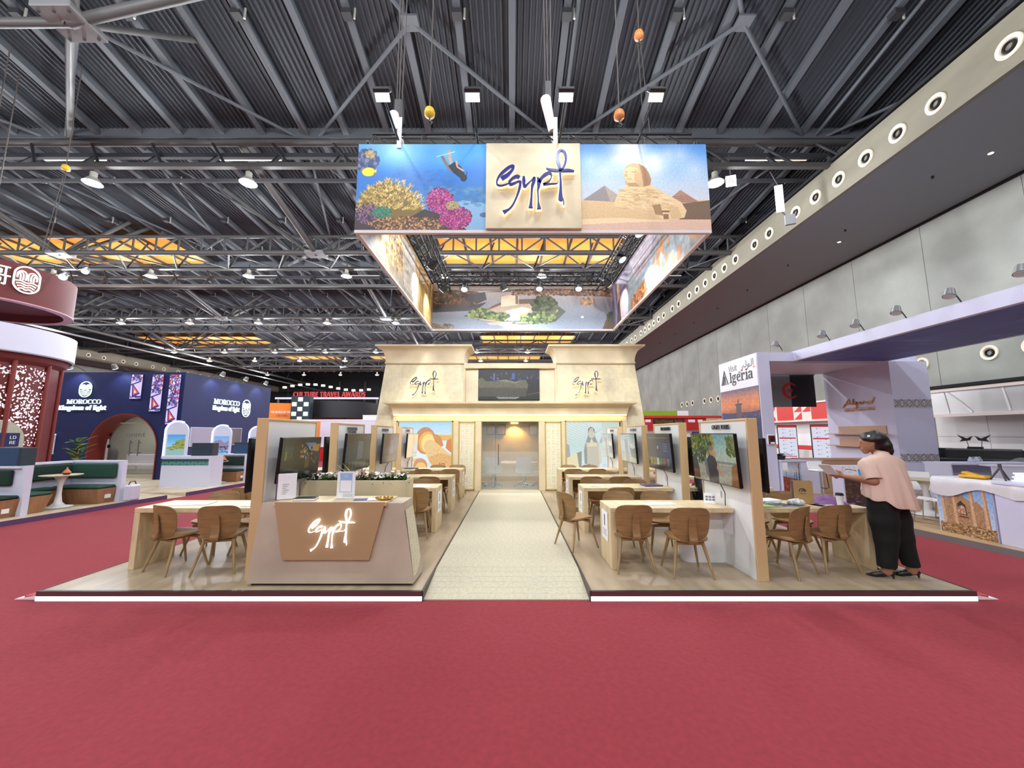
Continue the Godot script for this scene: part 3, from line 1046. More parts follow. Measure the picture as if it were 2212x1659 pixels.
func temple() -> void:
	var z := -12.0
	var o := thing("temple_facade", "sand-coloured temple gate facade with two battered towers and hollow cornices", "facade", Vector3.ZERO)
	# towers: outer edge leans inwards, standing behind the lower front
	for sg in [-1.0, 1.0]:
		var xi: float = CX + sg * 1.49
		var bt: float = CX + sg * 4.42
		var tp: float = CX + sg * 4.02
		var g := Geo.new()
		g.hexa([Vector3(xi, P, z - 0.15), Vector3(bt, P, z - 0.05), Vector3(bt, P, z - 2.5), Vector3(xi, P, z - 2.5)], [Vector3(xi, 4.09, z - 0.4), Vector3(tp, 4.09, z - 0.4), Vector3(tp, 4.09, z - 2.3), Vector3(xi, 4.09, z - 2.3)])
		part(o, "tower", g, M.stone)
		var x0 := minf(xi, tp)
		var x1 := maxf(xi, tp)
		boxpart(o, "tower_moulding", Vector3(x0 - 0.02, 4.04, z - 2.3), Vector3(x1 + 0.02, 4.1, z - 0.33), M.plaster_tan, 0.01)
		cavetto(o, "tower_cornice", x0, x1, 4.1, 4.62, z - 0.36, 0.27, M.plaster)
	# header between the towers, with a recess for the screen
	boxpart(o, "header_wall", Vector3(CX - 1.49, 2.4, z - 0.9), Vector3(CX + 1.49, 3.9, z - 0.42), M.plaster)
	boxpart(o, "header_lintel", Vector3(CX - 1.49, 3.88, z - 0.9), Vector3(CX + 1.49, 4.05, z - 0.3), M.plaster_tan, 0.01)
	for sg in [-1.0, 1.0]: boxpart(o, "header_pier", Vector3(CX + sg * 1.46 - 0.03, 2.7, z - 0.6), Vector3(CX + sg * 1.46 + 0.03, 3.88, z - 0.32), M.plaster_tan)
	# lower front with openings
	var xl := CX - 3.6
	var xr := CX + 3.6
	var top := 2.4
	var op := [[-3.46, -1.76, 0.75, 2.17], [-0.88, 0.88, P, 2.15], [1.7, 3.42, 0.75, 2.17]]
	boxpart(o, "front_lintel", Vector3(xl, 2.17, z - 0.5), Vector3(xr, top, z), M.plaster_tan, 0.008)
	var xs := [xl, CX - 3.46, CX - 1.76, CX - 0.88, CX + 0.88, CX + 1.7, CX + 3.42, xr]
	for k in [0, 2, 4, 6]: boxpart(o, "front_pier", Vector3(xs[k], P, z - 0.5), Vector3(xs[k + 1], 2.17, z), M.plaster_tan)
	for k in [1, 5]: boxpart(o, "front_sill", Vector3(xs[k], P, z - 0.5), Vector3(xs[k + 1], 0.72, z - 0.01), M.plaster_tan)
	cavetto(o, "door_cornice", xl - 0.02, xr + 0.02, 2.43, 2.76, z + 0.02, 0.24, M.plaster_tan)
	boxpart(o, "cornice_soffit", Vector3(xl - 0.02, 2.4, z - 0.5), Vector3(xr + 0.02, 2.44, z + 0.03), M.plaster_tan)
	boxpart(o, "facade_back", Vector3(CX - 4.3, P, -14.6), Vector3(CX + 4.3, 2.6, -14.5), M.plaster)
	for sg in [-1.0, 1.0]: boxpart(o, "room_side", Vector3(CX + sg * 1.5 - 0.03, P, -14.5), Vector3(CX + sg * 1.5 + 0.03, 2.5, z - 0.5), M.gilt)
	boxpart(o, "room_floor", Vector3(CX - 1.5, 0.0, -14.5), Vector3(CX + 1.5, P + 0.004, z - 0.3), M.mesh_sheet)
	boxpart(o, "room_ceiling", Vector3(CX - 1.5, 2.4, -14.5), Vector3(CX + 1.5, 2.44, z - 0.5), M.plaster)
	for sg in [-1.0, 1.0]:  # strips of carving either side of the door
		var xc: float = CX + sg * 1.32
		var fr := 0.04
		for q in [[-0.255, -0.215, 0.12, 2.17], [0.215, 0.255, 0.12, 2.17], [-0.255, 0.255, 2.13, 2.17], [-0.255, 0.255, 0.12, 0.16]]:
			boxpart(o, "carving_frame", Vector3(xc + q[0], q[2], z), Vector3(xc + q[1], q[3], z + 0.03), M.gilt, 0.006)
	# frames of the light boxes
	for sg in [-1.0, 1.0]:
		var a: float = CX + (-3.48 if sg < 0 else 1.68)
		var b: float = CX + (-1.74 if sg < 0 else 3.44)
		for q in [[a, a + 0.045, 0.7, 2.2], [b - 0.045, b, 0.7, 2.2], [a, b, 2.155, 2.2], [a, b, 0.7, 0.745]]:
			boxpart(o, "light_box_frame", Vector3(q[0], q[2], z - 0.02), Vector3(q[1], q[3], z + 0.03), M.gilt, 0.006)
	# warm light line under the cornice
	var led := thing("light_strip", "warm glowing light line under the cornice above the glass door", "light strip", Vector3(CX, 2.37, z + 0.03))
	boxpart(led, "diffuser", Vector3(-3.58, -0.015, 0), Vector3(3.58, 0.02, 0.02), M.led_warm)
	var al := AreaLight3D.new()
	al.name = "light"
	al.area_size = Vector2(7.0, 0.05)
	al.light_energy = 1.2
	al.light_color = Color(1.0, 0.85, 0.58)
	al.shadow_enabled = true
	led.add_child(al)
	al.position = Vector3(0, -0.02, 0.04)
	al.rotation = Vector3(-PI / 2.0 + 0.35, 0, 0)
	# carved strips
	var hi := Pic.new(160, 640, Color(0.75, 0.75, 0.75), 12)
	for cx in 3:
		hi.rect(cx / 3.0, 0, cx / 3.0 + 0.012, 1, Color(0.45, 0.45, 0.45))
		var y := 0.02
		while y < 0.97:
			var gx := cx / 3.0 + 0.17
			var hh := hi.r.randf_range(0.018, 0.035)
			var dk := Color(0.3, 0.3, 0.3)
			match hi.r.randi() % 6:
				0: hi.ring(gx, y + hh / 2, 0.07, 0.025, dk)
				1: hi.curve([gx - 0.1, y + hh, gx - 0.03, y, gx + 0.03, y + hh, gx + 0.1, y], 0.025, dk)
				2:
					hi.line(gx - 0.08, y, gx - 0.08, y + hh, 0.03, dk)
					hi.line(gx + 0.05, y, gx + 0.05, y + hh, 0.03, dk)
				3: hi.poly([gx - 0.1, y + hh, gx, y, gx + 0.02, y + hh * 0.5, gx + 0.1, y + hh], dk)
				4:
					hi.line(gx - 0.1, y + hh * 0.5, gx + 0.1, y + hh * 0.5, 0.03, dk)
					hi.disc(gx - 0.04, y + hh * 0.25, 0.035, dk)
				5: hi.ring(gx, y + hh, 0.09, 0.025, dk, PI, TAU)
			y += hh + 0.012
	var carve := mat("carving", c8(222, 214, 184), 0.7)
	var ct := tex(hi.im)
	carve.heightmap_enabled = true
	carve.heightmap_texture = ct
	carve.heightmap_scale = 2.6
	for sg in [-1.0, 1.0]:
		var xc: float = CX + sg * 1.32
		panel(o, "carved_strip", Vector3(xc - 0.22, 0.15, z + 0.012), Vector3(xc + 0.22, 0.15, z + 0.012), Vector3(xc + 0.22, 2.14, z + 0.012), Vector3(xc - 0.22, 2.14, z + 0.012), carve)
	# prints of the two light boxes, and the screen above the door
	var a1 := light_box_columns()
	var a2 := light_box_statue()
	for k in 2:
		var x0: float = CX + (-3.44 if k == 0 else 1.72)
		var lb := thing("light_box", ["glowing picture of tall carved columns seen from below, left of the door", "glowing picture of a standing stone statue in a bright hall, right of the door"][k], "light box", Vector3(x0 + 0.83, 0.74, z - 0.1))
		boxpart(lb, "casing", Vector3(-0.84, -0.02, -0.2), Vector3(0.84, 1.43, -0.02), M.gilt)
		panel(lb, "picture", Vector3(-0.83, 0, 0), Vector3(0.83, 0, 0), Vector3(0.83, 1.42, 0), Vector3(-0.83, 1.42, 0), a1 if k == 0 else a2)
		var bl := AreaLight3D.new()
		bl.name = "light"
		bl.area_size = Vector2(1.6, 1.4)
		bl.light_energy = 0.7
		bl.light_color = Color(1.0, 0.95, 0.9)
		bl.shadow_enabled = true
		lb.add_child(bl)
		bl.position = Vector3(0, 0.71, 0.02)
		bl.rotation.y = PI
	var scr := thing("screen", "wide black LED screen showing a reclining stone figure above the door", "screen", Vector3(CX - 0.04, 2.88, z - 0.36))
	boxpart(scr, "casing", Vector3(-0.98, -0.02, -0.1), Vector3(0.98, 0.98, -0.01), M.tv_black)
	panel(scr, "picture", Vector3(-0.97, 0, 0), Vector3(0.97, 0, 0), Vector3(0.97, 0.96, 0), Vector3(-0.97, 0.96, 0), screen_picture())
	# signs on the towers
	for k in 2:
		var s := thing("wall_sign", "blue script sign with looped cross letter and glowing edge on the %s tower" % ["left", "right"][k], "sign", Vector3([-2.78, 2.34][k], 3.36, z - 0.245))
		s.rotation.x = -0.063
		calligraphy(s, Transform3D(), 0.00062, M.logo_dark, M.logo_halo, 0.03, 0.06)
	# glass front of the meeting room
	var dr := structure("door_1", "double glass door with a long steel handle in the middle of the facade")
	for k in 2:
		var x0: float = CX - 0.88 + k * 0.43
		boxpart(dr, "glass_leaf", Vector3(x0 if k == 0 else x0 + 0.005, P + 0.02, z - 0.24), Vector3(CX - 0.455 if k == 0 else CX + 0.88, 2.15, z - 0.228), M.glass)
	bar(dr, "door_handle", Vector3(CX - 0.36, 0.85, z - 0.2), Vector3(CX - 0.36, 1.48, z - 0.2), 0.018, M.chrome)
	boxpart(dr, "frost_band", Vector3(CX - 0.88, 0.5, z - 0.249), Vector3(CX + 0.88, 1.25, z - 0.245), M.frosted)
	# meeting room behind it
	for q in [[CX - 0.55, -12.95, 0.0], [CX + 0.42, -12.95, 0.1], [CX + 1.05, -13.2, 1.4], [CX - 1.08, -13.1, -1.3]]:
		office_chair(q[0], q[1], q[2])
	var tb := thing("meeting_table", "pale oval table in the meeting room behind the office chairs", "table", Vector3(CX, P, -13.75))
	var tg := Geo.new()
	tg.xf = Transform3D(Basis.from_scale(Vector3(1.0, 1.0, 0.42)), Vector3.ZERO)
	tg.lathe([Vector2(0.001, 0.7), Vector2(0.95, 0.7), Vector2(0.98, 0.72), Vector2(0.95, 0.74), Vector2(0.001, 0.74)], 28)
	part(tb, "tabletop", tg, M.white)
	for sx in [-0.5, 0.5]: bar(tb, "leg", Vector3(sx, 0, 0), Vector3(sx, 0.7, 0), 0.05, M.chrome)
	var wl := thing("wall_light", "warm wall lamp washing the meeting room's back wall", "lamp", Vector3(CX + 0.15, 2.2, -14.42))
	boxpart(wl, "body", Vector3(-0.14, -0.04, 0.0), Vector3(0.14, 0.04, 0.06), M.led_warm)
	lamp(wl, Vector3(0, -0.06, 0.1), Vector3(0, -1, 0.05), 2.2, Color(1.0, 0.76, 0.4), 70.0, 0.1)
	for k in 3:
		var fr := thing("framed_picture", ["dark framed picture high on the meeting room wall, left", "dark framed picture high on the meeting room wall, beside the door seam", "small pale certificate on the meeting room wall, right"][k], "picture", Vector3(CX + [-0.72, -0.34, 0.85][k], 1.95, -14.47))
		boxpart(fr, "frame", Vector3(-0.17, -0.2, 0), Vector3(0.17, 0.2, 0.03), M.black if k < 2 else M.gilt)
		boxpart(fr, "print", Vector3(-0.13, -0.16, 0.028), Vector3(0.13, 0.16, 0.034), M.gold_paint if k < 2 else M.paper)

func office_chair(x: float, z: float, yaw: float) -> void:
	var words := "grey office chair on castors behind the glass door, " + ("turned sideways at the right" if yaw > 1.0 else "turned sideways at the left" if yaw < -1.0 else "left of the middle pair" if x < CX else "right of the middle pair")
	var o := thing("office_chair", words, "office chair", Vector3(x, P, z), yaw, "meeting room chairs")
	var b := Geo.new()
	var rows := []
	for k in 9:
		var y := 0.45 + 0.5 * k / 8.0
		var r := []
		for i in 9:
			var u := i / 4.0 - 1.0
			r.append(Vector3(u * 0.25, y, 0.2 + 0.05 * k / 8.0 - 0.05 * u * u))
		rows.append(r)
	b.grid(rows)
	part(o, "backrest", b, M.grey_mesh)
	var s := Geo.new()
	s.box(Vector3(0, 0.45, -0.02), Vector3(0.5, 0.06, 0.46), 0.025)
	part(o, "seat", s, M.grey_mesh)
	bar(o, "column", Vector3(0, 0.1, 0), Vector3(0, 0.42, 0), 0.025, M.chrome)
	for k in 5:
		var w := TAU * k / 5.0 + 0.3
		var e := Vector3(cos(w) * 0.3, 0.07, sin(w) * 0.3)
		bar(o, "foot", Vector3(0, 0.12, 0), e, 0.018, M.chrome)
		var c := bar(o, "castor", e + Vector3(-0.012, -0.04, 0), e + Vector3(0.012, -0.04, 0), 0.03, M.black)
	for sx in [-1, 1]: part(o, "armrest", _arm(sx), M.chrome)

func _arm(sx: int) -> Geo:
	var g := Geo.new()
	g.sweep([Vector3(sx * 0.24, 0.44, -0.05), Vector3(sx * 0.3, 0.5, -0.05), Vector3(sx * 0.3, 0.62, -0.05), Vector3(sx * 0.3, 0.65, 0.0), Vector3(sx * 0.29, 0.65, 0.2)], 0.014, 6)
	return g

func light_box_columns() -> StandardMaterial3D:
	var p := Pic.new(420, 360, c8(190, 228, 250), 3)
	p.grad(0.0, 1.0, [c8(176, 222, 250), c8(214, 238, 252), c8(232, 246, 255), c8(214, 236, 252)])
	var sand := c8(236, 186, 110)
	p.rect(0.0, 0.27, 1.0, 0.4, sand)
	p.rect(0.0, 0.27, 1.0, 0.29, c8(246, 210, 150))
	p.disc(0.12, 0.42, 0.2, c8(206, 150, 110), 0.24)
	p.disc(0.07, 0.44, 0.17, c8(252, 224, 150), 0.2)
	p.poly([0.0, 0.3, 0.16, 0.36, 0.2, 0.6, 0.1, 1.0, 0.0, 1.0], c8(248, 220, 156))
	p.disc(0.5, 0.4, 0.19, c8(208, 146, 104), 0.25)
	p.disc(0.54, 0.44, 0.16, c8(240, 186, 104), 0.2)
	p.disc(0.56, 0.46, 0.13, c8(252, 226, 150), 0.17)
	p.poly([0.62, 0.24, 0.78, 0.3, 0.84, 0.5, 0.74, 0.6], c8(218, 150, 84))
	p.poly([0.47, 0.52, 0.52, 0.4, 0.62, 0.38, 0.72, 0.46, 1.0, 0.72, 1.0, 1.0, 0.66, 1.0, 0.54, 0.76], c8(240, 204, 146))
	p.poly([0.56, 0.76, 0.8, 0.66, 1.0, 0.74, 1.0, 1.0, 0.66, 1.0], c8(232, 182, 122))
	p.poly([0.9, 0.4, 1.0, 0.34, 1.0, 0.68, 0.88, 0.56], c8(224, 136, 80))
	p.rect(0.0, 0.78, 0.46, 0.86, c8(240, 206, 150))
	for q in [0.1, 0.42]:
		p.disc(q, 0.94, 0.13, c8(214, 158, 116), 0.14)
		p.disc(q + 0.01, 1.0, 0.1, c8(246, 204, 130), 0.12)
	for i in 60:
		var x := p.r.randf_range(0.58, 0.98)
		var y := p.r.randf_range(0.55, 0.98)
		if y > 0.4 + (x - 0.55) * 0.8: p.line(x, y, x + p.r.randf_range(-0.03, 0.03), y + p.r.randf_range(0.0, 0.05), 0.005, c8(196, 140, 90))
	p.ring(0.84, 0.92, 0.03, 0.01, c8(110, 70, 50))
	p.line(0.78, 0.88, 0.77, 0.97, 0.014, c8(90, 60, 44))
	p.grain(0.03, 0.05)
	return printed("columns_print", p.im, 1.0)

func light_box_statue() -> StandardMaterial3D:
	var p := Pic.new(420, 360, c8(222, 238, 240), 4)
	p.grad(0.0, 1.0, [c8(226, 240, 240), c8(208, 228, 226), c8(226, 240, 244)])
	for i in 16:
		p.line(0.0, -0.2 + i * 0.06, 0.45, 0.1 + i * 0.05, 0.006, c8(176, 202, 200))
		p.line(0.4, 0.6 - i * 0.02, 0.4 + i * 0.04, 0.0, 0.004, c8(190, 214, 210))
	p.poly([0.66, 0.0, 1.0, 0.0, 1.0, 0.75, 0.78, 0.75], c8(206, 222, 216))
	p.poly([0.0, 0.46, 0.06, 0.5, 0.08, 0.75, 0.0, 0.78], c8(168, 176, 184))
	p.poly([0.0, 0.78, 0.2, 0.66, 0.28, 0.64, 0.28, 1.0, 0.0, 1.0], c8(238, 228, 186))
	p.poly([0.2, 0.66, 0.29, 0.63, 0.28, 1.0, 0.24, 1.0], c8(150, 160, 150))
	var st := c8(206, 200, 184)
	var sh := c8(158, 160, 158)
	p.poly([0.4, 0.34, 0.36, 0.46, 0.34, 0.62, 0.36, 0.86, 0.4, 1.0, 0.6, 1.0, 0.62, 0.86, 0.63, 0.6, 0.6, 0.45, 0.55, 0.35], st)
	p.poly([0.36, 0.44, 0.33, 0.62, 0.34, 0.9, 0.385, 0.9, 0.39, 0.58], sh)
	p.poly([0.59, 0.5, 0.61, 0.9, 0.65, 0.88, 0.645, 0.6], c8(222, 214, 190))
	p.poly([0.42, 0.26, 0.37, 0.44, 0.44, 0.44, 0.47, 0.36, 0.53, 0.44, 0.58, 0.44, 0.53, 0.26], sh)
	p.disc(0.478, 0.26, 0.056, c8(216, 208, 190), 0.08)
	p.poly([0.41, 0.26, 0.42, 0.14, 0.47, 0.1, 0.53, 0.14, 0.545, 0.26, 0.51, 0.17, 0.44, 0.17], c8(128, 132, 130))
	p.poly([0.44, 0.22, 0.45, 0.13, 0.51, 0.13, 0.52, 0.22], st)
	p.rect(0.462, 0.37, 0.495, 0.48, c8(226, 222, 206))
	p.poly([0.62, 0.44, 0.68, 0.28, 0.71, 0.27, 0.66, 0.46], c8(184, 192, 190))
	p.poly([0.4, 0.46, 0.56, 0.44, 0.58, 0.52, 0.4, 0.53], c8(232, 222, 184))
	p.poly([0.395, 0.9, 0.44, 0.9, 0.46, 1.0, 0.41, 1.0], c8(120, 130, 134))
	p.poly([0.66, 0.9, 1.0, 0.84, 1.0, 1.0, 0.66, 1.0], c8(214, 228, 240))
	p.grain(0.03, 0.06)
	return printed("statue_print", p.im, 0.95)

func screen_picture() -> StandardMaterial3D:
	var p := Pic.new(420, 210, c8(12, 14, 20), 6)
	p.rect(0, 0.1, 1, 0.9, c8(26, 28, 32))
	p.blobs(60, 0.2, 0.1, 1.0, 0.34, 0.003, 0.012, [c8(60, 90, 170), c8(30, 40, 80), c8(96, 120, 170), c8(50, 44, 40)], 2.0)
	p.rect(0.25, 0.12, 0.262, 0.36, c8(150, 176, 220))
	p.rect(0.55, 0.11, 0.6, 0.32, c8(70, 100, 190))
	p.poly([0.0, 0.3, 0.06, 0.26, 0.12, 0.38, 0.25, 0.38, 0.45, 0.32, 0.6, 0.4, 0.7, 0.34, 0.78, 0.34, 0.82, 0.5, 0.8, 0.7, 0.6, 0.9, 0.0, 0.9], c8(112, 110, 88))
	p.poly([0.0, 0.62, 0.6, 0.62, 0.8, 0.62, 0.78, 0.9, 0.0, 0.9], c8(78, 76, 60))
	p.line(0.0, 0.61, 0.6, 0.6, 0.006, c8(58, 58, 46))
	p.line(0.5, 0.4, 0.62, 0.58, 0.006, c8(70, 68, 54))
	p.poly([0.3, 0.36, 0.45, 0.33, 0.6, 0.41, 0.74, 0.36, 0.6, 0.46], c8(148, 144, 116))
	p.line(0.8, 0.84, 1.0, 0.76, 0.01, c8(120, 100, 50))
	p.rect(0, 0.9, 1, 1, c8(8, 9, 14))
	for i in 22:
		p.rect(0.3 + i * 0.017, 0.915, 0.312 + i * 0.017, 0.945, c8(216, 216, 216))
		if i < 18: p.rect(0.33 + i * 0.017, 0.96, 0.342 + i * 0.017, 0.985, c8(200, 200, 200))
	p.grain(0.12, 0.05)
	return printed("screen_print", p.im, 0.8)

# ---------------------------------------------------------------- the hanging ring of banners
func box_truss(o: Node3D, a: Vector3, b: Vector3, s: float) -> void:  # square black truss from a to b
	var d := (b - a).normalized()
	var x := d.cross(Vector3.UP).normalized() * s / 2.0
	var y := Vector3.UP * s / 2.0
	for q in [x + y, x - y, -x + y, -x - y]: bar(o, "truss_tube", a + q, b + q, 0.024, M.truss_black)
	var n := int((b - a).length() / (s * 1.3))
	for k in n:
		var p := a.lerp(b, float(k) / n)
		var r := a.lerp(b, float(k + 1) / n)
		bar(o, "truss_lacing", p + x + y, r + x - y, 0.012, M.truss_black)
		bar(o, "truss_lacing", p - x - y, r - x + y, 0.012, M.truss_black)
		bar(o, "truss_lacing", p + x - y, r - x - y, 0.012, M.truss_black)
		bar(o, "truss_lacing", p + x + y, p + x - y, 0.012, M.truss_black)

func par_can(called: String, label: String, at: Vector3, to: Vector3, energy: float, col: Color, angle := 34.0) -> void:
	var o := thing(called, label, "spotlight", at, 0.0, "spotlights on the banner truss")
	var z := to.normalized()
	var g := Geo.new()
	g.tube(-z * 0.2, z * 0.02, 0.075, 0.1, 14)
	part(o, "can", g, M.flood_shell)
	var l := Geo.new()
	l.tube(z * 0.02, z * 0.028, 0.088, 0.088, 14)
	part(o, "lens", l, M.flood_lens if col.b > 0.85 else M.flood_warm)
	var y := Geo.new()
	y.sweep([Vector3(-0.13, -0.02, 0), Vector3(-0.13, 0.14, 0), Vector3(0, 0.2, 0), Vector3(0.13, 0.14, 0), Vector3(0.13, -0.02, 0)], 0.012, 6)
	part(o, "yoke", y, M.flood_shell)
	lamp(o, z * 0.05, z, energy, col, angle, 0.08)

func ring_banner() -> void:
	var x0 := -2.52
	var x1 := 3.19
	var z0 := -5.85
	var z1 := -11.83
	var y0 := 5.03
	var y1 := 6.53
	var tr := thing("truss_ring", "square black lighting truss hanging from hoists, carrying the picture banners", "truss")
	var ty := 6.6
	var i := 0.2
	box_truss(tr, Vector3(x0 + i, ty, z0 - i), Vector3(x1 - i, ty, z0 - i), 0.3)
	box_truss(tr, Vector3(x0 + i, ty, z1 + i), Vector3(x1 - i, ty, z1 + i), 0.3)
	box_truss(tr, Vector3(x0 + i, ty, z0 - i), Vector3(x0 + i, ty, z1 + i), 0.3)
	box_truss(tr, Vector3(x1 - i, ty, z0 - i), Vector3(x1 - i, ty, z1 + i), 0.3)
	# lower inner truss on the two sides that carries the spots
	for x in [x0 + 0.55, x1 - 0.55]: box_truss(tr, Vector3(x, 6.15, z0 - 1.0), Vector3(x, 6.15, z1 + 0.7), 0.28)
	for x in [x0 + 0.55, x1 - 0.55]:
		for z in [z0 - 1.2, z1 + 0.9]: bar(tr, "truss_drop", Vector3(x, 6.15, z), Vector3(x, 6.6, z), 0.02, M.truss_black)
	# frame that keeps the banners square
	var fr := thing("banner_frame", "pale square frame edging the foot of the four hanging banners", "frame")
	for q in [[x0, x1, z0 - 0.06, z0], [x0, x1, z1, z1 + 0.06], [x0, x0 + 0.06, z1 + 0.06, z0 - 0.06], [x1 - 0.06, x1, z1 + 0.06, z0 - 0.06]]:
		boxpart(fr, "frame_rail", Vector3(q[0], y0 - 0.05, q[2]), Vector3(q[1], y0, q[3]), M.banner_back)
	var pr := [reef_print(), sphinx_print(), side_print(0), side_print(1), island_print()]
	var th := 0.03
	var b1 := thing("picture_banner", "front banner half with coral reef, yellow fish and swimmer", "banner", Vector3(x0, y0, z0))
	var wa := 2.14
	boxpart(b1, "backing", Vector3(0, 0, -th), Vector3(wa, 1.5, -0.004), M.banner_back)
	panel(b1, "print", Vector3(0, 0, 0), Vector3(wa, 0, 0), Vector3(wa, 1.5, 0), Vector3(0, 1.5, 0), pr[0])
	var b2 := thing("picture_banner", "front banner half with weathered stone sphinx and pyramids under blue sky", "banner", Vector3(1.08, y0, z0))
	var wb := x1 - 1.08
	boxpart(b2, "backing", Vector3(0, 0, -th), Vector3(wb, 1.5, -0.004), M.banner_back)
	panel(b2, "print", Vector3(0, 0, 0), Vector3(wb, 0, 0), Vector3(wb, 1.5, 0), Vector3(0, 1.5, 0), pr[1])
	var lb := thing("sign_board", "cream board with the large blue script sign, middle of the front banner", "sign board", Vector3(0.345, y0, z0))
	boxpart(lb, "board", Vector3(-0.765, -0.0, -0.03), Vector3(0.765, 1.48, 0.05), M.plaster, 0.006)
	var s := thing("wall_sign", "large blue script sign with looped cross letter and glowing edge on the hanging cream board", "sign", Vector3(0.345, y0 + 0.73, z0 + 0.055))
	calligraphy(s, Transform3D(), 0.00085, M.logo_blue, M.logo_halo, 0.03, 0.05)
	# sides: pictures face inwards, pale cloth outwards
	var b3 := thing("picture_banner", "left side banner with golden temple pillars, seen from inside the ring", "banner", Vector3(x0, y0, z0))
	boxpart(b3, "backing", Vector3(0, 0, z1 - z0), Vector3(th, 1.5, -th), M.banner_back)
	panel(b3, "print", Vector3(th + 0.004, 0, -th), Vector3(th + 0.004, 0, z1 - z0), Vector3(th + 0.004, 1.5, z1 - z0), Vector3(th + 0.004, 1.5, -th), pr[2])
	var b4 := thing("picture_banner", "right side banner with dusky blue and orange market picture, seen from inside the ring", "banner", Vector3(x1, y0, z0))
	boxpart(b4, "backing", Vector3(-th, 0, z1 - z0), Vector3(0, 1.5, -th), M.banner_back)
	panel(b4, "print", Vector3(-th - 0.004, 0, z1 - z0), Vector3(-th - 0.004, 0, -th), Vector3(-th - 0.004, 1.5, -th), Vector3(-th - 0.004, 1.5, z1 - z0), pr[3])
	var b5 := thing("picture_banner", "rear banner with a green temple island in calm water", "banner", Vector3(x0 + th, y0, z1))
	var wc := x1 - x0 - th * 2.0
	boxpart(b5, "backing", Vector3(0, 0, 0), Vector3(wc, 1.5, th), M.banner_back)
	panel(b5, "print", Vector3(0, 0, th + 0.004), Vector3(wc, 0, th + 0.004), Vector3(wc, 1.5, th + 0.004), Vector3(0, 1.5, th + 0.004), pr[4])
	# flood lights on arms in front of the top edge
	for k in 4:
		var x: float = [-1.87, -0.57, 0.78, 2.08][k]
		var o := thing("flood_light", "bright square floodlight on an arm over the front banner, %s from the left" % ["first", "second", "third", "fourth"][k], "floodlight", Vector3(x, 6.72, -5.05), 0.0, "floodlights over the front banner")
		var b := Basis(Vector3.RIGHT, -0.7)
		var g := Geo.new()
		g.box(Vector3(0, 0, 0.03), Vector3(0.24, 0.18, 0.06), 0.01, b)
		part(o, "housing", g, M.flood_shell)
		var l := Geo.new()
		l.box(b * Vector3(0, 0, -0.004) , Vector3(0.21, 0.15, 0.012), 0.0, b)
		part(o, "lens", l, M.flood_lens if k < 3 else M.flood_warm)
		var ub := Geo.new()
		ub.box(Vector3(0, -0.1, 0.0), Vector3(0.2, 0.012, 0.1), 0.0, b)
		part(o, "lens_foot", ub, M.flood_lens if k < 3 else M.flood_warm)
		bar(o, "arm", Vector3(0, -0.05, 0.0), Vector3(0, -0.14, -0.95), 0.02, M.flood_shell)
		lamp(o, Vector3(0, -0.14, -0.1), Vector3(0, -1.35, -0.75), 0.35, Color(0.93, 0.97, 1.0) if k < 3 else Color(1, 0.92, 0.76), 62.0, 0.1)
	for k in 4:
		var o := thing("flood_light", "bluish floodlight above the rear banner, %s from the left" % ["first", "second", "third", "fourth"][k], "floodlight", Vector3([-1.5, -0.22, 0.95, 2.5][k], 6.42, z1 - 0.35), 0.0, "floodlights behind the rear banner")
		boxpart(o, "housing", Vector3(-0.12, -0.08, -0.03), Vector3(0.12, 0.1, 0.0), M.flood_shell)
		boxpart(o, "lens", Vector3(-0.1, -0.06, 0.0), Vector3(0.1, 0.08, 0.012), M.flood_lens)
		bar(o, "arm", Vector3(0, 0, -0.02), Vector3(0, 0.1, 0.5), 0.018, M.flood_shell)
	var sp := [["left inner truss, nearest", Vector3(-1.97, 5.92, -7.3), Vector3(-0.3, -1, 0.3)], ["left inner truss, middle", Vector3(-2.0, 5.9, -9.2), Vector3(-0.55, -0.45, -0.5)], ["left inner truss, farthest", Vector3(-1.97, 5.85, -10.6), Vector3(-0.5, -0.4, -0.3)],
		["right inner truss, nearest", Vector3(2.64, 5.92, -7.6), Vector3(0.2, -1, 0.25)], ["right inner truss, middle", Vector3(2.62, 5.92, -8.8), Vector3(0.4, -0.8, 0.3)], ["right inner truss, farthest", Vector3(2.64, 5.85, -10.2), Vector3(0.5, -0.4, -0.35)],
		["rear truss, first from left", Vector3(-1.43, 6.1, -11.2), Vector3(0, -1, 0.5)], ["rear truss, second from left", Vector3(-0.22, 6.1, -11.2), Vector3(0.35, -0.7, -0.25)], ["rear truss, third from left", Vector3(0.82, 6.12, -11.2), Vector3(-0.1, -1, 0.4)], ["rear truss, fourth from left", Vector3(2.0, 6.12, -11.2), Vector3(-0.1, -1, 0.45)]]
	for q in sp:
		par_can("spotlight", "black can spotlight on the %s" % q[0], q[1], q[2], 5.0, Color(0.93, 0.97, 1.0) if not q[0].begins_with("right inner truss, f") else Color(1.0, 0.96, 0.82), 36.0)
	for k in 4: par_can("spotlight", "black can spotlight on the front truss behind the front banner, %s from the left" % ["first", "second", "third", "fourth"][k], Vector3([-1.8, -0.6, 0.7, 2.2][k], 6.2, -6.4), Vector3([-0.25, -0.1, 0.08, 0.1][k], -0.55, -1), 15.0, Color(0.97, 0.98, 1.0), 34.0)
	# hoists, hooks and chains
	var hk := [["yellow hook block on a chain above the reef banner", Vector3(-1.5, 7.6, -6.4), "hook_yellow"], ["orange hook block on a chain above the sphinx banner", Vector3(1.95, 7.55, -6.4), "hook_orange"], ["orange hook block high on a chain near the top of the view", Vector3(2.6, 9.9, -7.0), "hook_orange"], ["yellow hook block hanging at the far left under the first girder", Vector3(-13.2, 9.6, -10.6), "hook_yellow"]]
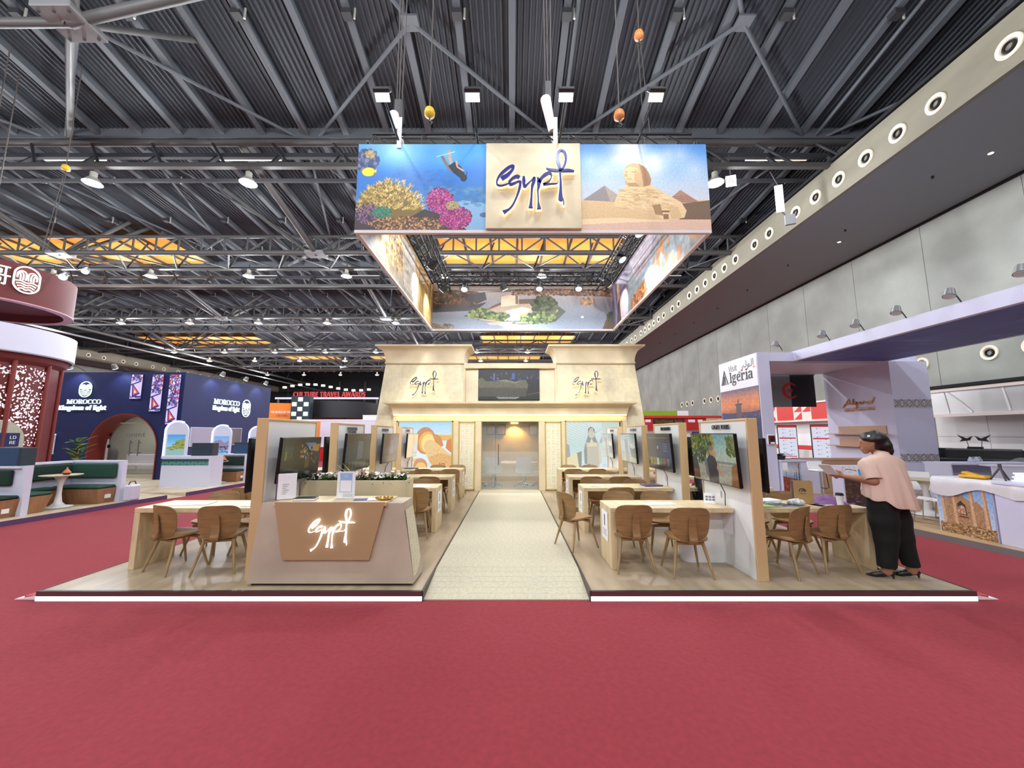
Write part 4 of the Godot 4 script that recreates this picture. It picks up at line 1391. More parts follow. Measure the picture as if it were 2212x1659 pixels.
	for q in hk:
		var o := thing("hook_block", q[0], "hook", q[1], 0.0, "hoist hooks")
		var g := Geo.new()
		g.lathe_smooth([Vector2(0.01, -0.1), Vector2(0.09, -0.06), Vector2(0.1, 0.0), Vector2(0.08, 0.07), Vector2(0.02, 0.11)], 12)
		part(o, "block", g, M[q[2]])
		var h := Geo.new()
		h.sweep([Vector3(0, -0.08, 0), Vector3(0, -0.14, 0), Vector3(0.05, -0.18, 0), Vector3(0.02, -0.24, 0), Vector3(-0.05, -0.2, 0)], 0.014, 6)
		part(o, "hook", h, M.steel_dark)
		bar(o, "chain", Vector3(0, 0.1, 0), Vector3(0.02, 13.75 - q[1].y, 0), 0.012, M.cable)
		if q[1].y > 8.0:
			bar(o, "chain", Vector3(-0.03, -0.2, 0), Vector3(-0.05, 6.9 - q[1].y, 0.2), 0.008, M.cable)
			bar(o, "chain", Vector3(0.03, -0.2, 0), Vector3(0.08, 6.9 - q[1].y, 0.2), 0.008, M.cable)
	for k in 2:
		var x: float = [-1.95, 0.62][k]
		var o := thing("chain_hoist", "black chain hoist with its chain bag above the %s" % ["left corner of the truss ring", "middle of the front banner"][k], "hoist", Vector3(x, 6.75, -6.05))
		var g := Geo.new()
		g.box(Vector3(0, 0.55 + 0.35 * k, 0), Vector3(0.16, 0.4, 0.16), 0.03)
		part(o, "motor", g, M.truss_black)
		var bg := Geo.new()
		bg.tube(Vector3(-0.05, 0.4 + 0.3 * k, 0.1), Vector3(0.05, 0.02, 0.18), 0.09, 0.06, 10)
		part(o, "chain_bag", bg, M.banner_back)
		for dx in [-0.04, 0.0, 0.05]: bar(o, "chain", Vector3(dx, 0.7, 0), Vector3(dx * 2.0, 7.1, 0), 0.01, M.cable)
		bar(o, "sling", Vector3(0.0, 0.4, 0), Vector3(0.1, -0.1, -0.02), 0.02, M.banner_back)
		boxpart(o, "strap", Vector3(0.06, -0.3, 0.21), Vector3(0.13, 0.25, 0.225), M.white)

func reef_print() -> StandardMaterial3D:
	var p := Pic.new(800, 562, c8(60, 130, 200), 11)
	p.grad(0.0, 1.0, [c8(70, 150, 220), c8(36, 108, 186), c8(60, 120, 186), c8(112, 158, 200)])
	p.light(0.3, 0.02, 0.34, c8(176, 222, 246), 0.95)
	p.light(0.66, 0.1, 0.3, c8(120, 190, 238), 0.7)
	p.blobs(120, 0.3, 0.3, 0.75, 0.55, 0.01, 0.04, [Color(0.2, 0.42, 0.68, 0.25), Color(0.24, 0.45, 0.7, 0.25), Color(0.15, 0.36, 0.62, 0.25)], 0.5)
	p.poly([0.6, 0.75, 0.8, 0.66, 1.0, 0.7, 1.0, 1.0, 0.6, 1.0], c8(128, 170, 206))
	p.blobs(170, 0.52, 0.5, 1.0, 0.72, 0.008, 0.028, [Color(0.3, 0.5, 0.64, 0.5), Color(0.24, 0.42, 0.58, 0.5), Color(0.42, 0.58, 0.66, 0.4)], 0.5)
	p.disc(0.97, 0.83, 0.035, c8(70, 104, 140), 0.02)
	# corals
	p.heap(160, 0.07, 0.2, 0.08, 0.14, 0.008, 0.02, [c8(40, 62, 110), c8(70, 84, 120), c8(110, 110, 140), c8(30, 46, 84)])
	p.heap(50, 0.09, 0.12, 0.035, 0.04, 0.006, 0.012, [c8(170, 150, 90), c8(140, 126, 92)])
	p.poly([0.0, 0.7, 0.2, 0.6, 0.42, 0.72, 0.6, 0.8, 0.74, 0.86, 0.84, 1.0, 0.0, 1.0], c8(62, 48, 50))
	p.poly([0.02, 0.62, 0.1, 0.5, 0.24, 0.44, 0.38, 0.52, 0.48, 0.66, 0.5, 0.78, 0.36, 0.9, 0.12, 0.84], c8(120, 98, 48))
	for i in 420:  # branching fan coral
		var a := p.r.randf_range(PI, TAU)
		var q := sqrt(p.r.randf())
		var x := 0.26 + cos(a) * 0.25 * q
		var y := 0.78 + sin(a) * 0.36 * q
		var c: Color = [c8(206, 180, 100), c8(172, 146, 70), c8(230, 208, 132), c8(146, 122, 60)][p.r.randi() % 4]
		for j in 3: p.line(x, y, x + p.r.randf_range(-0.02, 0.02) + cos(a) * 0.012, y - p.r.randf_range(0.015, 0.04), 0.0035, c)
	p.heap(260, 0.1, 0.82, 0.1, 0.12, 0.004, 0.009, [c8(90, 60, 110), c8(120, 90, 130), c8(50, 44, 66), c8(150, 110, 96)])
	p.heap(200, 0.2, 0.8, 0.07, 0.07, 0.003, 0.008, [c8(40, 120, 96), c8(60, 140, 110), c8(34, 90, 80)])
	p.heap(700, 0.4, 0.93, 0.3, 0.08, 0.003, 0.008, [c8(170, 122, 70), c8(120, 84, 54), c8(196, 154, 100), c8(80, 56, 44)])
	for q in [[0.63, 0.66, 0.1, 0.14], [0.75, 0.86, 0.12, 0.13]]:
		p.heap(160, q[0], q[1], q[2], q[3], 0.008, 0.014, [c8(96, 20, 74), c8(120, 30, 90)])
		p.heap(900, q[0], q[1], q[2], q[3], 0.0025, 0.006, [c8(150, 40, 110), c8(184, 70, 140), c8(120, 26, 88), c8(210, 110, 166)])
	p.heap(180, 0.73, 0.72, 0.05, 0.05, 0.003, 0.007, [c8(176, 160, 110), c8(140, 130, 96)])
	# fish
	p.disc(0.085, 0.33, 0.05, c8(240, 208, 40), 0.036)
	p.poly([0.125, 0.33, 0.145, 0.29, 0.142, 0.38], c8(236, 200, 40))
	p.disc(0.135, 0.36, 0.012, c8(90, 100, 140), 0.018)
	# swimmer going down
	var sk := c8(186, 150, 120)
	p.curve([0.64, 0.14, 0.68, 0.25, 0.72, 0.32], 0.022, c8(120, 100, 90))
	p.curve([0.695, 0.07, 0.7, 0.16, 0.715, 0.24], 0.02, sk)
	p.poly([0.69, 0.26, 0.74, 0.21, 0.79, 0.27, 0.82, 0.36, 0.78, 0.4, 0.73, 0.34], c8(28, 36, 52))
	p.curve([0.75, 0.2, 0.76, 0.27, 0.81, 0.32], 0.014, sk)
	p.disc(0.81, 0.4, 0.026, c8(24, 28, 38), 0.03)
	p.line(0.83, 0.38, 0.835, 0.33, 0.006, c8(20, 20, 30))
	p.curve([0.6, 0.15, 0.65, 0.13, 0.74, 0.09], 0.008, c8(160, 200, 226))
	p.grain(0.05, 0.08, 8)
	return printed("reef_print", p.im)

func sphinx_print() -> StandardMaterial3D:
	var p := Pic.new(800, 562, c8(90, 150, 210), 12)
	p.grad(0.0, 0.7, [c8(62, 128, 206), c8(120, 170, 220), c8(176, 198, 220), c8(206, 206, 214)])
	for i in 9: p.light(0.1 + i * 0.1, 0.2 + 0.12 * sin(i * 1.7), 0.2, c8(226, 230, 236), 0.5)
	p.light(0.4, 0.03, 0.3, c8(255, 246, 226), 0.95)
	p.light(0.6, 0.2, 0.16, c8(246, 238, 236), 0.6)
	p.rect(0, 0.66, 1, 1, c8(214, 190, 152))
	p.poly([0.03, 0.66, 0.2, 0.49, 0.3, 0.6, 0.3, 0.68], c8(142, 136, 138))
	p.poly([0.2, 0.49, 0.3, 0.6, 0.3, 0.68, 0.24, 0.68], c8(170, 158, 148))
	p.poly([0.7, 0.64, 0.78, 0.54, 0.92, 0.68, 0.7, 0.7], c8(170, 128, 108))
	for i in 4: p.line(0.72 + i * 0.01, 0.62 + i * 0.02, 0.84 + i * 0.02, 0.61 + i * 0.02, 0.006, c8(142, 106, 94))
	p.poly([0.78, 0.7, 1.0, 0.66, 1.0, 0.9, 0.76, 0.88], c8(112, 88, 66))
	p.poly([0.0, 0.68, 0.3, 0.68, 0.6, 0.76, 0.62, 0.9, 0.0, 0.92], c8(212, 182, 138))
	# body and weathered layers of the figure
	p.poly([0.3, 0.58, 0.36, 0.5, 0.45, 0.47, 0.56, 0.49, 0.66, 0.58, 0.78, 0.68, 0.82, 0.78, 0.8, 0.86, 0.64, 0.9, 0.58, 0.78, 0.26, 0.73], c8(224, 196, 152))
	for i in 260:
		var y := p.r.randf_range(0.53, 0.76)
		var x := p.r.randf_range(0.3 - (y - 0.53) * 0.12, 0.56 + (y - 0.5) * 0.7)
		p.line(x, y, x + p.r.randf_range(0.02, 0.07), y + p.r.randf_range(-0.004, 0.012), p.r.randf_range(0.002, 0.005), [c8(196, 164, 122), c8(208, 178, 136), c8(176, 144, 106), c8(236, 210, 170)][p.r.randi() % 4])
	p.poly([0.56, 0.72, 0.62, 0.7, 0.64, 0.84, 0.58, 0.82], c8(160, 126, 92))
	p.poly([0.68, 0.72, 0.76, 0.74, 0.78, 0.86, 0.7, 0.88], c8(208, 176, 134))
	# head cloth, then the face turned to the left
	p.poly([0.355, 0.31, 0.375, 0.255, 0.42, 0.228, 0.47, 0.232, 0.515, 0.27, 0.545, 0.34, 0.562, 0.42, 0.55, 0.485, 0.5, 0.51, 0.4, 0.5, 0.36, 0.48], c8(198, 166, 128))
	p.poly([0.47, 0.232, 0.515, 0.27, 0.545, 0.34, 0.562, 0.42, 0.55, 0.485, 0.5, 0.5, 0.49, 0.36], c8(160, 126, 96))
	for i in 9: p.line(0.49 + i * 0.004, 0.26 + i * 0.025, 0.535 + i * 0.003, 0.3 + i * 0.022, 0.003, c8(142, 110, 84))
	p.poly([0.36, 0.3, 0.4, 0.265, 0.455, 0.28, 0.475, 0.34, 0.468, 0.41, 0.44, 0.455, 0.395, 0.46, 0.365, 0.43, 0.35, 0.37], c8(220, 190, 150))
	p.poly([0.44, 0.29, 0.475, 0.34, 0.468, 0.41, 0.44, 0.455, 0.43, 0.4], c8(198, 166, 128))
	p.poly([0.35, 0.37, 0.372, 0.34, 0.38, 0.38, 0.36, 0.392], c8(188, 156, 120))
	p.line(0.364, 0.33, 0.384, 0.327, 0.007, c8(168, 134, 104))
	p.line(0.412, 0.328, 0.442, 0.332, 0.007, c8(168, 134, 104))
	p.line(0.372, 0.415, 0.412, 0.414, 0.006, c8(170, 136, 106))
	p.poly([0.38, 0.46, 0.44, 0.455, 0.47, 0.5, 0.38, 0.5], c8(170, 138, 106))
	p.rect(0.63, 0.78, 0.69, 0.8, c8(120, 92, 66))
	p.rect(0.64, 0.82, 0.68, 0.88, c8(140, 106, 76))
	p.poly([0.0, 0.92, 0.5, 0.88, 1.0, 0.88, 1.0, 1.0, 0.0, 1.0], c8(214, 180, 160))
	p.poly([0.0, 0.88, 0.3, 0.86, 0.7, 0.9, 0.3, 0.92, 0.0, 0.94], c8(232, 206, 168))
	p.grain(0.05, 0.06, 5)
	return printed("sphinx_print", p.im)

func side_print(k: int) -> StandardMaterial3D:
	var p := Pic.new(640, 170, c8(200, 160, 100), 20 + k)
	if k == 0:  # from the front end towards the rear: hanging rock, blue gap, bright hall, pillars
		p.grad(0.0, 1.0, [c8(196, 152, 96), c8(214, 178, 120), c8(150, 146, 140)])
		for i in 60: p.poly([0.0 + i * 0.006, 1.0, 0.01 + i * 0.006, p.r.randf_range(0.3, 0.8), 0.02 + i * 0.006, 1.0], [c8(126, 128, 130), c8(170, 136, 90), c8(146, 136, 124)][p.r.randi() % 3])
		p.poly([0.2, 0.0, 0.3, 0.0, 0.36, 0.5, 0.33, 0.5], c8(70, 70, 160))
		p.heap(300, 0.34, 0.5, 0.22, 0.3, 0.004, 0.012, [c8(206, 164, 104), c8(166, 120, 66), c8(232, 200, 140), c8(120, 86, 54)])
		p.poly([0.4, 0.2, 0.6, 0.1, 0.66, 0.9, 0.46, 0.9], c8(214, 204, 190))
		for i in 16:
			var x := 0.68 + i * 0.02
			p.rect(x, 0.1, x + 0.011, 1.0, c8(206, 160, 92))
			p.rect(x + 0.011, 0.15, x + 0.02, 1.0, c8(66, 46, 30))
		p.rect(0.66, 0.0, 1.0, 0.14, c8(180, 134, 78))
	else:
		p.grad(0.0, 1.0, [c8(150, 130, 150), c8(164, 176, 190), c8(130, 150, 160)])
		p.poly([0.0, 0.0, 0.3, 0.0, 0.26, 1.0, 0.0, 1.0], c8(128, 118, 146))
		p.poly([0.1, 0.2, 0.13, 0.2, 0.17, 1.0, 0.09, 1.0], c8(206, 160, 110))
		p.poly([0.1, 0.6, 0.14, 0.5, 0.16, 1.0, 0.08, 1.0], c8(60, 50, 66))
		p.poly([0.3, 0.0, 0.62, 0.0, 0.58, 0.5, 0.4, 0.6], c8(196, 184, 200))
		p.poly([0.32, 0.8, 0.5, 0.7, 0.52, 1.0, 0.3, 1.0], c8(176, 110, 74))
		p.poly([0.5, 0.0, 0.58, 0.0, 1.0, 0.3, 1.0, 0.42], c8(40, 40, 48))
		p.poly([0.6, 0.0, 1.0, 0.0, 1.0, 0.24, 0.66, 0.04], c8(176, 106, 66))
		p.blobs(60, 0.55, 0.5, 1.0, 1.0, 0.006, 0.02, [c8(196, 140, 96), c8(140, 166, 168), c8(176, 188, 196), c8(206, 150, 100)], 1.6)
		p.blobs(80, 0.34, 0.78, 0.52, 1.0, 0.003, 0.008, [c8(224, 150, 70), c8(120, 70, 50)])
	p.grain(0.14, 0.05, 7)
	return printed("side_print_%d" % k, p.im)

func island_print() -> StandardMaterial3D:
	var p := Pic.new(900, 240, c8(150, 156, 168), 31)
	p.grad(0.0, 1.0, [c8(180, 164, 152), c8(172, 162, 158), c8(140, 140, 148), c8(120, 128, 140), c8(150, 164, 186)])
	p.poly([0.28, 0.2, 0.5, 0.13, 0.7, 0.12, 1.0, 0.16, 1.0, 0.3, 0.7, 0.27, 0.42, 0.2], c8(120, 88, 70))
	p.blobs(400, 0.44, 0.14, 1.0, 0.27, 0.003, 0.009, [c8(146, 106, 82), c8(104, 76, 62), c8(172, 132, 104), c8(84, 64, 54)], 0.7)
	p.poly([0.0, 0.18, 0.1, 0.16, 0.24, 0.18, 0.3, 0.36, 0.22, 0.5, 0.0, 0.52], c8(84, 60, 48))
	p.blobs(380, 0.0, 0.2, 0.25, 0.46, 0.003, 0.01, [c8(110, 76, 56), c8(70, 52, 42), c8(136, 98, 72), c8(60, 62, 44)], 0.8)
	p.poly([0.16, 0.26, 0.29, 0.2, 0.3, 0.36, 0.2, 0.44], c8(78, 74, 78))
	p.poly([0.0, 0.5, 0.2, 0.5, 0.3, 0.42, 0.24, 0.6, 0.0, 0.64], c8(62, 60, 64))
	p.poly([0.17, 0.72, 0.3, 0.56, 0.5, 0.46, 0.66, 0.4, 0.74, 0.62, 0.68, 0.84, 0.5, 0.9, 0.36, 0.86], c8(72, 78, 62))
	p.poly([0.2, 0.74, 0.3, 0.58, 0.4, 0.44, 0.62, 0.4, 0.7, 0.6, 0.64, 0.8, 0.44, 0.82], c8(178, 156, 134))
	p.poly([0.33, 0.5, 0.38, 0.42, 0.39, 0.46, 0.3, 0.6], c8(110, 80, 64))
	p.poly([0.38, 0.3, 0.42, 0.26, 0.48, 0.28, 0.47, 0.48, 0.38, 0.52], c8(226, 200, 168))
	p.rect(0.46, 0.28, 0.475, 0.46, c8(120, 96, 80))
	p.poly([0.48, 0.36, 0.6, 0.34, 0.6, 0.44, 0.48, 0.46], c8(100, 80, 62))
	p.poly([0.4, 0.62, 0.5, 0.52, 0.56, 0.58, 0.46, 0.7], c8(222, 206, 186))
	var gr := [c8(74, 96, 48), c8(52, 72, 38), c8(110, 128, 64), c8(40, 54, 32), c8(138, 150, 80)]
	p.heap(240, 0.27, 0.68, 0.07, 0.1, 0.005, 0.012, gr)
	p.heap(180, 0.37, 0.74, 0.06, 0.08, 0.005, 0.011, gr)
	p.heap(420, 0.62, 0.5, 0.07, 0.2, 0.006, 0.013, [c8(66, 74, 42), c8(48, 56, 34), c8(90, 96, 56), c8(40, 44, 30)])
	p.heap(360, 0.58, 0.76, 0.1, 0.1, 0.005, 0.012, gr)
	p.poly([0.2, 0.74, 0.4, 0.84, 0.46, 0.84, 0.4, 0.88, 0.3, 0.82], c8(186, 164, 132))
	p.line(0.4, 0.82, 0.46, 0.7, 0.006, c8(206, 190, 160))
	p.poly([0.3, 0.86, 0.44, 0.84, 0.44, 0.9, 0.32, 0.92], c8(190, 176, 166))
	p.disc(0.39, 0.9, 0.028, c8(216, 190, 170), 0.008)
	p.poly([0.46, 0.84, 0.53, 0.84, 0.53, 0.88, 0.46, 0.88], c8(150, 126, 104))
	p.heap(120, 0.86, 0.4, 0.04, 0.08, 0.003, 0.009, [c8(160, 124, 96), c8(120, 92, 74), c8(190, 152, 118)])
	p.disc(0.83, 0.74, 0.008, c8(236, 232, 232), 0.006)
	p.poly([0.94, 1.0, 0.96, 0.8, 1.0, 0.68, 1.0, 1.0], c8(96, 76, 62))
	p.heap(80, 0.99, 0.74, 0.02, 0.1, 0.004, 0.009, [c8(60, 66, 48), c8(80, 84, 58)])
	p.blobs(90, 0.0, 0.9, 0.12, 1.0, 0.003, 0.012, [c8(120, 104, 92), c8(94, 84, 78), c8(150, 136, 122)], 0.6)
	p.grain(0.05, 0.07, 6)
	return printed("island_print", p.im)

# ---------------------------------------------------------------- partitions with screens
const ORD := ["first", "second", "third", "fourth"]

func partitions() -> void:
	var zs := [-4.75, -6.68, -8.6, -10.58]
	var names := [["", "LUXOR EGYPT TOURS", "NILE ROUTES EGYPT", "RED SEA TRIPS"], ["CASTLE TOURS", "STAR SAND TOURS", "LA SIRENE", "EGYPT TRAVEL"]]
	var tvs := [tv_print(0), tv_print(1), tv_print(2), tv_print(3), tv_print(4), tv_print(5)]
	var which := [[1, 2, 2, 4], [0, 3, 5, 5]]
	for side in 2:
		var sg := -1.0 if side == 0 else 1.0
		var sd: String = ["left", "right"][side]
		for k in 4:
			var z: float = zs[k]
			var xf := CX + sg * 2.91   # face towards the aisle
			var o := thing("display_partition", "white display partition with tan edge, %s from the front on the %s of the aisle" % [ORD[k], sd], "partition", Vector3(xf, P, z))
			var dp := 1.22
			var w := sg * 0.13
			var e := 0.03
			boxpart(o, "core", Vector3(minf(sg * 0.012, w - sg * 0.012), 0, -dp + e), Vector3(maxf(sg * 0.012, w - sg * 0.012), 1.86, -e), M.panel_white)
			boxpart(o, "edge_front", Vector3(minf(0, w), 0, -e), Vector3(maxf(0, w), 1.89, 0), M.panel_edge, 0.004)
			boxpart(o, "edge_rear", Vector3(minf(0, w), 0, -dp), Vector3(maxf(0, w), 1.89, -dp + e), M.panel_edge, 0.004)
			boxpart(o, "edge_top", Vector3(minf(0, w), 1.86, -dp + e), Vector3(maxf(0, w), 1.889, -e), M.panel_edge, 0.004)
			var words: String = names[side][k]
			if words:
				var b := Basis(Vector3.UP, -sg * PI / 2.0)
				text(o, "lettering", words, M.ink if k < 2 and side == 1 else M.ink_soft, Transform3D(b, Vector3(-sg * 0.004, 1.79, -0.6)), 0.06, 0.44 if k < 3 else 0.36)
				if side == 0 and k == 1: text(o, "lettering", "SOLE OFFER", M.ink_soft, Transform3D(b, Vector3(-sg * 0.004, 1.73, -0.6)), 0.05, 0.36)
			boxpart(o, "socket", Vector3(minf(0, -sg * 0.01), 0.84, -0.78), Vector3(maxf(0, -sg * 0.01), 0.93, -0.7), M.white)
			# screen on a tilted bracket
			var big := side == 1 or k > 0
			var tw := 1.16 if big else 0.98
			var th := 0.66 if big else 0.56
			var t := thing("television", "%s television on the %s partition %s of the aisle" % [["bright", "dark"][0 if side == 1 and k == 0 or k == 3 and side == 0 else 1], ORD[k], sd], "television", Vector3(xf - sg * 0.15, P + 1.375, z - 0.6 + (0.02 if big else 0.05)), 0.0, "wall screens on the partitions")
			t.rotation = Vector3(0, -sg * PI / 2.0, 0)
			var tilt := Basis(Vector3.RIGHT, 0.055)
			var g := Geo.new()
			g.xf = Transform3D(tilt, Vector3.ZERO)
			g.box(Vector3(0, 0, -0.022), Vector3(tw, th, 0.044), 0.008)
			part(t, "body", g, M.tv_black)
			var s := Geo.new()
			s.xf = g.xf
			var hw := tw / 2.0 - 0.012
			var hh := th / 2.0 - 0.012
			s.quad(Vector3(-hw, -hh - 0.0, 0.001), Vector3(hw, -hh, 0.001), Vector3(hw, hh, 0.001), Vector3(-hw, hh, 0.001))
			part(t, "picture", s, tvs[which[side][k]])
			boxpart(t, "bracket", Vector3(-0.12, -0.12, -0.15), Vector3(0.12, 0.12, -0.04), M.black)
			var c := Geo.new()
			c.sweep([Vector3(0.05, -th / 2.0 + 0.02, -0.05), Vector3(0.04, -0.45, -0.12), Vector3(0.0, -0.6, -0.135), Vector3(0.02, -0.72, -0.135)], 0.006, 5)
			part(t, "cable", c, M.black)
			if k < 3:  # black screen on the outer face
				var ot := thing("television", "black back-to-back television on the outer face of the %s partition on the %s" % [ORD[k], sd], "television", Vector3(xf + w + sg * 0.1, P + 1.32, z - 0.62))
				boxpart(ot, "body", Vector3(-0.02, -0.33, -0.58), Vector3(0.02, 0.33, 0.58), M.tv_black, 0.008)
				boxpart(ot, "bracket", Vector3(minf(0, -sg * 0.1), -0.1, -0.1), Vector3(maxf(0, -sg * 0.1), 0.1, 0.1), M.black)
	# glossy dark roll-up behind the left outer table
	var pl := solo("paper_sheet", _sheet(0.24, 0.32), M.paper, "white sheet taped low on the first right partition", "sheet of paper", "", Vector3(CX + 2.903, 0.66, -5.32), -PI / 2.0)
	pl.rotation.z = 0.02

func _sheet(w: float, h: float) -> Geo:
	var g := Geo.new()
	g.box(Vector3.ZERO, Vector3(w, h, 0.003))
	return g

func tv_print(k: int) -> StandardMaterial3D:
	var p := Pic.new(256, 146, c8(30, 32, 30), 40 + k)
	var lit := 0.55
	match k:
		0:  # man under trees by the sea
			p.grad(0.0, 1.0, [c8(120, 170, 180), c8(170, 200, 190), c8(196, 190, 170), c8(150, 140, 120)])
			p.rect(0.3, 0.55, 1.0, 0.6, c8(130, 140, 140))
			p.rect(0.0, 0.62, 1.0, 1.0, c8(170, 166, 150))
			p.blobs(230, 0.0, 0.0, 0.55, 0.4, 0.01, 0.035, [c8(92, 120, 40), c8(60, 88, 30), c8(130, 140, 60), c8(44, 66, 30), c8(170, 150, 70)])
			p.blobs(80, 0.0, 0.3, 0.36, 0.6, 0.01, 0.03, [c8(44, 60, 30), c8(70, 92, 40)])
			p.blobs(90, 0.84, 0.04, 1.0, 0.42, 0.01, 0.03, [c8(88, 110, 44), c8(60, 84, 32), c8(120, 130, 66)])
			p.poly([0.0, 0.5, 0.12, 0.5, 0.16, 0.8, 0.0, 0.84], c8(60, 56, 48))
			p.poly([0.36, 0.56, 0.44, 0.42, 0.56, 0.46, 0.62, 0.66, 0.6, 1.0, 0.38, 1.0], c8(56, 50, 64))
			p.disc(0.49, 0.34, 0.05, c8(186, 140, 112), 0.06)
			p.poly([0.52, 0.34, 0.58, 0.3, 0.6, 0.44, 0.54, 0.48], c8(206, 156, 126))
			p.poly([0.6, 0.62, 0.68, 0.74, 0.7, 0.84, 0.66, 0.84, 0.58, 0.7], c8(196, 150, 120))
			p.disc(0.49, 0.29, 0.05, c8(120, 116, 112), 0.03)
			p.poly([0.3, 0.6, 0.36, 0.44, 0.4, 0.9, 0.34, 0.9], c8(110, 116, 120))
			p.poly([0.9, 0.62, 1.0, 0.56, 1.0, 1.0, 0.86, 1.0], c8(150, 100, 60))
			p.rect(0.0, 0.8, 0.16, 0.98, c8(110, 76, 54))
			lit = 0.6
		1:  # dark hall with gilded figures
			p.grad(0.0, 1.0, [c8(52, 48, 34), c8(66, 62, 44), c8(58, 54, 38), c8(20, 20, 18)])
			for i in 5: p.rect(0.08 + i * 0.04, 0.18, 0.095 + i * 0.04, 0.5, c8(110, 112, 100))
			p.rect(0.08, 0.32, 0.12, 0.52, c8(130, 140, 50))
			p.poly([0.56, 0.12, 0.86, 0.12, 0.78, 0.34, 0.66, 0.3], c8(120, 134, 180))
			p.poly([0.76, 0.18, 0.98, 0.16, 0.96, 0.36, 0.8, 0.34], c8(190, 140, 60))
			p.blobs(46, 0.46, 0.2, 0.76, 0.5, 0.008, 0.024, [c8(170, 130, 60), c8(60, 50, 30), c8(200, 170, 110), c8(90, 84, 110)], 1.4)
			for i in 5: p.rect(0.6 + i * 0.022, 0.52, 0.61 + i * 0.022, 0.76, c8(176, 130, 40))
			p.curve([0.74, 0.5, 0.86, 0.66, 0.9, 0.5], 0.02, c8(140, 100, 50))
			p.line(0.58, 0.16, 0.74, 0.4, 0.02, c8(24, 24, 26))
			p.poly([0.0, 0.86, 1.0, 0.8, 1.0, 1.0, 0.0, 1.0], c8(22, 20, 18))
			lit = 0.5
		2:  # dim menu
			p.grad(0.0, 1.0, [c8(70, 68, 58), c8(76, 78, 74), c8(60, 66, 66)])
			p.rect(0.44, 0.2, 0.66, 0.72, c8(110, 116, 124))
			p.blobs(14, 0.1, 0.1, 0.9, 0.14, 0.006, 0.012, [c8(130, 90, 70)])
			for i in 6: p.rect(0.14 + i * 0.12, 0.78, 0.23 + i * 0.12, 0.98, [c8(110, 96, 50), c8(84, 104, 116), c8(90, 110, 100)][i % 3])
			lit = 0.45
		3:  # blue menu with tiles
			p.grad(0.0, 1.0, [c8(40, 48, 64), c8(48, 70, 108), c8(40, 62, 96), c8(44, 56, 66)])
			p.poly([0.0, 0.0, 0.4, 0.0, 0.44, 1.0, 0.0, 1.0], c8(74, 78, 82))
			for i in 10: p.rect(0.08 + i * 0.085, 0.1, 0.12 + i * 0.085, 0.125, c8(150, 160, 170))
			p.rect(0.46, 0.34, 0.49, 0.43, c8(220, 224, 230))
			for i in 4: p.rect(0.7, 0.28 + i * 0.06, 0.86, 0.3 + i * 0.06, c8(130, 150, 180))
			for i in 6: p.rect(0.1 + i * 0.14, 0.68, 0.21 + i * 0.14, 0.88, [c8(160, 150, 70), c8(140, 140, 80), c8(200, 200, 190), c8(50, 120, 90), c8(170, 50, 64), c8(90, 120, 110)][i])
			lit = 0.55
		4:  # reflected column picture
			p.grad(0.0, 1.0, [c8(206, 180, 140), c8(196, 178, 140), c8(176, 196, 210), c8(170, 160, 120)])
			p.poly([0.0, 0.0, 0.4, 0.0, 0.56, 0.5, 0.4, 1.0, 0.0, 1.0], c8(212, 192, 148))
			p.ring(0.3, 0.4, 0.3, 0.1, c8(190, 150, 100), -1.4, 0.9)
			p.poly([0.6, 0.5, 1.0, 0.4, 1.0, 0.7, 0.56, 0.8], c8(160, 186, 214))
			lit = 0.75
		5:  # pale museum hall
			p.grad(0.0, 1.0, [c8(120, 140, 140), c8(176, 190, 190), c8(170, 180, 178), c8(190, 190, 160)])
			for i in 7: p.line(0.05, 0.1 + i * 0.08, 0.7, 0.02 + i * 0.09, 0.012, c8(206, 216, 216))
			p.poly([0.62, 0.4, 1.0, 0.34, 1.0, 0.84, 0.7, 0.8], c8(110, 116, 116))
			p.disc(0.82, 0.42, 0.16, c8(206, 210, 206), 0.05)
			p.poly([0.3, 0.2, 0.5, 0.16, 0.56, 1.0, 0.34, 1.0], c8(130, 134, 128))
			lit = 0.6
	p.grain(0.12, 0.08, k)
	var m := printed("tv_%d" % k, p.im, lit, 0.12)
	m.albedo_color = Color(0.03, 0.03, 0.03)
	return m

# ---------------------------------------------------------------- tables and chairs
func table(called_label: String, xin: float, xout: float, z: float, d: float, group: String) -> Node3D:
	# xin: the end with the leg slab, xout: the end fixed to the partition
	var o := thing("meeting_table", called_label, "table", Vector3(xin, P, z), 0.0, group)
	var L := xout - xin
	var sg := signf(L)
	boxpart(o, "tabletop", Vector3(minf(0, L), 0.695, -d), Vector3(maxf(0, L), 0.755, 0), M.light_wood, 0.004)
	boxpart(o, "leg", Vector3(minf(0, sg * 0.075), 0, -d), Vector3(maxf(0, sg * 0.075), 0.694, 0), M.light_wood, 0.004)
	boxpart(o, "support_panel", Vector3(minf(L, L - sg * 0.4), 0, -d * 0.5 - 0.015), Vector3(maxf(L, L - sg * 0.4), 0.694, -d * 0.5 + 0.015), M.panel_white)
	return o

